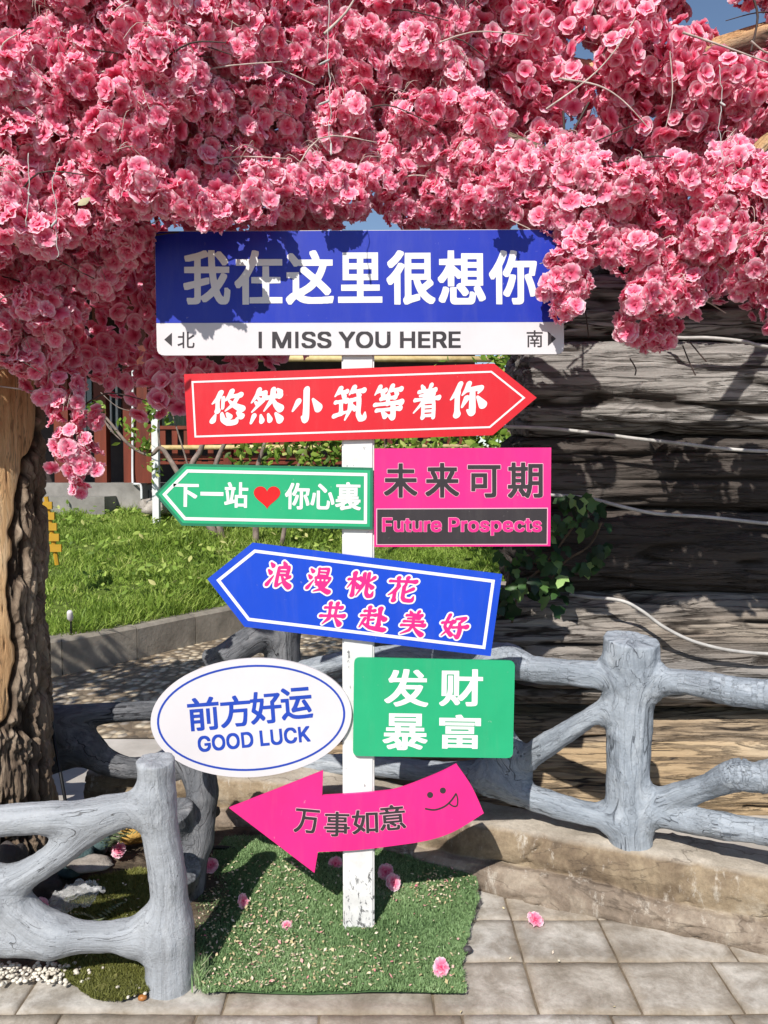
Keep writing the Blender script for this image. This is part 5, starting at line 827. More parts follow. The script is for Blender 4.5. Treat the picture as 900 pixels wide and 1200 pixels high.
'b桃':[[92,-18,74,-11,63,8,63,22,71,54,75,96,75,212,74,214,70,211,20,141,14,138,8,138,1,146,64,281,60,283,46,281,16,270,8,269,-5,276,-11,290,-10,298,-4,312,12,326,22,329,52,327,72,332,73,354,63,396,63,408,68,424,75,436,94,452,116,459,132,454,144,443,149,424,139,376,137,350,140,345,162,352,182,364,190,373,198,377,208,375,224,364,223,416,232,438,241,448,254,454,268,455,274,453,282,446,287,434,289,330,292,325,295,432,303,448,318,461,332,465,342,462,353,454,356,446,356,330,398,395,422,407,432,406,444,401,448,396,453,384,452,368,444,351,433,340,358,285,353,274,353,266,356,263,430,226,442,212,445,196,438,176,424,159,406,150,394,148,380,152,370,162,356,188,354,189,352,186,353,108,360,90,372,76,378,73,390,74,422,133,432,135,438,130,445,82,445,50,440,34,435,26,423,14,409,6,374,-3,348,-3,338,0,330,5,314,24,300,48,289,86,290,239,287,236,284,214,250,146,180,28,170,16,160,16,155,24,198,142,176,131,160,131,150,136,141,150,142,176,138,181,136,180,137,98,149,34,140,10,128,-5,108,-16],[200,218,224,232,224,266,212,268,203,272,192,288,174,286,152,293,140,292,135,280,138,268,192,229]],
'o桃':[[92,-46,74,-42,61,-36,46,-21,38,-4,35,22,45,68,46,126,24,112,12,109,-2,112,-20,125,-27,146,-24,160,13,238,-16,250,-30,264,-39,288,-36,308,-27,328,-2,350,20,357,43,356,43,368,35,396,35,410,42,434,50,449,72,471,88,480,116,487,138,482,154,473,170,452,177,426,172,398,174,395,194,404,201,440,209,454,228,472,244,480,258,483,278,481,292,476,312,488,334,493,360,484,378,467,385,444,386,423,410,432,424,435,442,432,457,426,472,411,478,398,481,372,476,352,467,336,448,317,395,276,446,249,464,230,470,214,473,200,471,186,466,170,456,152,464,140,467,128,473,82,473,50,466,24,460,13,436,-10,406,-24,374,-31,348,-31,328,-26,318,-21,298,-1,282,22,268,56,261,86,261,102,258,104,204,14,186,-7,180,-10,158,-14,141,-30,118,-42]],
'b花':[[100,-30,90,-26,83,-20,77,-6,77,12,89,46,90,125,86,125,28,86,18,87,15,96,24,111,78,178,90,202,104,218,127,262,130,272,125,286,125,296,131,312,131,334,128,337,114,336,52,329,26,323,12,324,2,332,-2,344,0,356,4,365,15,376,26,381,66,380,123,384,123,388,114,399,111,410,114,426,120,438,130,451,142,458,158,462,175,458,186,442,187,424,179,404,179,392,182,389,258,398,259,408,253,424,256,446,262,459,272,469,292,479,306,479,314,476,326,462,329,450,326,436,312,412,310,406,312,403,366,411,392,418,416,427,430,427,443,422,454,407,457,392,451,370,436,351,420,342,410,339,394,339,370,345,344,347,298,344,295,338,296,308,283,284,282,200,378,279,388,283,402,283,413,278,419,270,423,260,422,248,414,230,402,217,284,150,281,144,281,102,284,90,292,77,306,67,356,67,378,70,405,120,414,126,422,125,425,120,431,62,428,42,418,17,406,6,394,0,376,-5,342,-9,304,-9,266,-4,240,19,226,46,219,68,219,268,226,286,240,304,242,312,248,324,251,340,248,343,234,343,184,339,182,338,182,334,188,322,192,306,200,294,203,276,192,252,158,192,147,156,149,60,152,50,160,34,161,16,154,-2,137,-22,116,-31]],
'o花':[[100,-58,74,-49,58,-33,52,-18,49,12,61,46,60,71,36,59,24,57,10,60,-8,76,-13,94,-6,116,54,191,66,216,80,232,99,270,97,288,98,304,82,305,24,295,4,297,-6,302,-22,318,-29,336,-30,346,-27,364,-20,379,0,399,14,406,28,409,80,409,83,412,88,436,102,461,124,480,138,486,158,490,184,485,205,466,212,452,215,424,218,421,225,424,228,450,239,474,266,498,292,507,306,507,324,502,346,483,355,462,356,439,382,444,416,455,440,453,457,446,473,430,480,416,485,394,480,370,472,351,450,327,431,316,414,310,429,300,441,288,446,278,451,258,446,232,437,214,415,192,312,134,309,128,309,102,313,96,358,95,362,98,380,133,396,148,416,155,436,149,450,132,459,68,454,32,442,3,422,-17,408,-25,364,-35,340,-37,276,-35,256,-30,245,-24,216,6,196,48,191,68,191,182,190,187,188,187,182,176,175,154,177,64,184,50,189,32,189,16,184,-4,173,-24,150,-46,128,-56],[312,262,316,263,360,300,385,312,370,317,328,318,320,292,312,278]],
'b共':[[346,-8,333,-2,326,6,258,150,256,160,252,162,222,159,212,160,208,158,204,136,190,113,68,13,58,9,53,12,50,18,52,26,132,152,122,155,56,148,4,137,-6,138,-14,142,-22,152,-25,166,-18,184,-10,195,6,204,18,207,66,204,134,210,137,222,137,256,132,314,126,316,114,315,68,305,58,305,46,313,42,328,48,347,58,357,68,362,76,364,102,362,128,364,126,382,120,394,115,410,118,426,128,445,141,458,154,464,164,467,182,464,190,459,198,448,201,426,191,392,191,374,194,371,250,378,251,394,243,416,246,436,256,454,264,463,288,475,304,475,312,472,320,466,326,456,329,436,316,402,314,388,332,390,374,405,394,402,406,392,413,374,410,358,404,344,390,328,368,317,350,317,322,325,310,325,306,322,301,270,301,234,304,230,316,229,360,235,438,257,458,251,464,246,472,232,475,216,469,194,461,182,450,171,436,162,412,157,378,165,300,164,305,158,408,89,416,78,420,66,421,50,416,34,400,9,376,-6,366,-9],[202,218,222,218,236,221,239,224,243,238,247,274,249,318,246,323,200,321,192,318,193,256,195,238]],
'o共':[[346,-36,326,-30,302,-8,234,132,222,110,204,89,81,-12,58,-19,42,-14,29,-2,24,8,22,20,28,40,70,106,77,120,50,119,-4,109,-29,118,-43,132,-48,142,-53,162,-48,186,-37,206,-16,224,-4,230,16,235,66,232,96,233,108,236,109,256,106,284,66,277,42,281,22,300,14,328,18,348,24,360,44,381,66,390,90,392,87,414,92,436,102,456,126,481,144,490,164,495,192,490,202,485,226,460,250,487,270,498,288,503,302,503,326,496,343,482,352,466,357,446,356,432,358,430,386,433,412,424,430,406,436,394,441,372,434,342,419,318,404,304,380,292,352,289,332,293,330,260,376,267,414,280,440,285,471,276,487,262,498,242,503,216,496,188,485,168,462,145,446,136,420,129,399,130,435,100,446,76,449,50,442,24,434,8,412,-17,394,-29,366,-37]],
'b赴':[[368,-26,252,-11,160,8,115,36,58,86,52,82,23,26,10,19,4,20,-1,26,-3,32,0,42,46,194,56,218,66,228,80,235,94,234,110,224,103,240,98,243,62,239,16,226,6,226,-6,234,-11,244,-10,254,-3,270,6,278,18,284,56,283,102,289,106,292,109,300,108,326,90,325,60,314,52,313,38,322,34,330,33,340,40,357,56,370,66,373,98,371,108,374,108,384,99,406,100,424,109,442,120,453,130,459,144,462,156,460,163,456,172,445,175,430,166,404,164,386,186,390,202,400,222,405,238,399,248,384,249,368,246,360,240,347,226,334,202,325,180,333,164,332,165,308,172,301,212,310,248,325,272,323,273,350,268,374,261,394,261,410,270,432,286,451,310,462,326,463,344,454,351,444,355,434,355,416,348,394,343,368,341,310,343,300,431,262,436,256,442,242,443,224,431,196,416,182,394,171,376,171,362,178,344,202,343,168,348,144,355,126,355,110,350,94,340,78,342,75,356,73,416,71,430,66,447,56,455,36,446,10,437,-2,423,-14,394,-27],[231,78,258,77,263,80,261,102,268,124,273,150,274,264,260,254,246,247,230,247,204,253,170,251,165,246,161,234,161,212,164,209,224,223,238,218,242,212,242,196,237,186,228,178,218,173,164,167,161,162,161,140,169,120,169,106,163,90,188,81],[101,114,106,113,109,116,113,138,112,203,75,128,78,123]],
'o赴':[[368,-54,252,-39,150,-18,109,6,66,42,63,40,49,14,34,-1,24,-6,8,-9,-7,-6,-23,8,-28,18,-31,32,-26,52,17,194,16,196,-4,200,-16,206,-30,219,-39,244,-36,264,-26,285,-9,302,10,312,5,340,10,358,16,371,42,394,71,402,71,422,80,448,106,477,124,486,146,490,174,482,194,462,203,434,208,431,238,432,251,454,272,475,300,488,326,491,344,486,358,478,374,460,383,434,383,416,371,368,370,320,444,286,459,272,466,258,471,240,471,222,466,204,456,183,424,154,406,146,382,143,380,140,383,126,383,102,416,99,440,92,459,82,471,70,478,56,483,36,478,14,463,-14,436,-38,404,-53],[231,106,235,108,242,134,244,153,228,147,193,142,200,108]],
'b美':[[374,-26,344,-7,294,41,270,69,230,127,226,129,198,82,180,62,120,34,30,0,18,-3,12,0,12,12,18,19,146,107,170,150,162,155,134,151,128,153,102,149,94,150,48,145,8,137,-4,143,-10,154,-10,166,-3,182,11,194,20,197,86,195,188,204,191,208,193,224,190,229,118,225,50,213,34,216,25,228,25,242,32,256,39,264,52,270,136,269,192,274,193,280,190,283,106,279,98,283,95,290,98,306,108,316,124,321,186,328,191,332,188,338,136,337,78,327,68,331,60,344,60,354,66,368,80,382,94,386,112,383,130,384,125,434,130,445,136,449,148,451,194,422,204,403,222,409,234,409,252,401,266,444,273,458,284,469,294,474,314,477,326,471,332,463,335,444,326,423,302,400,320,401,352,412,366,413,379,408,387,398,389,392,389,376,386,365,368,343,352,334,353,318,350,310,338,295,318,287,278,287,250,285,247,282,248,278,252,277,322,283,368,291,392,299,400,298,415,290,421,272,412,248,400,234,426,242,436,243,451,238,462,224,465,202,456,180,448,169,426,156,408,153,386,159,366,161,302,161,294,159,286,161,263,158,267,152,324,112,430,64,444,48,449,34,446,20,438,4,430,-7,418,-16,402,-24,394,-27],[254,212,344,221,373,228,364,232,346,235,256,233,250,231,249,228,250,220]],
'o美':[[374,-54,348,-44,314,-17,269,28,230,77,194,38,130,8,40,-26,22,-31,4,-28,-5,-22,-14,-10,-17,4,-14,22,2,41,117,120,114,123,94,122,48,117,14,109,-4,112,-17,118,-30,132,-36,144,-39,162,-36,176,-28,194,-2,220,-3,242,0,254,8,271,32,292,63,300,41,320,34,334,31,352,42,382,53,396,66,406,98,415,97,434,101,450,116,469,128,476,144,480,156,478,184,462,218,438,232,437,236,442,248,470,272,494,302,505,326,502,340,495,356,476,364,442,393,432,408,417,414,404,417,390,414,362,408,348,394,328,424,318,439,304,444,294,450,268,465,262,484,242,491,226,493,202,488,182,474,157,461,144,440,131,410,125,386,131,349,132,358,126,445,88,468,62,477,34,472,10,465,-6,444,-31,432,-40,412,-50,394,-55]],
'b好':[[282,-18,271,-14,255,2,224,49,213,32,200,20,178,11,160,16,98,86,86,79,29,22,20,19,12,22,12,34,68,116,70,122,44,162,30,192,36,248,32,248,8,239,-10,242,-18,252,-19,268,-11,284,2,295,16,299,44,297,50,301,86,428,97,446,112,456,134,459,144,454,151,446,155,432,148,406,116,318,116,312,148,319,162,339,178,348,194,349,208,342,214,343,214,356,220,372,227,380,236,384,366,420,398,425,410,420,418,412,423,400,420,382,414,370,398,349,330,286,329,280,338,252,340,249,346,249,388,260,406,268,421,278,438,283,450,282,464,276,472,269,476,260,479,240,474,224,465,208,450,194,434,186,420,183,386,193,357,190,361,162,359,128,351,70,338,22,328,2,317,-10,298,-18],[263,68,268,67,271,70,277,102,281,134,280,183,246,181,200,169,188,170,174,179,166,164,154,148,153,142,217,84,224,71,244,73],[109,186,112,184,114,187,122,212,135,258,134,264,98,260,94,252,87,214],[190,222,202,227,234,227,277,236,275,284,278,294,283,304,297,316,313,336,318,346,242,336,249,320,246,298,240,285,227,272,214,266,198,262,189,228]],
'o好':[[282,-46,257,-38,222,0,198,-12,178,-17,150,-11,132,3,103,40,94,48,44,-1,34,-6,20,-9,4,-6,-5,0,-14,12,-17,30,-14,45,37,120,6,176,1,194,2,210,-24,218,-43,238,-47,256,-44,280,-36,297,-16,316,-4,322,28,328,61,442,82,469,102,482,122,487,146,484,159,478,172,464,180,446,183,430,168,378,170,375,190,378,212,403,226,410,308,434,394,453,410,450,424,444,442,427,448,412,451,394,446,372,438,356,423,336,373,286,384,288,418,306,448,311,466,306,479,300,495,284,502,270,507,242,500,214,489,194,467,172,444,160,422,155,390,160,383,94,375,50,364,12,352,-12,332,-33,318,-41,296,-47],[237,102,248,102,253,132,252,152,236,151,200,140,201,136]]}
# ------------------------------------------------------------------ signpost
SY = 2.25
def print_mat(name, c, rough=.38, dirt=.10):
    m, nt, bs, N, L = material(name)
    o = coords(N, L); f = noise(N, L, o, 5, 6, .6)
    d = tuple(x * (1 - dirt) for x in c[:3]) + (1,)
    r = ramp(N, [(.35, d), (.62, c)]); L.new(f, r.inputs[0])
    sp = ramp(N, [(.72, (0, 0, 0, 1)), (.78, (.25, .25, .25, 1))]); L.new(noise(N, L, o, 60, 3, .6), sp.inputs[0])
    cc = mixc(N, L, sp.outputs[0], r.outputs[0], srgb(200, 196, 190))
    stn = ramp(N, [(.50, (0, 0, 0, 1)), (.78, (.05, .05, .05, 1))]); L.new(noise(N, L, coords(N, L, None, (1, 1, .16)), 24, 7, .7, .2), stn.inputs[0])
    cc = mixc(N, L, stn.outputs[0], cc, srgb(170, 164, 156))
    rr_ = N.new('ShaderNodeMapRange'); rr_.inputs[3].default_value = rough - .12; rr_.inputs[4].default_value = rough + .22; L.new(noise(N, L, o, 9, 6, .7), rr_.inputs[0]); L.new(rr_.outputs[0], bs.inputs['Roughness'])
    L.new(cc, bs.inputs['Base Color']); bs.inputs['Specular IOR Level'].default_value = .35
    bump(N, L, noise(N, L, o, 3, 3), bs, .04, .01)
    return m
S_blue = print_mat('sign_blue', srgb(23, 46, 164)); S_azure = print_mat('sign_azure', srgb(19, 69, 191))
S_white = print_mat('sign_white', srgb(209, 204, 206), .4, .06); S_red = print_mat('sign_red', srgb(204, 32, 44))
S_green = print_mat('sign_green', srgb(38, 164, 113)); S_pink = print_mat('sign_pink', srgb(225, 40, 126))
S_grey = print_mat('sign_grey', srgb(54, 49, 52)); S_text = print_mat('sign_text_white', srgb(222, 220, 219), .4, .03)
S_dgreen = print_mat('sign_dark_green', srgb(38, 115, 86)); S_heart = print_mat('sign_heart_red', srgb(204, 25, 29)); S_ink = print_mat('sign_ink_blue', srgb(32, 67, 168))
S_pale = print_mat('sign_pale_pink', srgb(225, 168, 187))
S_edge = print_mat('sign_board_edge', srgb(214, 212, 208), .5)

from mathutils.geometry import delaunay_2d_cdt
def flat(name, loops, y, m, parent):
    """polygons of (px, py) photo points in the plane y, as one printed layer (holes by even-odd)"""
    P2, E2_ = [], []
    for l in loops:
        n0 = len(P2); k = len(l)
        for px, py in l:
            p = at(px, py, SY); P2.append(Vector((p[0], p[2])))
        E2_ += [(n0 + i, n0 + (i + 1) % k) for i in range(k)]
    v, e, f, _, _, _ = delaunay_2d_cdt(P2, E2_, [], 0, 1e-7)
    v = np.array([q[:] for q in v]); f = np.array([t for t in f if len(t) == 3])
    c = v[f].mean(1); ins = np.zeros(len(c), bool)
    pts = np.array([q[:] for q in P2])
    for i, j in E2_:
        a, b_ = pts[i], pts[j]
        if a[1] == b_[1]: continue
        w = ((a[1] > c[:, 1]) != (b_[1] > c[:, 1])) & (c[:, 0] < (b_[0] - a[0]) * (c[:, 1] - a[1]) / (b_[1] - a[1]) + a[0])
        ins ^= w
    f = f[ins]
    t = v[f]; cr = (t[:, 1, 0] - t[:, 0, 0]) * (t[:, 2, 1] - t[:, 0, 1]) - (t[:, 1, 1] - t[:, 0, 1]) * (t[:, 2, 0] - t[:, 0, 0])
    f[cr < 0] = f[cr < 0][:, ::-1]
    u, inv = np.unique(f, return_inverse=True)
    W = np.stack([v[u, 0], np.full(len(u), y), v[u, 1]], 1)
    return mk(name, W, inv.reshape(-1, 3), m, parent, False)
def circ(cx, cy, r, n=20, ry=None): return [(cx + r * math.cos(2 * math.pi * i / n), cy + (ry or r) * math.sin(2 * math.pi * i / n)) for i in range(n)]
def rounded(q, r, n=5):
    out = []
    for i in range(len(q)):
        p0, p, p1 = np.array(q[i - 1], float), np.array(q[i], float), np.array(q[(i + 1) % len(q)], float)
        rr = r[i] if isinstance(r, (list, tuple)) else r
        if rr <= 0: out.append(tuple(p)); continue
        a = p + (p0 - p) / np.linalg.norm(p0 - p) * rr; b = p + (p1 - p) / np.linalg.norm(p1 - p) * rr
        for u in np.linspace(0, 1, n): out.append(tuple((1 - u) ** 2 * a + 2 * u * (1 - u) * p + u * u * b))
    return out
def inset(q, d):
    """shrinks a polygon (photo points) by d pixels along its edge normals"""
    q = [np.array(p, float) for p in q]; n = len(q)
    A = sum(q[i][0] * q[(i + 1) % n][1] - q[(i + 1) % n][0] * q[i][1] for i in range(n)); s = 1 if A > 0 else -1
    out = []
    for i in range(n):
        e0 = q[i] - q[i - 1]; e1 = q[(i + 1) % n] - q[i]
        n0 = np.array((-e0[1], e0[0])) / np.linalg.norm(e0) * s; n1 = np.array((-e1[1], e1[0])) / np.linalg.norm(e1) * s
        b = n0 + n1; out.append(tuple(q[i] + b * d / max(.25, (1 + n0 @ n1))))
    return out
def glyph(key, box, rot=0.0, bbox=None, shear=0.0):
    """outline of one glyph fitted to a photo box (x0, y0, x1, y1), turned about its centre"""
    L_ = GLYPHS[key]
    X = [v for l in L_ for v in l[0::2]]; Y = [v for l in L_ for v in l[1::2]]
    if bbox is None: bbox = (min(X), min(Y), max(X), max(Y))
    x0, y0, x1, y1 = box; cx, cy = (x0 + x1) / 2, (y0 + y1) / 2
    ca, sa = math.cos(math.radians(rot)), math.sin(math.radians(rot)); out = []
    for l in L_:
        o = []
        for gx_, gy_ in zip(l[0::2], l[1::2]):
            u = (gx_ - bbox[0]) / (bbox[2] - bbox[0]) - .5; v = .5 - (gy_ - bbox[1]) / (bbox[3] - bbox[1])
            a, b_ = u * (x1 - x0) - shear * v * (y1 - y0), v * (y1 - y0)
            o.append((cx + a * ca - b_ * sa, cy + a * sa + b_ * ca))
        out.append(o)
    return out
def gbox(key):
    L_ = GLYPHS[key]; X = [v for l in L_ for v in l[0::2]]; Y = [v for l in L_ for v in l[1::2]]
    return (min(X), min(Y), max(X), max(Y))
def outlined(big, key, box, rot=0.0, shear=0.0):
    """the widened outline of a glyph placed so that the glyph itself would fill box"""
    return glyph(big, box, rot, gbox(key), shear)

sp_base = at(419.5, 1094, SY + .05)
post = thing('signpost', 'white square signpost carrying eight colourful boards, planted in green turf', 'signpost', (sp_base[0], SY + .055, 0))
def mat_post():
    m, nt, bs, N, L = material('post_paint')
    o = coords(N, L); f = noise(N, L, o, 12, 8, .7, .3)
    z = N.new('ShaderNodeSeparateXYZ'); L.new(o, z.inputs[0])
    mr = N.new('ShaderNodeMapRange'); mr.inputs[1].default_value = .30; mr.inputs[2].default_value = .05; mr.inputs[3].default_value = 0; mr.inputs[4].default_value = .115; L.new(z.outputs[2], mr.inputs[0])
    ad = N.new('ShaderNodeMath'); L.new(noise(N, L, coords(N, L, None, (1, 1, .45)), 55, 6, .75, .6), ad.inputs[0]); L.new(mr.outputs[0], ad.inputs[1])
    pr = ramp(N, [(.655, (0, 0, 0, 1)), (.665, (1, 1, 1, 1))]); L.new(ad.outputs[0], pr.inputs[0])
    wr = ramp(N, [(.35, srgb(200, 198, 195)), (.6, srgb(222, 221, 219))]); L.new(f, wr.inputs[0])
    c = mixc(N, L, pr.outputs[0], wr.outputs[0], srgb(112, 112, 112))
    L.new(c, bs.inputs['Base Color']); bs.inputs['Roughness'].default_value = .45
    inv = N.new('ShaderNodeMath'); inv.operation = 'SUBTRACT'; inv.inputs[0].default_value = 1; L.new(pr.outputs[0], inv.inputs[1])
    bump(N, L, inv.outputs[0], bs, .5, .002)
    return m
xa, xb = at(401.5, 900, SY + .012)[0], at(438.5, 900, SY + .012)[0]
import bmesh
def bevel_box(name, lo, hi, bev, m, parent):
    bm = bmesh.new()
    bmesh.ops.create_cube(bm, size=1)
    for v in bm.verts:
        for i in range(3): v.co[i] = lo[i] + (v.co[i] + .5) * (hi[i] - lo[i])
    bmesh.ops.bevel(bm, geom=bm.edges[:], offset=bev, segments=2, affect='EDGES')
    V = np.array([v.co[:] for v in bm.verts]); bm.verts.index_update(); F = [tuple(v.index for v in f.verts) for f in bm.faces]; bm.free()
    return mk(name, V, F, m, parent, False)
bevel_box('post', (xa, SY + .012, -.12), (xb, SY + .012 + (xb - xa), at(420, 290, SY)[2]), .005, mat_post(), post)

def board(q, m, label, th=.009):
    """one sign board cut to the outline q (photo points), its face in the plane SY"""
    P = [at(x, y, SY) for x, y in q]
    b = MB(); b.prism([(p[0], p[2]) for p in P], SY, SY + th)
    o = b.build('sign_board', m, post)
    o['label'] = label
    return o
def ring(q, d0, d1): return [inset(q, d0), inset(q, d1)]
E1, E2, E3 = SY - .0006, SY - .0014, SY - .0022
E15 = SY - .0010

# 1 blue and white street sign
q = rounded([(181, 271), (660, 268.5), (661, 415), (184, 416.5)], [7, 5, 9, 9])
o = board(q, S_white, 'wide blue and white board with large white characters at the top of the post')
flat('blue_field', [rounded([(181.6, 271.6), (659.4, 269.1), (660.3, 377.3), (183.2, 378.6)], [7, 5, 0, 0])], E1, S_blue, o)
L1 = []
xs = [(215, 270), (275, 331), (335, 391), (396, 448), (453, 510), (513, 569), (573, 629)]
for ch, (x0, x1) in zip('我在这里很想你', xs): L1 += glyph('h' + ch, (x0, 293.5 if ch != '里' else 296, x1, 357 if ch != '里' else 355), -.3)
flat('lettering', L1, E2, S_text, o)
L1 = glyph('k北', (208, 389, 228, 408)) + glyph('k南', (617, 387, 636, 407)) + glyph('hI MISS YOU HERE', (303, 388.5, 540, 408), -.1)
L1 += [[(192.5, 398), (201.5, 390), (201.5, 406)], [(651.5, 397), (642, 388.5), (642, 405.5)]]
flat('lettering', L1, E1, S_grey, o)

# 2 red arrow
q = [(215.5, 438.5), (579, 426), (629, 466), (577.5, 510), (220, 521.5)]
o = board(q, S_red, 'red arrow board pointing right with white brush characters')
flat('border', ring(q, 8.5, 10.6), E1, S_text, o)
L1 = []
for ch, (x0, x1), yc in zip('悠然小筑等着你', [(246, 288), (293, 333), (342, 378), (389, 430), (437, 474), (484, 517), (527, 571)], [477.5, 475.5, 474.5, 473, 471.5, 470.5, 468.5]):
    L1 += glyph('b' + ch, (x0, yc - 22, x1, yc + 21.5), -2, None, .06)
flat('lettering', L1, E1, S_text, o)

# 3 green arrow
q = [(181.5, 579), (216.5, 543.5), (437, 548), (436.5, 620.5), (213, 616)]
o = board(q, S_dgreen, 'green arrow board pointing left with white characters and a red heart')
flat('green_field', [inset(q, 3)], E1, S_green, o)
flat('border', ring(q, 6.5, 10.2), E2, S_text, o)
L1 = []
for ch, bx in (('下', (203, 567, 233, 594)), ('一', (235, 576.5, 262, 581)), ('站', (263, 565, 291, 595)), ('你', (334, 566, 363, 597)), ('心', (364, 567, 392, 597)), ('裏', (393, 565, 423, 598))):
    L1 += glyph('m' + ch, bx, 1.0)
flat('lettering', L1, E2, S_text, o)
hp = []
for i in range(40):
    t = 2 * math.pi * i / 40
    hp.append((313 + 15.6 * math.sin(t) ** 3, 581 - (13 * math.cos(t) - 5 * math.cos(2 * t) - 2 * math.cos(3 * t) - math.cos(4 * t)) * .93))
flat('heart', [hp], E2, S_heart, o)

# 4 pink square with grey panel
q = [(438.6, 525.5), (646, 524.5), (645, 640), (438.6, 641)]
o = board(q, S_pink, 'pink rectangular board with grey characters and a grey panel below them')
pn_ = [(442, 597), (641, 596), (640.5, 637), (442, 637.5)]
flat('panel_outline', [inset(pn_, -1.1)], E1, S_pale, o)
flat('grey_panel', [pn_], E2, S_grey, o)
LA, LB = [], []
for ch, bx in (('未', (450, 543, 489, 583)), ('来', (498.5, 542.5, 538, 583)), ('可', (548, 545, 586.5, 583)), ('期', (595, 542, 636, 583.5))):
    LA += glyph('f' + ch, bx); LB += outlined('F' + ch, 'f' + ch, bx)
flat('lettering_outline', LB, E1, S_pale, o); flat('lettering', LA, E2, S_grey, o)
bx = (448, 606.5, 634.5, 627.5)
flat('lettering_outline', outlined('FFuture Prospects', 'fFuture Prospects', bx), E3, S_pale, o)
flat('lettering', glyph('fFuture Prospects', bx), E3 - .0008, S_pink, o)

# 5 blue arrow
q = [(243, 678.5), (296, 636), (588.5, 673), (575, 769), (286.5, 734.5)]
o = board(q, S_azure, 'bright blue arrow board pointing left with two rows of pink brush characters')
flat('border', ring(q, 7.5, 11.2), E1, S_text, o)
LA, LB = [], []
for ch, bx in (('浪', (312, 657, 344, 690)), ('漫', (359, 664, 390, 696)), ('桃', (406, 669, 440, 701)), ('花', (454, 674, 489, 707)),
               ('共', (374, 704, 406, 734)), ('赴', (421, 709.5, 455, 740)), ('美', (469, 714, 500, 746)), ('好', (516, 719, 550, 749))):
    LA += glyph('b' + ch, bx, 6, None, .06); LB.append(outlined('o' + ch, 'b' + ch, bx, 6, .06))
for k_, g_ in enumerate(LB): LB_all = g_ if k_ == 0 else LB_all + g_
flat('lettering_outline', LB_all, E15, S_text, o); flat('lettering', LA, E2, S_pink, o)

# 6 oval
def oval(rx, ry, n=72, c=(294.3, 841.2), rot=-3.5):
    a = math.radians(rot)
    return [(c[0] + rx * math.cos(t) * math.cos(a) - ry * math.sin(t) * math.sin(a), c[1] + rx * math.cos(t) * math.sin(a) + ry * math.sin(t) * math.cos(a)) for t in np.linspace(0, 2 * np.pi, n, endpoint=False)]
o = board(oval(118, 69.5), S_white, 'white oval board with a blue rim and blue characters')
flat('border', [oval(110.5, 62), oval(108, 59.6)], E1, S_ink, o)
LA = []
for ch, bx in (('前', (220, 817, 257, 856)), ('方', (258, 815, 294, 852)), ('好', (293, 810, 330, 848)), ('运', (329, 805.5, 366, 843))): LA += glyph('g' + ch, bx, -4.5)
LA += glyph('gGOOD LUCK', (231.5, 856.5, 363.5, 875.5), -5.5)
flat('lettering', LA, E1, S_ink, o)

# 7 green rectangle
q = rounded([(415, 770.5), (603.5, 774.5), (601, 888.5), (413.5, 886)], 7)
o = board(q, S_green, 'green rectangular board with rounded corners and four white characters')
LA = []
for ch, bx in (('发', (450.5, 784, 502, 828)), ('财', (515, 784, 566, 827.5)), ('暴', (448.5, 836, 501, 879)), ('富', (514.5, 837.5, 563.5, 877.5))): LA += glyph('c' + ch, bx, .8)
flat('lettering', LA, E1, S_text, o)

# 8 curved pink arrow
up = smooth_path([(377.5, 932.5, 0), (411, 930.5, 0), (442, 928, 0), (469, 923.5, 0), (512, 907, 0), (535, 895.5, 0)], 5)[:, :2]
end = smooth_path([(535, 895.5, 0), (553, 922, 0), (567, 953, 0)], 4)[1:, :2]
dn = smooth_path([(567, 953, 0), (533, 974, 0), (501, 985, 0), (459, 991.5, 0), (416, 996.5, 0), (372.5, 998.5, 0)], 5)[1:, :2]
q = [(268.5, 947)] + [(378.5, 903.5)] + [tuple(p) for p in up] + [tuple(p) for p in end] + [tuple(p) for p in dn] + [(368.5, 1023)]
o = board(q, S_pink, 'curved pink arrow board pointing left with dark characters and a smiling face')
LA, LB = [], []
for ch, bx, r in (('万', (345, 948, 374, 976), 5), ('事', (380, 951, 410, 980), 1), ('如', (412.5, 949, 443, 977), -2), ('意', (444.5, 943, 475, 972.5), -5)):
    LA += glyph('w' + ch, bx, r); LB += outlined('W' + ch, 'w' + ch, bx, r)
flat('lettering_outline', LB, E1, S_pale, o); flat('lettering', LA, E2, S_grey, o)
def stroke(pts, w):
    p = smooth_path([(x, y, 0) for x, y in pts], 6)[:, :2]; t = np.gradient(p, axis=0); t /= np.linalg.norm(t, axis=1)[:, None]; n_ = np.stack([-t[:, 1], t[:, 0]], 1) * w / 2
    return [tuple(a) for a in p + n_] + [tuple(a) for a in (p - n_)[::-1]]
flat('smiling_face', [circ(504, 931.5, 3.6), circ(519, 926.3, 3.6), stroke([(498, 947.5), (509, 949), (520, 945.5), (528, 939), (534.8, 929.5)], 2.1)], E1, S_grey, o)
flat('tongue', [stroke([(526.5, 941.5), (531.5, 944.6), (535.6, 943.5), (536.2, 936), (534.8, 930.5)], 1.6)], E2, S_grey, o)

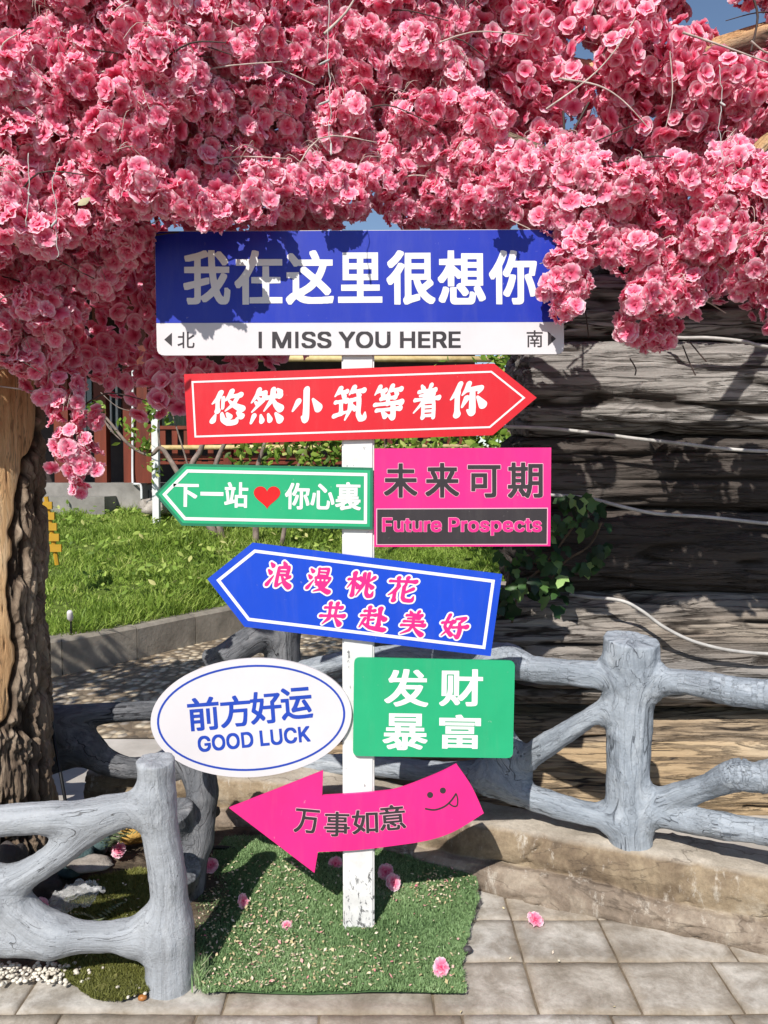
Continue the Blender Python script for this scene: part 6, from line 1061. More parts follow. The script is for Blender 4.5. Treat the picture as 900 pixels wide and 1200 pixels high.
# ------------------------------------------------------------------ blossom tree: real trunk, limbs, twigs, crown of cloth flowers
def proj(p):
    x, y, z = p[0], p[1], p[2] - CAM_H
    a = y * CP - z * SP; b = y * SP + z * CP
    return 450 + FPX * x / a, 600 - FPX * b / a
TD = 2.62
tb = np.array((at(-19, 1000, TD)[0], TD + .02, 0))
tree = thing('blossom_tree', 'pink blossom tree on a cracked trunk at the left, its crown spreading over the signs', 'tree', tb)
def mat_bark():
    m, nt, bs, N, L = material('bark_and_wood')
    g = coords(N, L, 'grain'); o = coords(N, L)
    bare = N.new('ShaderNodeAttribute'); bare.attribute_name = 'bare'
    f = noise(N, L, g, 5, 9, .68, .5)
    bk = ramp(N, [(.3, srgb(84, 70, 58)), (.5, srgb(140, 122, 104)), (.72, srgb(190, 172, 150))]); L.new(f, bk.inputs[0])
    wd = ramp(N, [(.3, srgb(176, 128, 86)), (.5, srgb(222, 180, 132)), (.7, srgb(236, 206, 166))]); L.new(noise(N, L, g, 4, 8, .6, .8), wd.inputs[0])
    br = ramp(N, [(.40, (0, 0, 0, 1)), (.6, (1, 1, 1, 1))]); L.new(bare.outputs['Fac'], br.inputs[0])
    c = mixc(N, L, br.outputs[0], bk.outputs[0], wd.outputs[0])
    k = N.new('ShaderNodeAttribute'); k.attribute_name = 'crack'
    kr = ramp(N, [(.4, (0, 0, 0, 1)), (.95, (.9, .9, .9, 1))]); L.new(k.outputs['Fac'], kr.inputs[0])
    c = mixc(N, L, kr.outputs[0], c, srgb(52, 40, 32))
    tl = times(N, L, thin_lines(N, L, coords(N, L, 'grain', (1, 1, .35)), 11, .022, 4, .6), .5)
    c = mixc(N, L, tl, c, srgb(66, 50, 40))
    L.new(c, bs.inputs['Base Color']); bs.inputs['Roughness'].default_value = .85; bs.inputs['Specular IOR Level'].default_value = .2
    n1 = bump(N, L, noise(N, L, g, 13, 9, .75, .5), None, 1.0, .016)
    bump(N, L, noise(N, L, g, 60, 6, .7), bs, .35, .004, n1)
    return m
M_bark = mat_bark()
# trunk
na, nz = 420, 520
A = np.linspace(0, 2 * np.pi, na, endpoint=False); Z = np.linspace(-.08, 2.75, nz)
AA, ZZ = np.meshgrid(A, Z)
R0 = .192 * (1 + .22 * np.exp(-ZZ / .22)) * (1 - .05 * ZZ / 2.7) + .02 * (fbm(np.stack([np.cos(AA).ravel() * 1.5, np.sin(AA).ravel() * 1.5, ZZ.ravel() * 1.2], 1) + 4, 3, 2).reshape(AA.shape) - .5)
arc = np.stack([np.cos(AA).ravel() * .19, np.sin(AA).ravel() * .19, ZZ.ravel() * .17], 1)
warp = .03 * (np.stack([fbm(np.stack([np.cos(AA).ravel() * .19, np.sin(AA).ravel() * .19, ZZ.ravel() * .6], 1) * 6 + 9 * i, 3, 5 + i) for i in range(3)], 1) - .5)
g = arc + warp
r1 = ridge(g * 26, 2, 31); r2 = ridge(g * 64, 2, 33); r3 = fbm(g * 60, 3, 35)
# seen from the camera: bare wood left of a meandering line, bark right of it
X0, Y0 = tb[0], tb[1]
sx = np.sin(AA + math.pi / 2).ravel() if False else None
facing = (AA.ravel() + np.pi / 2 + np.pi) % (2 * np.pi) - np.pi       # 0 = towards the camera, + = to the right
zf = ZZ.ravel()
edge = np.interp(zf, [0, .25, .5, .62, 1.03, 1.36, 1.44, 1.52, 1.6, 2.6], [-.4, -.3, .1, .52, .64, .62, .74, 1.1, 1.35, 1.45])
edge = edge + .46 + .5 * (fbm(np.stack([zf * 5, zf * 0, zf * 0], 1), 4, 41) - .5) + .25 * (fbm(g * 30, 2, 44) - .5)
bare = np.clip((edge - facing) / .10 + .5, 0, 1) * np.clip((facing + 2.2) / .2, 0, 1)
rc = np.clip((r1 - .70) / .14, 0, 1); rf = np.clip((r2 - .70) / .16, 0, 1)
hz = np.clip((ridge(np.stack([g[:, 0] * 14, g[:, 1] * 14, zf * 16 + 5 * fbm(g * 20, 2, 53)], 1), 1, 52) - .86) / .1, 0, 1)
plate = .030 * (1 - rc) - .011 * rf - .010 * hz - .006 * np.clip((ridge(g * 120, 2, 54) - .7) / .2, 0, 1) + .008 * (r3 - .5) + .014 * (fbm(np.stack([g[:, 0] * 20, g[:, 1] * 20, zf * 9], 1), 3, 47) - .5)
seam = np.exp(-((facing - edge + .02) / .045) ** 2)
fine = np.clip((ridge(g * (60, 60, 9), 2, 49) - .86) / .1, 0, 1)
woodr = -.004 * fine + .010 * (fbm(g * (10, 10, 30), 3, 50) - .5)
dsp = plate * (1 - bare) + woodr * bare - .035 * seam
R = R0.ravel() + dsp
lean = .05 * zf * 0
V = np.stack([X0 + R * np.cos(AA.ravel()) + lean, Y0 + R * np.sin(AA.ravel()), zf], 1)
i = np.arange(na * nz).reshape(nz, na); j = np.roll(i, -1, 1)
Q = np.stack([i[:-1].ravel(), j[:-1].ravel(), j[1:].ravel(), i[1:].ravel()], 1)
mk('trunk', V, [Q, np.array([i[-1]])], M_bark, tree, True, {'grain': g * 4, 'bare': bare, 'crack': np.clip((rc ** 1.5 * .95 + rf * .4 + hz * .4) * (1 - bare) + fine * .7 * bare + seam, 0, 1)})

# limbs
def barked_limb(name, pts, r, bare_at=None):
    p = smooth_path(np.array(pts), 14); n = 22; m = len(p)
    rr = np.interp(np.linspace(0, 1, m), np.linspace(0, 1, len(r)), r)
    b = MB(); b.tube(p, rr, n, True)
    V = np.vstack(b.V); dirn = V - np.vstack([np.repeat(p, n, 0)]) if len(V) == m * n else V * 0
    nn = dirn / (np.linalg.norm(dirn, axis=1)[:, None] + 1e-9)
    gg = nn * .08 + np.repeat(np.linspace(0, .1 * m * .05, m), n)[:, None] * np.array((1, .3, .2))
    rd = ridge(gg * 26, 2, 71)
    V = V + nn * (.10 * np.repeat(rr, n) * (fbm(V * 9, 3, 72) - .5) * 2 - .05 * np.repeat(rr, n) * np.clip((rd - .7) / .25, 0, 1))[:, None]
    ba = fbm(V * (3, 3, 6) + 2, 3, 75) * 1.0 + (.45 if bare_at else -.3) * 1.0 * (nn[:, 2] * .5 + .3)
    return mk(name, V, b.F, M_bark, tree, True, {'grain': gg * 4, 'bare': np.clip(ba, 0, 1), 'crack': np.clip((rd - .75) / .2, 0, 1)})
top = np.array((X0, Y0, 2.55))
barked_limb('branch', [top + (0, 0, -.3), top + (.25, .0, .25), at(220, 60, 2.75), at(420, 40, 2.9), at(600, 70, 3.0), at(700, 88, 2.9), at(790, 78, 2.82), at(860, 52, 2.78), at(960, 22, 2.74), at(1060, -30, 2.7)], [.12, .11, .09, .075, .06, .046, .046, .044, .043, .04], True)
barked_limb('branch', [top + (0, 0, -.4), top + (.1, -.25, .1), at(120, 120, 2.25), at(260, 150, 2.3), at(380, 120, 2.5), at(520, 140, 2.6), at(640, 180, 2.5)], [.09, .07, .05, .04, .034, .028, .02])
barked_limb('branch', [at(960, 22, 2.74), at(930, 140, 2.6), at(895, 170, 2.5), at(840, 230, 2.45), at(780, 300, 2.4)], [.035, .03, .026, .02, .012], True)

# cloth flowers
def petal(nu, nv, Lp, W, t0, t1, cup, frill, g):
    u = np.linspace(0, 1, nu + 1); v = np.linspace(-1, 1, nv + 1)
    th = np.radians(t0 + (t1 - t0) * u); ds = Lp / nu
    x = np.concatenate([[0], np.cumsum(np.sin(th[1:]) * ds)]); z = np.concatenate([[0], np.cumsum(np.cos(th[1:]) * ds)])
    w = W * np.sin(np.pi * (.07 + .55 * u ** .75))
    ph = g.uniform(0, 6.28)
    U, Vv = np.meshgrid(np.arange(nu + 1), v, indexing='ij')
    ext = 1 + (np.where(U == nu, -.24 * Vv ** 2 + .05 * np.cos(Vv * 9 + ph), 0))
    px_, pz_ = x[U] * ext, z[U] * ext
    py_ = w[U] * Vv * .5
    up = cup * Vv ** 2 * w[U] * .5 + frill * Lp * (np.sin(Vv * 4.6 + ph) + .6 * np.sin(Vv * 9.5 + 2 * ph)) * (U / nu) ** 2
    nx_, nz_ = -np.cos(th[U]), np.sin(th[U])
    P = np.stack([px_ + nx_ * up, py_, pz_ + nz_ * up], -1).reshape(-1, 3)
    i = np.arange((nu + 1) * (nv + 1)).reshape(nu + 1, nv + 1)
    F = np.stack([i[:-1, :-1].ravel(), i[1:, :-1].ravel(), i[1:, 1:].ravel(), i[:-1, 1:].ravel()], 1)
    return P, F, np.repeat(u, nv + 1)
def flower(seed, layers):
    g = np.random.default_rng(seed); Vs, Fs, Us, n = [], [], [], 0
    for (cnt, nu, nv, Lp, W, t0, t1, cup, fr, z0) in layers:
        a0 = g.uniform(0, 6.28)
        for k in range(cnt):
            P, F, u = petal(nu, nv, Lp * g.uniform(.88, 1.1), W * g.uniform(.88, 1.15), t0 + g.normal(0, 8), t1 + g.normal(0, 15), cup, fr * g.uniform(.5, 1.6), g)
            a = a0 + 2 * np.pi * k / cnt + g.normal(0, .09); ca, sa = np.cos(a), np.sin(a)
            P = P @ np.array([(ca, sa, 0), (-sa, ca, 0), (0, 0, 1)]); P[:, 2] += z0
            Vs.append(P); Fs.append(F + n); Us.append(u * (1 if Lp > .6 else .75)); n += len(P)
    return np.vstack(Vs), np.vstack(Fs), np.concatenate(Us)
HI = [(5, 3, 6, 1.0, 1.22, 66, 96, .06, .10, 0), (5, 3, 6, .86, 1.0, 54, 84, .08, .15, .05), (3, 2, 3, .40, .5, 20, 66, .2, .16, .06)]
MID = [(5, 2, 4, 1.0, 1.12, 54, 86, .22, .07, 0), (5, 2, 3, .72, .86, 34, 66, .28, .07, .05)]
LO = [(5, 2, 2, 1.0, 1.1, 50, 80, .25, .08, 0), (4, 1, 2, .7, .85, 28, 50, .3, .05, .04)]
FLW = {k: [flower(100 + 10 * q + s, lay) for s in range(7)] for q, (k, lay) in enumerate((('hi', HI), ('mid', MID), ('lo', LO)))}
def frames(D, g):
    """random rotations whose z axis is D (n x 3)"""
    D = D / np.linalg.norm(D, axis=1)[:, None]; r = g.normal(size=D.shape)
    X = r - D * (r * D).sum(1)[:, None]; X /= np.linalg.norm(X, axis=1)[:, None]
    return np.stack([X, np.cross(D, X), D], 2)
def flowers(name, C, D, S, lod, m, parent, seed):
    """C centres, D axes, S sizes, lod list of keys: ONE mesh"""
    g = np.random.default_rng(seed); Rm = frames(np.asarray(D, float), g); Vs, Fs, Ts, n = [], [], [], 0
    C = np.asarray(C, float); S = np.asarray(S, float); key = np.array([hash_id(l) for l in lod]); var = g.integers(0, 7, len(C))
    for lk in ('hi', 'mid', 'lo'):
        for v in range(7):
            w = np.nonzero((key == hash_id(lk)) & (var == v))[0]
            if not len(w): continue
            P, F, u = FLW[lk][v]
            X = np.einsum('nij,pj->npi', Rm[w], P) * S[w][:, None, None] + C[w][:, None, :]
            Vs.append(X.reshape(-1, 3)); Fs.append((F[None] + (np.arange(len(w)) * len(P))[:, None, None]).reshape(-1, 4) + n)
            t = np.zeros((len(w), len(P), 3)); t[..., 0] = u[None]; t[..., 1] = (.5 * g.random(len(w)) + .5 * vnoise(C[w] * 5, 77))[:, None]; Ts.append(t.reshape(-1, 3)); n += len(w) * len(P)
    return mk(name, np.vstack(Vs), np.vstack(Fs), m, parent, True, {'tint': np.vstack(Ts)})
def hash_id(k): return {'hi': 0, 'mid': 1, 'lo': 2}[k]
def mat_flower():
    m, nt, bs, N, L = material('blossom_cloth')
    a = N.new('ShaderNodeAttribute'); a.attribute_name = 'tint'
    s = N.new('ShaderNodeSeparateXYZ'); L.new(a.outputs['Vector'], s.inputs[0])
    r1 = ramp(N, [(0, srgb(210, 44, 98)), (.22, srgb(238, 96, 140)), (.58, srgb(249, 164, 192)), (.82, srgb(252, 206, 220)), (1, srgb(255, 244, 245))]); L.new(s.outputs[0], r1.inputs[0])
    r2 = ramp(N, [(0, srgb(202, 40, 90)), (.28, srgb(232, 80, 124)), (.66, srgb(245, 136, 170)), (.9, srgb(250, 186, 206)), (1, srgb(254, 234, 238))]); L.new(s.outputs[0], r2.inputs[0])
    c = mixc(N, L, s.outputs[1], r1.outputs[0], r2.outputs[0])
    L.new(c, bs.inputs['Base Color']); bs.inputs['Roughness'].default_value = .6; bs.inputs['Specular IOR Level'].default_value = .25
    t = N.new('ShaderNodeBsdfTranslucent'); L.new(mixc(N, L, .6, c, srgb(255, 118, 160)), t.inputs[0])
    x = N.new('ShaderNodeMixShader'); x.inputs[0].default_value = .40
    L.new(bs.outputs[0], x.inputs[1]); L.new(t.outputs[0], x.inputs[2]); L.new(x.outputs[0], N['Material Output'].inputs[0])
    return m
M_flower = mat_flower()
def inpoly(x, y, P):
    c = False; j = len(P) - 1
    for i in range(len(P)):
        if (P[i][1] > y) != (P[j][1] > y) and x < (P[j][0] - P[i][0]) * (y - P[i][1]) / (P[j][1] - P[i][1]) + P[i][0]: c = not c
        j = i
    return c
CROWN = [(-120, -160), (1020, -160), (1020, 330), (905, 345), (880, 345), (862, 360), (845, 330), (815, 318), (806, 352), (796, 396), (768, 404), (742, 402), (735, 372), (742, 330), (728, 300), (690, 285), (676, 312), (668, 352), (640, 345), (638, 312), (650, 280), (600, 258), (566, 268), (480, 268), (462, 262), (452, 250), (436, 240), (420, 248), (408, 266), (370, 268), (330, 262), (304, 258), (250, 254), (196, 258), (170, 275), (160, 310), (136, 330), (110, 350), (70, 392), (66, 430), (40, 438), (0, 440), (-120, 440)]
HANG = [(78, 455, 20), (90, 478, 22), (74, 492, 18), (98, 505, 20), (82, 520, 22), (104, 535, 16), (84, 545, 20), (100, 553, 16), (92, 574, 5), (60, 462, 16), (40, 440, 16)]
GAPS = [(683, 66, 6), (671, 140, 6), (822, 10, 20), (886, 32, 20), (846, 48, 14), (434, 258, 9), (702, 350, 20), (690, 390, 18), (712, 320, 6)]
SHADE_SIGN = [(165, 262), (372, 262), (352, 290), (345, 325), (378, 345), (372, 372), (332, 376), (312, 412), (284, 404), (262, 376), (215, 368), (195, 348), (165, 330)]
C_, D_, S_, LD = [], [], [], []
centres = []
toC = lambda c: np.array((0, 0, CAM_H)) - c
def cluster(c, Rc, nf, fs, lod, g=rng):
    out = toC(c); out = .75 * out / np.linalg.norm(out) + np.array((-.26, -.7, .62)) * g.uniform(.5, 1.1) + .36 * g.normal(size=3); out /= np.linalg.norm(out)
    k = 0; th0 = g.uniform(0, 6.28)
    for i in range(nf):
        h = 1 - (i + .5) / nf * 1.45; ph = th0 + i * 2.39996
        l = np.array((math.sqrt(max(0, 1 - h * h)) * math.cos(ph), math.sqrt(max(0, 1 - h * h)) * math.sin(ph), h))
        F = frames(out[None], np.random.default_rng(int(g.integers(1 << 30))))[0] if i == 0 else F
        d = F @ l
        C_.append(c + d * Rc * g.uniform(.75, 1.12) * np.array((1, 1, .9))); D_.append(d + .5 * g.normal(size=3)); S_.append(fs * g.uniform(.82, 1.15)); LD.append(lod)
    centres.append((c, out, Rc))
def gap(x, y, m=0): return any((x - a) ** 2 + (y - b_) ** 2 < (r + m) ** 2 for a, b_, r in GAPS)
def shadow_bad(c):
    if c[1] < SY - .02:
        s = c + np.array(SUN) * ((SY - c[1]) / SUN.y); x, y = proj(s)
        if 165 < x < 675 and 258 < y < 1030 and not inpoly(x, y, SHADE_SIGN): return True
    if c[1] < 3.2:
        s = c + np.array(SUN) * ((3.2 - c[1]) / SUN.y); x, y = proj(s)
        if 600 < x < 940 and (350 < y < 522 or y > 710) and not (x < 690 and y > 460): return True
    return False
step = 34
for iy, yy in enumerate(np.arange(-140, 430, step * .86)):
    for xx in np.arange(-115, 1015, step):
        x = xx + (iy % 2) * step / 2 + rnd.uniform(-11, 11); y = yy + rnd.uniform(-10, 10)
        if not inpoly(x, y, CROWN) or gap(x, y, 16): continue
        d0 = float(np.interp(x, [-100, 190, 400, 540, 640, 720, 1000], [2.0, 2.04, 2.40, 2.42, 2.28, 2.2, 2.15]))
        if x > 560: d0 += .62 * float(np.clip((205 - y) / 50, 0, 1) * np.clip((x - 560) / 60, 0, 1))
        if x < 170 and y > 290: d0 = 2.30
        d0 += .07 * (fbm(np.array([(x / 90, y / 90, 0)]), 2, 88)[0] - .5) * 2
        c = None
        jt = rnd.uniform(-.05, .06)
        for dd in (jt, .1, -.1, .2, .3, .45, .6, .75, .9):
            q = at(x, y, d0 + dd + rnd.uniform(-.05, .05))
            if not shadow_bad(q): c = q; break
        if c is None:
            c = at(x, y, d0 + .3) if x < 600 else at(x, y, 3.1)
        cluster(c, rnd.uniform(.044, .064), rnd.randint(14, 19), .0295, 'hi')
for x, y, r in HANG:
    cluster(at(x, y, 2.38), r / 900 * 2.38, max(2, int(r * .38)), .029, 'hi')
# more boughs in the upper right
for _ in range(95):
    x, y = rnd.uniform(585, 1000), rnd.uniform(-110, 200)
    if gap(x, y, 20): continue
    cluster(at(x, y, rnd.uniform(2.72, 2.98)), rnd.uniform(.05, .07), 14, .029, 'hi')
# a fringe of blossom just behind the top edge of the board
for x in list(range(290, 408, 17)) + list(range(466, 645, 17)):
    cluster(at(x, 250 + rnd.uniform(-5, 9), 2.43 + rnd.uniform(-.02, .06)), rnd.uniform(.036, .05), 11, .0275, 'hi')
# sprays that throw small leafy shadows on the top edge of the board
for x, y in ((392, 278), (412, 274), (594, 284), (610, 276)):
    cluster(at(x, y, SY) - np.array(SUN) * ((.10 if y < 300 else .19) / SUN.y), .022, 5, .024, 'hi')
# lobe before the right end of the blue board
for x, y in ((662, 300), (674, 305), (662, 322), (650, 338), (664, 345), (676, 335), (664, 362), (680, 280)):
    cluster(at(x, y, 2.175 + rnd.uniform(-.015, .02)), .033, 8, .028, 'hi')
n_front = len(C_)
# deeper layer that fills the crown and hangs behind the board on the left
BACK = [(-120, -160), (1020, -160), (1020, 355), (850, 372), (800, 340), (690, 300), (560, 262), (470, 246), (455, 236), (430, 225), (405, 240), (345, 300), (330, 425), (290, 440), (225, 462), (160, 474), (120, 440), (60, 430), (-120, 430)]
step = 40
for layer in (0, 1):
    for iy, yy in enumerate(np.arange(-150, 480, step * .86)):
        for xx in np.arange(-115, 1015, step):
            x = xx + (iy % 2) * step / 2 + rnd.uniform(-14, 14); y = yy + rnd.uniform(-13, 13)
            if not inpoly(x, y, BACK) or gap(x, y, 26): continue
            if 480 < x < 560 and y > 235: continue
            d0 = 2.62 + .34 * layer + rnd.uniform(-.1, .12)
            if x > 560: d0 += .05
            if y < 0: d0 += .1
            c = at(x, y, d0)
            if x > 560 and y > 60:
                for dd in (0, .15, .3, .45, .6):
                    c = at(x, y, d0 + dd)
                    if not shadow_bad(c): break
            cluster(c, rnd.uniform(.06, .085), rnd.randint(8, 11), .034, 'lo' if layer else 'mid')
# the crown goes on over the path, left of the picture
for k in range(150):
    c = np.array((rnd.uniform(-3.1, -1.55), rnd.uniform(2.3, 3.2), rnd.uniform(2.1, 2.7)))
    if proj(c)[0] > -120 or fbm(np.array([(c[0] * 2.2, c[1] * 2.2, 0)]), 2, 89)[0] < .44: continue
    cluster(c, .09, 9, .05, 'lo')
flowers('crown', C_, D_, S_, LD, M_flower, tree, 5)
# twigs: pale wires between clusters and stalks under them, dark shoots inside
def mat_twig():
    m, nt, bs, N, L = material('twig')
    a = N.new('ShaderNodeAttribute'); a.attribute_name = 'dark'
    f = noise(N, L, coords(N, L), 30, 4)
    r = ramp(N, [(.3, srgb(150, 132, 122)), (.7, srgb(206, 192, 182))]); L.new(f, r.inputs[0])
    L.new(mixc(N, L, a.outputs['Fac'], r.outputs[0], srgb(62, 48, 42)), bs.inputs['Base Color']); bs.inputs['Roughness'].default_value = .75
    return m
M_twig = mat_twig()
tw, dk = MB(), MB()
cc = [c for c in centres[:n_front // 8]]
for k, (c, o_, Rc) in enumerate(centres):
    if k > 560: break
    if rnd.random() < .55:
        for _ in range(rnd.randint(2, 5)):
            a = c + np.array((rnd.gauss(0, .012), rnd.gauss(0, .01) - .02, .05 + rnd.uniform(0, .03))) ; e = c + o_ * Rc * .9 + np.array((rnd.gauss(0, .03), rnd.gauss(0, .02), rnd.gauss(.02, .02)))
            mdl = (a + e) / 2 + np.array((rnd.gauss(0, .01), -.02, .012)); tw.tube(smooth_path([a, mdl, e], 3), .0009, 4, False)
    if rnd.random() < .28:
        a = c + np.array((0, .02, 0)); L_ = rnd.uniform(.12, .34); ang = rnd.uniform(-.5, 3.6)
        e = a + np.array((math.cos(ang) * L_, rnd.gauss(-.02, .05), math.sin(ang) * L_ * .6)); mdl = (a + e) / 2 + np.array((rnd.gauss(0, .02), -.03, rnd.gauss(.02, .02)))
        if not gap(*proj(e)): (tw if rnd.random() < .6 else dk).tube(smooth_path([a, mdl, e], 4), np.linspace(.0032, .0014, 9), 5, False)
# twigs that show in the photograph
for P, r in (([(88, 108), (110, 78), (140, 55), (166, 48)], .003), ([(640, 128), (690, 92), (720, 60), (745, 20)], .003), ([(800, 38), (850, 55), (905, 75)], .0035), ([(380, 40), (405, 15), (420, -10)], .004),
             ([(655, 92), (700, 100), (730, 118), (760, 150)], .003), ([(880, 48), (900, 62), (930, 60)], .003), ([(785, 60), (788, 110), (780, 150)], .002), ([(865, 165), (862, 210), (870, 240)], .002)):
    tw.tube(smooth_path([at(x, y, 2.05 if x < 500 else 2.25) for x, y in P], 5), np.linspace(r, r * .5, 5 * (len(P) - 1) + 1), 6, False)
for P in ([(738, 420), (745, 432), (744, 440)], [(800, 405), (808, 425), (815, 440)], [(806, 398), (820, 415), (828, 424)], [(690, 395), (683, 330), (690, 300)]):
    dk.tube(smooth_path([at(x, y, 2.3) for x, y in P], 4), .0022, 5, False)
for P in ([(660, 130), (662, 190), (656, 250)], [(690, 120), (668, 160), (640, 200)], [(720, 40), (700, 20), (690, -10)], [(880, 60), (888, 20), (880, -10)]):
    dk.tube(smooth_path([at(x, y, 2.6) for x, y in P], 4), .004, 5, False)
nt_, nd_ = tw.n, dk.n
tw.add(np.vstack(dk.V), dk.F)
mk('twigs', np.vstack(tw.V), tw.F, M_twig, tree, True, {'dark': np.concatenate([np.zeros(nt_), np.ones(nd_)])})
# strings of small white bulbs
def light_string(pts, bulbs, d, label):
    p = [at(x, y, d) for x, y in pts]
    t = thing('light_string', label, 'light string', p[0], 'strings of small white bulbs hanging from the crown')
    b = MB(); b.tube(smooth_path(p, 6) + rng.normal(0, .0016, (6 * (len(p) - 1) + 1, 3)), .0011, 6); b.build('wire', M_cable, t, True)
    for (x, y, x2, y2) in bulbs:
        a, e = at(x, y, d), at(x2, y2, d - .012); q = MB(); q.tube(np.array([a, a + (e - a) * .15, a + (e - a) * .85, e]), [.0018, .0028, .0028, .001], 8); q.build('bulb', M_cable, t, True)
light_string([(386, 0), (384, 60), (387, 110), (386, 150), (388, 182)], [(386, 70, 374, 76), (386, 118, 373, 123), (388, 168, 388, 182)], 2.0, 'white bulb string hanging down the blossoms above the blue and white board')
light_string([(70, 185), (62, 212), (66, 240), (66, 272), (67, 302)], [(66, 258, 60, 266)], 1.84, 'white bulb string with one lamp hanging at the left, below the pale dead leaf')
light_string([(33, 180), (34, 215), (32, 232), (31, 268)], [(33, 226, 35, 229)], 1.84, 'thin wire string with a tiny bulb nearest the left picture edge')
light_string([(842, 76), (846, 110), (843, 150), (848, 190)], [(844, 120, 850, 124)], 2.05, 'pale string hanging under the bare branch at the upper right')
M_dead = mat_leafy('dead_leaf', [(0, srgb(168, 160, 120)), (1, srgb(196, 188, 150))], .2, .6)
tag(leaf_mesh('dead_leaf', [at(98, 236, 1.86)], [(.2, -1, .3)], .038, M_dead, None, 9, False), 'pale dead leaf caught among the blossoms at the left', 'leaf')

# ------------------------------------------------------------------ turf, moss, pebbles, rocks and litter at the foot of the post
def inq(P, poly):
    ins = np.zeros(len(P), bool); j = len(poly) - 1
    for i in range(len(poly)):
        (xi, yi), (xj, yj) = poly[i], poly[j]
        if yi != yj: ins ^= ((yi > P[:, 1]) != (yj > P[:, 1])) & (P[:, 0] < (xj - xi) * (P[:, 1] - yi) / (yj - yi) + xi)
        j = i
    return ins
mat_poly = [tuple(atz(x, y)[:2]) for x, y in [(232, 1160), (236, 1172), (300, 1168), (400, 1168), (500, 1170), (545, 1172), (543, 1140), (550, 1095), (562, 1062), (556, 1035), (546, 1015), (505, 1000), (440, 996), (330, 998), (262, 1000), (238, 1040), (228, 1100)]]
mx = [p[0] for p in mat_poly]; my = [p[1] for p in mat_poly]
def turf_z(x, y):
    z = .012 + .045 * np.clip((y - 2.15) / .5, 0, 1) + .03 * np.exp(-((x + .33) ** 2 + (y - 2.5) ** 2) / .03)
    return z + .02 * (fbm(np.stack([x * 5, y * 5, 0 * x], 1), 3, 91) - .5)
P = np.stack([rng.uniform(min(mx), max(mx), 110000), rng.uniform(min(my), max(my), 110000)], 1)
P = P[inq(P + .006 * np.stack([fbm(np.column_stack([P * 25, P[:, 0] * 0 + i]), 3, 85 + i) - .5 for i in (0, 1)], 1) * 3, mat_poly)]
P = np.column_stack([P, turf_z(P[:, 0], P[:, 1])])
blades('artificial_turf', P, .0115, .0030, M_turf, 1.1, seed=12)
# backing of the turf
bx, by = np.meshgrid(np.linspace(min(mx), max(mx), 60), np.linspace(min(my), max(my), 60))
BV = np.stack([bx.ravel(), by.ravel()], 1); ok = inq(BV, mat_poly).reshape(60, 60)
bi = np.arange(3600).reshape(60, 60); cell = ok[:-1, :-1] & ok[1:, :-1] & ok[:-1, 1:] & ok[1:, 1:]
BF = np.stack([bi[:-1, :-1][cell], bi[:-1, 1:][cell], bi[1:, 1:][cell], bi[1:, :-1][cell]], 1)
M_back = mat_noise('turf_backing', [(.3, srgb(56, 84, 50)), (.7, srgb(84, 112, 70))], 30, .9)
tag(mk('turf_backing', np.column_stack([BV, turf_z(BV[:, 0], BV[:, 1]) - .006]), BF, M_back), kind='stuff')
# planting bed with olive moss turf on the left
M_bed = mat_noise('bed_soil', [(.3, srgb(52, 44, 36)), (.55, srgb(92, 80, 66)), (.75, srgb(128, 116, 100))], 16, .95, bs_=.7, bd=.02)
def bed_z(x, y): return .016 + .05 * np.clip((y - 2.1) / .35, 0, 1) + .03 * (fbm(np.stack([x * 5, y * 5, 0 * x], 1), 3, 93) - .5)
bx, by = np.meshgrid(np.linspace(-2.2, -.50, 70), np.linspace(2.055, 2.86, 40))
bv = np.stack([bx.ravel(), by.ravel(), bed_z(bx.ravel(), by.ravel()) - .012], 1); bi = np.arange(bx.size).reshape(bx.shape)
tag(mk('planting_bed', bv, np.stack([bi[:-1, :-1].ravel(), bi[:-1, 1:].ravel(), bi[1:, 1:].ravel(), bi[1:, :-1].ravel()], 1), M_bed), kind='structure')
moss_poly = [tuple(atz(x, y, .05)[:2]) for x, y in [(60, 1090), (75, 1060), (110, 1035), (160, 1022), (205, 1030), (215, 1090), (192, 1128), (168, 1150), (140, 1157), (116, 1156), (96, 1148), (82, 1134), (70, 1115)]]
mp = np.array(moss_poly)
P = np.stack([rng.uniform(mp[:, 0].min(), mp[:, 0].max(), 60000), rng.uniform(mp[:, 1].min(), mp[:, 1].max(), 60000)], 1)
P = P[inq(P + .012 * np.stack([fbm(np.column_stack([P * 22, P[:, 0] * 0 + i]), 3, 95 + i) - .5 for i in (0, 1)], 1) * 3, moss_poly)]
blades('moss_turf', np.column_stack([P, bed_z(P[:, 0], P[:, 1]) - .004]), .017, .003, M_moss, .9, seed=14)
# tuft of taller turf at the foot of the pale post
P = np.array([(*atz(233 + rnd.gauss(0, 3), 1150 + rnd.gauss(0, 6))[:2], .01) for _ in range(260)])
P = P + rng.normal(0, .006, P.shape) * (1, 1, 0)
blades('turf_tuft', P, .055, .004, M_turf, .35, seed=16)
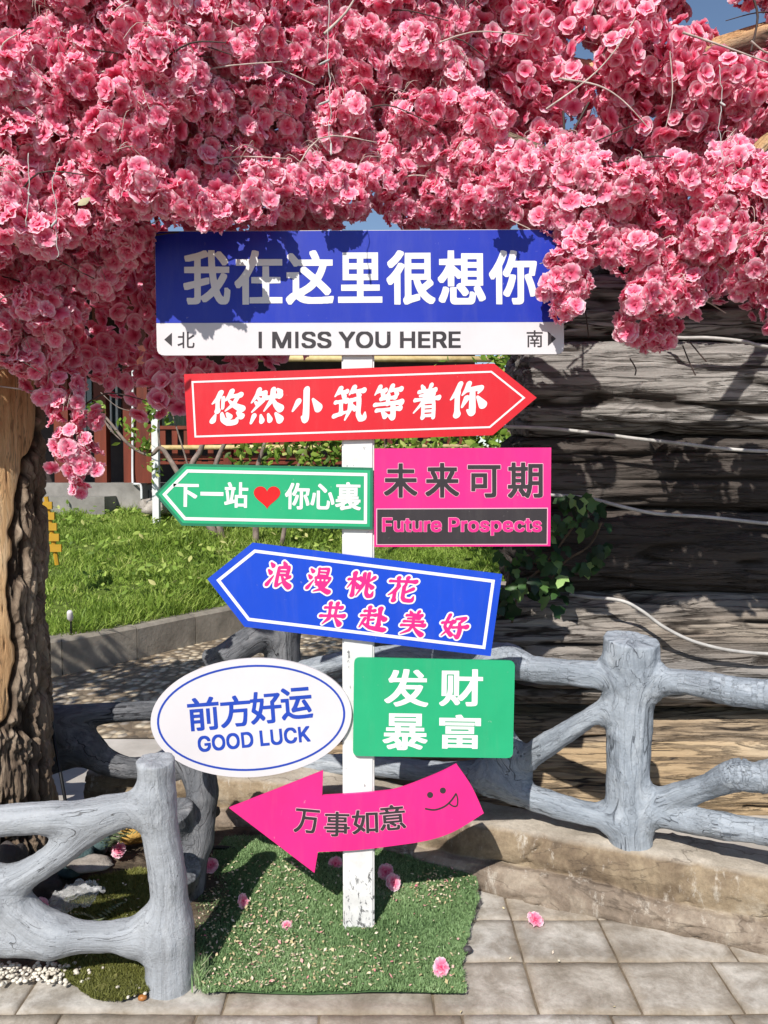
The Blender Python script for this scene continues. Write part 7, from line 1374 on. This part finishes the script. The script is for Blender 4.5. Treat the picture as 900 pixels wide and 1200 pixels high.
# dry petals and chips strewn over the turf
M_chip = mat_leafy('petal_chip', [(0, srgb(176, 160, 116)), (.5, srgb(206, 194, 156)), (.8, srgb(224, 214, 190)), (1, srgb(206, 120, 130))], .1, .7)
def chips(name, P, size, m, seed):
    g = np.random.default_rng(seed); n = len(P); a = g.uniform(0, 6.28, n); s = size * g.uniform(.5, 1.3, n)
    u = np.stack([np.cos(a), np.sin(a), g.normal(0, .35, n)], 1) * s[:, None]; w = np.stack([-np.sin(a), np.cos(a), g.normal(0, .35, n)], 1) * s[:, None] * g.uniform(.4, .9, n)[:, None]
    V = np.stack([P - u, P - w * .8, P + u, P + w * .8, P + (0, 0, .25 * size)], 1).reshape(-1, 3); k = np.arange(n) * 5
    F = np.stack([np.stack([k + i, k + (i + 1) % 4, k + 4], 1) for i in range(4)], 1).reshape(-1, 3)
    return tag(mk(name, V, F, m, None, True, {'rand': np.repeat(g.random(n), 5)}), kind='stuff')
q = []
for cx_, cy_, sx_, sy_, n in ((290, 1085, 45, 26, 190), (330, 1060, 30, 30, 80), (510, 1045, 25, 10, 110), (320, 1110, 60, 30, 120), (440, 1115, 60, 30, 70), (300, 1158, 50, 6, 60), (400, 1130, 90, 26, 110), (255, 1050, 22, 22, 60), (345, 1040, 20, 10, 40)):
    for _ in range(int(n * 1.9)): q.append(atz(rnd.gauss(cx_, sx_), rnd.gauss(cy_, sy_), .03)[:2])
q = np.array(q); q = q[inq(q, mat_poly)]
chips('dry_petals', np.column_stack([q, turf_z(q[:, 0], q[:, 1]) + .012]), .0055, M_chip, 21)
q = np.array([atz(rnd.uniform(70, 210), rnd.uniform(1040, 1120), .05)[:2] for _ in range(60)]); q = q[inq(q, moss_poly)]
chips('dry_petals', np.column_stack([q, bed_z(q[:, 0], q[:, 1]) + .014]), .0045, M_chip, 22)
q = np.array([atz(x, y)[:2] for x, y in ((648, 1118), (598, 1125), (655, 1128), (556, 1082), (560, 1064), (590, 1066), (720, 1182), (540, 1188))])
chips('stray_petals', np.column_stack([q, q[:, 0] * 0 + .006]), .007, M_chip, 23)
# white pebbles along the bed
M_peb = mat_noise('white_pebble', [(.3, srgb(178, 168, 152)), (.7, srgb(228, 222, 210))], 30, .55, bs_=0)
b = MB()
def peb(x, y, s, k): b.blob((*atz(x, y, .012)[:2], .012 + rnd.uniform(0, .01)), (s * rnd.uniform(.8, 1.2), s * rnd.uniform(.8, 1.2), s * .7), k, 7, 5, .2)
for k in range(230): peb(rnd.uniform(-90, 84) if k % 6 else rnd.gauss(70, 20), rnd.gauss(1141, 6.5), rnd.uniform(.004, .0075), k)
for k, (x, y) in enumerate(((176, 1150), (186, 1143), (180, 1156), (192, 1152), (158, 1166), (164, 1161), (170, 1167), (150, 1170), (138, 1160), (188, 1160), (160, 1158), (96, 1152), (104, 1140))): peb(x, y, .0055, 300 + k)
tag(b.build('gravel', M_peb, None, True), kind='stuff')
b = MB(); b.blob((*atz(167, 1173)[:2], .009), (.013, .010, .008), 5, 10, 7, .1)
tag(b.build('brown_pebble', mat_plain('amber_stone', srgb(160, 104, 52), .4), None, True), 'small amber brown pebble on the paving before the flat topped post', 'pebble')
b = MB(); b.blob((*atz(423, 1118)[:2] + np.array((.31, 0)), .012), (.014, .012, .012), 6, 10, 7, .2)
tag(b.build('dark_pebble', mat_plain('dark_stone', srgb(62, 58, 60), .6), None, True), 'small dark pebble at the right edge of the green turf', 'pebble')
# rocks in the bed
M_rock = [mat_noise('rock_%s' % n_, [(.3, a), (.7, c)], 9, .85, bs_=.6, bd=.02) for n_, a, c in (('teal', srgb(48, 64, 66), srgb(86, 108, 108)), ('yellow', srgb(150, 112, 50), srgb(206, 168, 92)), ('grey', srgb(120, 112, 104), srgb(176, 168, 158)), ('brown', srgb(84, 66, 54), srgb(132, 106, 86)), ('dark', srgb(46, 42, 42), srgb(82, 76, 74)))]
for k, (x, y, dd, r, mi, lab) in enumerate(((84, 1008, 2.5, (.085, .06, .05), 0, 'large teal grey rock behind the pale fence, beside the trunk'), (112, 988, 2.62, (.06, .05, .045), 0, 'teal grey rock behind the larger teal one'), (152, 972, 2.72, (.075, .05, .045), 1, 'yellow ochre rock seen between the pale fence rails'),
        (128, 982, 2.68, (.05, .04, .05), 2, 'pale grey rock left of the yellow rock'), (105, 1012, 2.45, (.07, .05, .022), 2, 'flat grey stone lying before the teal rocks'), (102, 968, 2.74, (.05, .04, .05), 3, 'brown rock next to the trunk behind the teal rocks'), (38, 1042, 2.36, (.09, .06, .05), 4, 'dark rock at the foot of the trunk behind the lower rail'),
        (226, 958, 2.56, (.075, .06, .06), 4, 'rounded dark rock under the pink flower by the leaning stump'), (12, 1012, 2.32, (.05, .05, .06), 4, 'dark lump between the pale rails at the left edge'))):
    b = MB(); p = at(x, y, dd); b.blob((p[0], dd, max(.03, p[2])), r, 40 + k, 22, 15, .42)
    t = b.build('rock', M_rock[mi], None, True); tag(t, lab, 'rock', 'rocks in the planting bed')
# crumpled clear bag
def mat_bag():
    m, nt, bs, N, L = material('clear_plastic')
    bs.inputs['Base Color'].default_value = (.9, .9, .9, 1); bs.inputs['Roughness'].default_value = .12
    bs.inputs['Alpha'].default_value = .24; bs.inputs['Specular IOR Level'].default_value = .9
    return m
U, W = np.meshgrid(np.linspace(-1, 1, 46), np.linspace(-1, 1, 34)); p0 = at(84, 1046, 2.3); p0[2] = .075
r_ = fbm(np.stack([U.ravel() * 3, W.ravel() * 3, 0 * U.ravel()], 1), 4, 97) - .5; r2_ = ridge(np.stack([U.ravel() * 2.4, W.ravel() * 2.4, 0 * U.ravel() + 4], 1), 3, 98) - .5
bagV = np.stack([p0[0] + U.ravel() * .085 + .02 * r_, p0[1] + W.ravel() * .05, p0[2] + .05 * r_ + .05 * r2_ + .045 * (1 - U.ravel() ** 2) * (1 - W.ravel() ** 2) + .25 * U.ravel() * .1], 1)
bi = np.arange(U.size).reshape(U.shape)
tag(mk('plastic_bag', bagV, np.stack([bi[:-1, :-1].ravel(), bi[:-1, 1:].ravel(), bi[1:, 1:].ravel(), bi[1:, :-1].ravel()], 1), mat_bag(), None, False), 'crumpled clear plastic bag lying on the moss behind the pale fence', 'bag')
# ferns
M_fern = mat_leafy('fern_leaf', [(0, srgb(70, 84, 60)), (.6, srgb(108, 122, 84)), (1, srgb(150, 158, 124))], .2)
def fern(c, n, L_, label, seed):
    g = random.Random(seed); V, F, R = [], [], []; t = thing('fern', label, 'plant', c)
    for k in range(n):
        a = g.uniform(0, 6.28); up = g.uniform(.5, 1.1); prev = None
        for s in range(10):
            u = s / 9; r = L_ * u; p = np.array(c) + np.array((math.cos(a) * r, math.sin(a) * r * .7, up * r * (1 - .6 * u)))
            for sd_ in (-1, 1):
                w = L_ * .26 * (1 - .8 * u); n0 = len(V)
                V += [tuple(p), tuple(p + np.array((-math.sin(a) * w * sd_ + math.cos(a) * .3 * w, math.cos(a) * w * sd_, .1 * w))), tuple(p + np.array((math.cos(a), math.sin(a), up * .4)) * L_ * .085)]
                F.append((n0, n0 + 1, n0 + 2)); R += [g.random()] * 3
    mk('fronds', V, F, M_fern, t, False, {'rand': np.array(R)})
fern(at(128, 975, 2.6) * (1, 1, 0) + (0, 0, .12), 9, .13, 'small fern between the rocks under the top pale rail', 3)
fern(at(114, 1045, 2.26) * (1, 1, 0) + (0, 0, .05), 3, .10, 'single pale fern sprig by the plastic bag', 5)
fern(at(145, 955, 2.8) * (1, 1, 0) + (0, 0, .1), 6, .12, 'dark fern behind the yellow rock', 8)
# fallen flowers
def fallen(x, y, z, s, tilt, label, deep=False):
    p = atz(x, y, z)
    o = flowers('fallen_flower', [p], [tilt], [s], ['hi'], M_flower, None, int(x + y)); 
    tag(o, label, 'flower', 'fallen pink flowers')
fallen(517, 1134, .03, .026, (.1, -.6, 1), 'pink flower lying on the front right of the green turf')
fallen(627, 1077, .015, .026, (.1, -.5, 1), 'pink flower lying on the paving slabs before the ledge')
fallen(284, 1056, .06, .024, (.9, -.5, .5), 'pink flower standing on its edge at the shade line on the turf')
fallen(336, 1085, .03, .016, (.3, -.6, 1), 'crushed reddish flower in the middle of the turf among dry petals')
fallen(218, 953, .17, .026, (0, -.8, .8), 'pink flower on the dark rock beside the oval sign')
fallen(452, 1022, .07, .028, (-.1, -.8, .6), 'shaded pink flower just right of the post under the curved arrow')
fallen(461, 1034, .065, .027, (.3, -.8, .6), 'lower shaded pink flower right of the post under the curved arrow')
fallen(393, 1012, .07, .026, (.1, -.8, .6), 'pink flower just left of the post under the curved arrow')
fallen(247, 1014, .08, .026, (.1, -.8, .6), 'shaded pink flower at the back left corner of the turf')
fallen(139, 997, .09, .026, (.1, -.7, .8), 'bright pink flower under the yellow rock')
fallen(46, 1063, .08, .028, (.1, -.7, .8), 'deep pink flower beside the plastic bag')
# dry leaves on the paving
for k, (x, y, s, lab) in enumerate(((120, 1164, .042, 'large olive dry leaf on the edge of the paving'), (134, 1152, .030, 'smaller olive dry leaf on the moss edge'))):
    tag(leaf_mesh('fallen_leaf', [np.array((*atz(x, y)[:2], .018))], [(.1, -.3, 1)], s, mat_leafy('olive_leaf', [(0, srgb(122, 120, 70)), (1, srgb(150, 146, 92))], .15, .7), None, 30 + k, False), lab, 'leaf')
# cables at the foot
cable('cable', [at(60, 845, 2.75), at(66, 880, 2.7), at(73, 918, 2.66), at(78, 950, 2.64), at(80, 985, 2.62)], .006, M_black, 'black cable running down beside the trunk to the ground')
cable('cable', [at(215, 1000, 2.56), at(250, 993, 2.66), at(280, 996, 2.70), at(310, 1003, 2.70), at(335, 1000, 2.68), at(400, 1003, 2.68)], .0075, M_black, 'black cable lying along the back edge of the green turf')
# yellow slatted thing in the grass and garden lamp
M_yel = mat_plain('yellow_paint', srgb(176, 136, 34), .5)
yb = at(62, 640, 6.2); y0 = at(68, 660, 6.2)
ys = thing('slatted_stand', 'small yellow slatted stand leaning in the grass right beside the trunk', 'garden stand', (y0[0], 6.2, y0[2]))
for k in range(5):
    u = k / 4; p = at(54 + 11 * u, 592 + 50 * u, 6.2); q = MB(); w_ = .05
    q.box((p[0] - w_, 6.19, p[2] - .032), (p[0] + w_, 6.21, p[2] + .028)); q.build('slat', M_yel, ys)
q = MB(); a, c = at(54, 582, 6.22), at(67, 662, 6.22); q.tube(np.array([a, c]), .018, 6); q.build('stile', M_yel, ys)
gl = at(83, 724, 5.5)
gp = thing('garden_lamp', 'small white spot lamp on a spike in the grass above the kerb', 'lamp', (gl[0], 5.5, KERB_Z))
q = MB(); q.tube(np.array([(gl[0], 5.5, KERB_Z - .05), (gl[0], 5.5, gl[2] - .01)]), .007, 6); q.build('spike', M_black, gp)
q = MB(); q.tube(np.array([gl + (0, 0, -.02), gl + (0, -.01, .0), gl + (.005, -.03, .045), gl + (.006, -.035, .055)]), [.012, .022, .020, .014], 12); q.build('lamp_head', S_white, gp, True)

# ------------------------------------------------------------------ timber pavilion and plants beyond the lawn
PY = 10.6
M_redwood = mat_noise('red_timber', [(.3, srgb(78, 34, 22)), (.7, srgb(122, 54, 34))], 5, .55, stretch=(1, 1, .15))
M_deck = mat_noise('porch_concrete', [(.3, srgb(108, 105, 100)), (.7, srgb(152, 148, 142))], 3, .85)
M_darkwall = mat_noise('dark_wall', [(.3, srgb(46, 38, 36)), (.7, srgb(74, 62, 58))], 3, .7)
M_frame = mat_noise('dark_frame', [(.3, srgb(52, 32, 26)), (.7, srgb(84, 54, 42))], 5, .6)
M_glass = mat_plain('window_glass', srgb(40, 50, 56), .08, .8)
M_curtain = mat_noise('curtain', [(.3, srgb(92, 112, 92)), (.7, srgb(150, 164, 140))], 10, .8, stretch=(6, 1, .3))
M_bamboo = mat_noise('bamboo', [(.3, srgb(182, 156, 104)), (.7, srgb(220, 200, 150))], 8, .6)
M_whitepaint = mat_plain('white_paint', srgb(214, 216, 216), .5)
pv = thing('timber_pavilion', 'red timber pavilion with porch, dark windows and slatted railing beyond the lawn', 'building', (-2, PY, .9))
def pb_(name, x0, x1, y0_, y1_, d0, d1, m, parent=pv):
    """box between photo columns x0..x1 and rows y0..y1 (measured at depth d0), from depth d0 to d1"""
    a, c = at(x0, y1_, d0), at(x1, y0_, d0); q = MB(); q.box((a[0], d0, a[2]), (c[0], d1, c[2])); return q.build(name, m, parent)
FL = at(140, 566, PY)[2]
q = MB(); q.box((-6.5, PY - .3, .5), (at(165, 566, PY - .3)[0], 14.6, FL)); q.build('porch', M_deck, pv)
q = MB(); q.box((-6.5, PY - .75, .5), (at(124, 590, PY - .7)[0], PY - .31, FL - .17)); q.build('step', M_deck, pv)
q = MB(); q.box((at(165, 566, PY - .3)[0] + .01, PY + .02, .5), (1.6, 14.6, FL - .1)); q.build('porch', M_deck, pv)
q = MB(); q.box((-6.5, 13.6, FL), (1.6, 13.8, 4.1)); q.build('back_wall', M_darkwall, pv)
q = MB(); q.box((-6.9, PY - .9, 4.1), (1.75, 14.8, 4.35)); q.add([(-7, PY - 1, 4.36), (1.9, PY - 1, 4.36), (1.9, 15, 4.36), (-7, 15, 4.36), (-6.4, 12.6, 5.0), (1.3, 12.6, 5.0)], [(0, 1, 5, 4), (1, 2, 5), (2, 3, 4, 5), (3, 0, 4)]); q.build('roof', M_darkwall, pv)
for x0, x1 in ((20, 34), (64, 76), (111, 121), (145, 155)):
    a, c = at(x0, 556, 11.4), at(x1, 300, 11.4); q = MB(); q.box((a[0], 11.4, FL), (c[0], 11.4 + (c[0] - a[0]), 4.1)); q.build('column', M_redwood, pv)
for x0, x1 in ((78, 110), (122, 144)):
    w = pb_('window', x0, x1, 440, 508, 13.4, 13.58, M_frame); pb_('pane', x0 + 3, x1 - 3, 444, 504, 13.37, 13.399, M_glass, w)
    for u in (.33, .66): pb_('mullion', x0 + (x1 - x0) * u - .7, x0 + (x1 - x0) * u + .7, 440, 506, 13.34, 13.369, M_whitepaint, w)
w = pb_('window', 186, 226, 440, 500, 13.3, 13.58, M_frame); pb_('curtain', 190, 222, 446, 500, 13.27, 13.299, M_curtain, w)
w = pb_('window', 240, 400, 440, 500, 13.3, 13.58, M_redwood); pb_('curtain', 246, 394, 446, 500, 13.27, 13.299, M_curtain, w)
pb_('corner_panel', 156, 171, 380, 568, PY, PY + .18, M_redwood)
# slatted railing
rl = thing('railing', 'red timber railing with lattice slats and a pale bamboo beam along the pavilion front', 'railing', (-1, PY - .1, FL - .1))
for y0_, y1_ in ((499, 503), (534, 538.5), (541, 544)): pb_('rail', 172, 556, y0_, y1_, PY - .06, PY + .02, M_redwood, rl)
q = MB(); x = 174
while x < 556:
    a, c = at(x, 545, PY - .03), at(x + 6, 503.5, PY - .03); q.box((a[0], PY - .04, a[2]), (c[0], PY - .0, c[2])); x += 14
q.build('slats', M_redwood, rl)
for x in (172, 262, 352, 442, 548): pb_('rail_post', x, x + 9, 497, 566, PY - .1, PY + .04, M_redwood, rl)
q = MB(); q.tube(np.array([at(166, 524.5, PY - .16), at(566, 523, PY - .16)]), .032, 8); q.build('bamboo_beam', M_bamboo, rl, True)
q = MB(); q.tube(np.array([at(300, 420, PY - .5), at(590, 421, PY - .5)]), .04, 8); tag(q.build('bamboo_pole', M_bamboo, None, True), 'pale bamboo pole held across the pavilion front above the red arrow sign', 'pole')
q = MB(); a = at(184, 640, 9.2); c = at(186, 466, 9.2); q.box((a[0] - .038, 9.16, .75), (a[0] + .038, 9.24, c[2])); tag(q.build('white_stake', M_whitepaint), 'white square stake standing in the lawn before the red railing', 'stake')
cable('drain_pipe', [at(155.5, 380, PY - .05), at(155.5, 480, PY - .05), at(155.5, 563, PY - .05), at(158, 567, PY - .35), at(165, 569, PY - .36), at(166, 585, PY - .37)], .016, M_whitepaint, 'thin white pipe running down the pavilion corner panel', 'pipe')
q = MB(); q.blob(at(205, 590, 9.6) + (0, 0, -.02), (.42, .25, .13), 77, 20, 13, .3); tag(q.build('boulder', M_rock[2], None, True), 'pale flat boulder at the top edge of the lawn before the porch', 'boulder')
# bare vine and leafy shrubs before the pavilion
M_vine = mat_noise('vine_bark', [(.3, srgb(88, 76, 70)), (.7, srgb(150, 134, 124))], 12, .85)
M_leaf = mat_leafy('shrub_leaf', [(0, srgb(74, 100, 34)), (.6, srgb(116, 146, 52)), (.9, srgb(160, 180, 82)), (1, srgb(196, 200, 120))], .35)
def plant(name, label, base, stems, leaves, lsize, seed, cat='shrub', m=M_leaf):
    t = thing(name, label, cat, base); q = MB()
    for P_, r0, r1 in stems:
        p = smooth_path(P_, 6); q.tube(p, np.linspace(r0, r1, len(p)), 6)
    q.build('branches', M_vine, t, True)
    g = random.Random(seed); PP, NN = [], []
    for (c, s, n) in leaves:
        for _ in range(n): PP.append(np.array(c) + np.array((g.gauss(0, s[0]), g.gauss(0, s[1]), g.gauss(0, s[2])))); NN.append((g.gauss(0, .7), -.6 + g.gauss(0, .5), g.gauss(.5, .6)))
    leaf_mesh('leaves', PP, NN, lsize, m, t, seed, False)
D8 = 8.6
def a8(x, y): return at(x, y, D8)
plant('bare_vine', 'crooked grey vine with sparse leaves before the pavilion, left of the green arrow sign', at(262, 640, D8) * (1, 1, 0) + (0, 0, .75),
      [([a8(95, 481), a8(120, 486), a8(150, 520), a8(175, 533), a8(188, 525), a8(200, 540), a8(212, 560), a8(236, 600), a8(258, 640)], .012, .04), ([a8(120, 486), a8(128, 502), a8(142, 516)], .008, .008), ([a8(188, 525), a8(185, 500), a8(190, 470)], .012, .006),
       ([a8(104, 496), a8(122, 494), a8(134, 508)], .005, .007), ([a8(118, 460), a8(140, 478), a8(170, 484)], .005, .006), ([a8(258, 640), a8(224, 560), a8(236, 525), a8(246, 490)], .05, .02), ([a8(236, 600), a8(200, 480), a8(188, 470)], .012, .006)],
      [(a8(112, 480), (.06, .05, .05), 22), (a8(150, 505), (.08, .05, .07), 26), (a8(185, 478), (.13, .1, .08), 90), (a8(170, 520), (.06, .05, .05), 22), (a8(205, 470), (.08, .05, .05), 40), (a8(178, 548), (.05, .05, .06), 16)], .075, 51)
plant('leafy_shrub', 'leafy green shrub with grey stems between the red and green arrow signs', at(300, 640, D8) * (1, 1, 0) + (0, 0, .75),
      [([a8(300, 640), a8(300, 560), a8(310, 520), a8(318, 480)], .04, .012), ([a8(262, 640), a8(250, 560), a8(268, 510)], .045, .02), ([a8(330, 640), a8(345, 560), a8(370, 500)], .03, .01)],
      [(a8(375, 528), (.28, .15, .16), 240), (a8(300, 530), (.18, .1, .1), 60), (a8(280, 515), (.1, .1, .08), 30), (a8(392, 512), (.1, .1, .1), 80), (a8(350, 515), (.18, .1, .1), 80)], .085, 52)
plant('leafy_shrub', 'green shrub behind the top of the pink square sign', at(450, 660, D8) * (1, 1, 0) + (0, 0, .75), [([a8(452, 640), a8(455, 560), a8(450, 505)], .03, .01)],
      [(a8(455, 512), (.18, .1, .1), 130), (a8(510, 518), (.2, .1, .06), 50), (a8(430, 540), (.1, .1, .2), 60)], .08, 53)
plant('flowering_bush', 'pale flowering green bush at the left end of the log wall top', at(600, 640, 7.4) * (1, 1, 0) + (0, 0, .6), [([at(600, 640, 7.4), at(598, 520, 7.4), at(592, 430, 7.4)], .04, .012)],
      [(at(600, 432, 7.4), (.16, .12, .16), 330), (at(660, 405, 7.4), (.22, .12, .12), 260), (at(560, 480, 7.4), (.22, .12, .2), 420), (at(580, 530, 7.4), (.2, .12, .2), 300)], .085, 54, 'bush')
M_pale = mat_leafy('pale_flower', [(0, srgb(150, 170, 206)), (.6, srgb(206, 214, 230)), (1, srgb(236, 226, 150))], .2)
PP = [at(x + rnd.gauss(0, 8), y + rnd.gauss(0, 6), 7.1) for x, y in ((605, 445), (612, 425), (585, 440), (670, 398), (640, 420), (652, 402), (596, 452)) for _ in range(3)]
fb_ = [o for o in bpy.data.objects if o.name.startswith('flowering_bush')][0]
leaf_mesh('blossoms', PP, [(rnd.gauss(0, .3), -1, .3) for _ in PP], .05, M_pale, fb_, 55, False)
# weeds with broad leaves standing in the lawn
PP, NN = [], []
for _ in range(1300):
    x = rnd.uniform(-4.4, -.6); y = rnd.uniform(kerb_y(x) + .5, 9.8)
    if vnoise(np.array([(x * 1.3, y * 1.3, 2)]), 7)[0] < .5: continue
    PP.append(np.array((x, y, lawn_z(x, y) + rnd.uniform(.05, .17)))); NN.append((rnd.gauss(0, .5), -.4 + rnd.gauss(0, .5), 1))
tag(leaf_mesh('weeds', PP, NN, .06, M_grass, None, 61, False), kind='stuff')
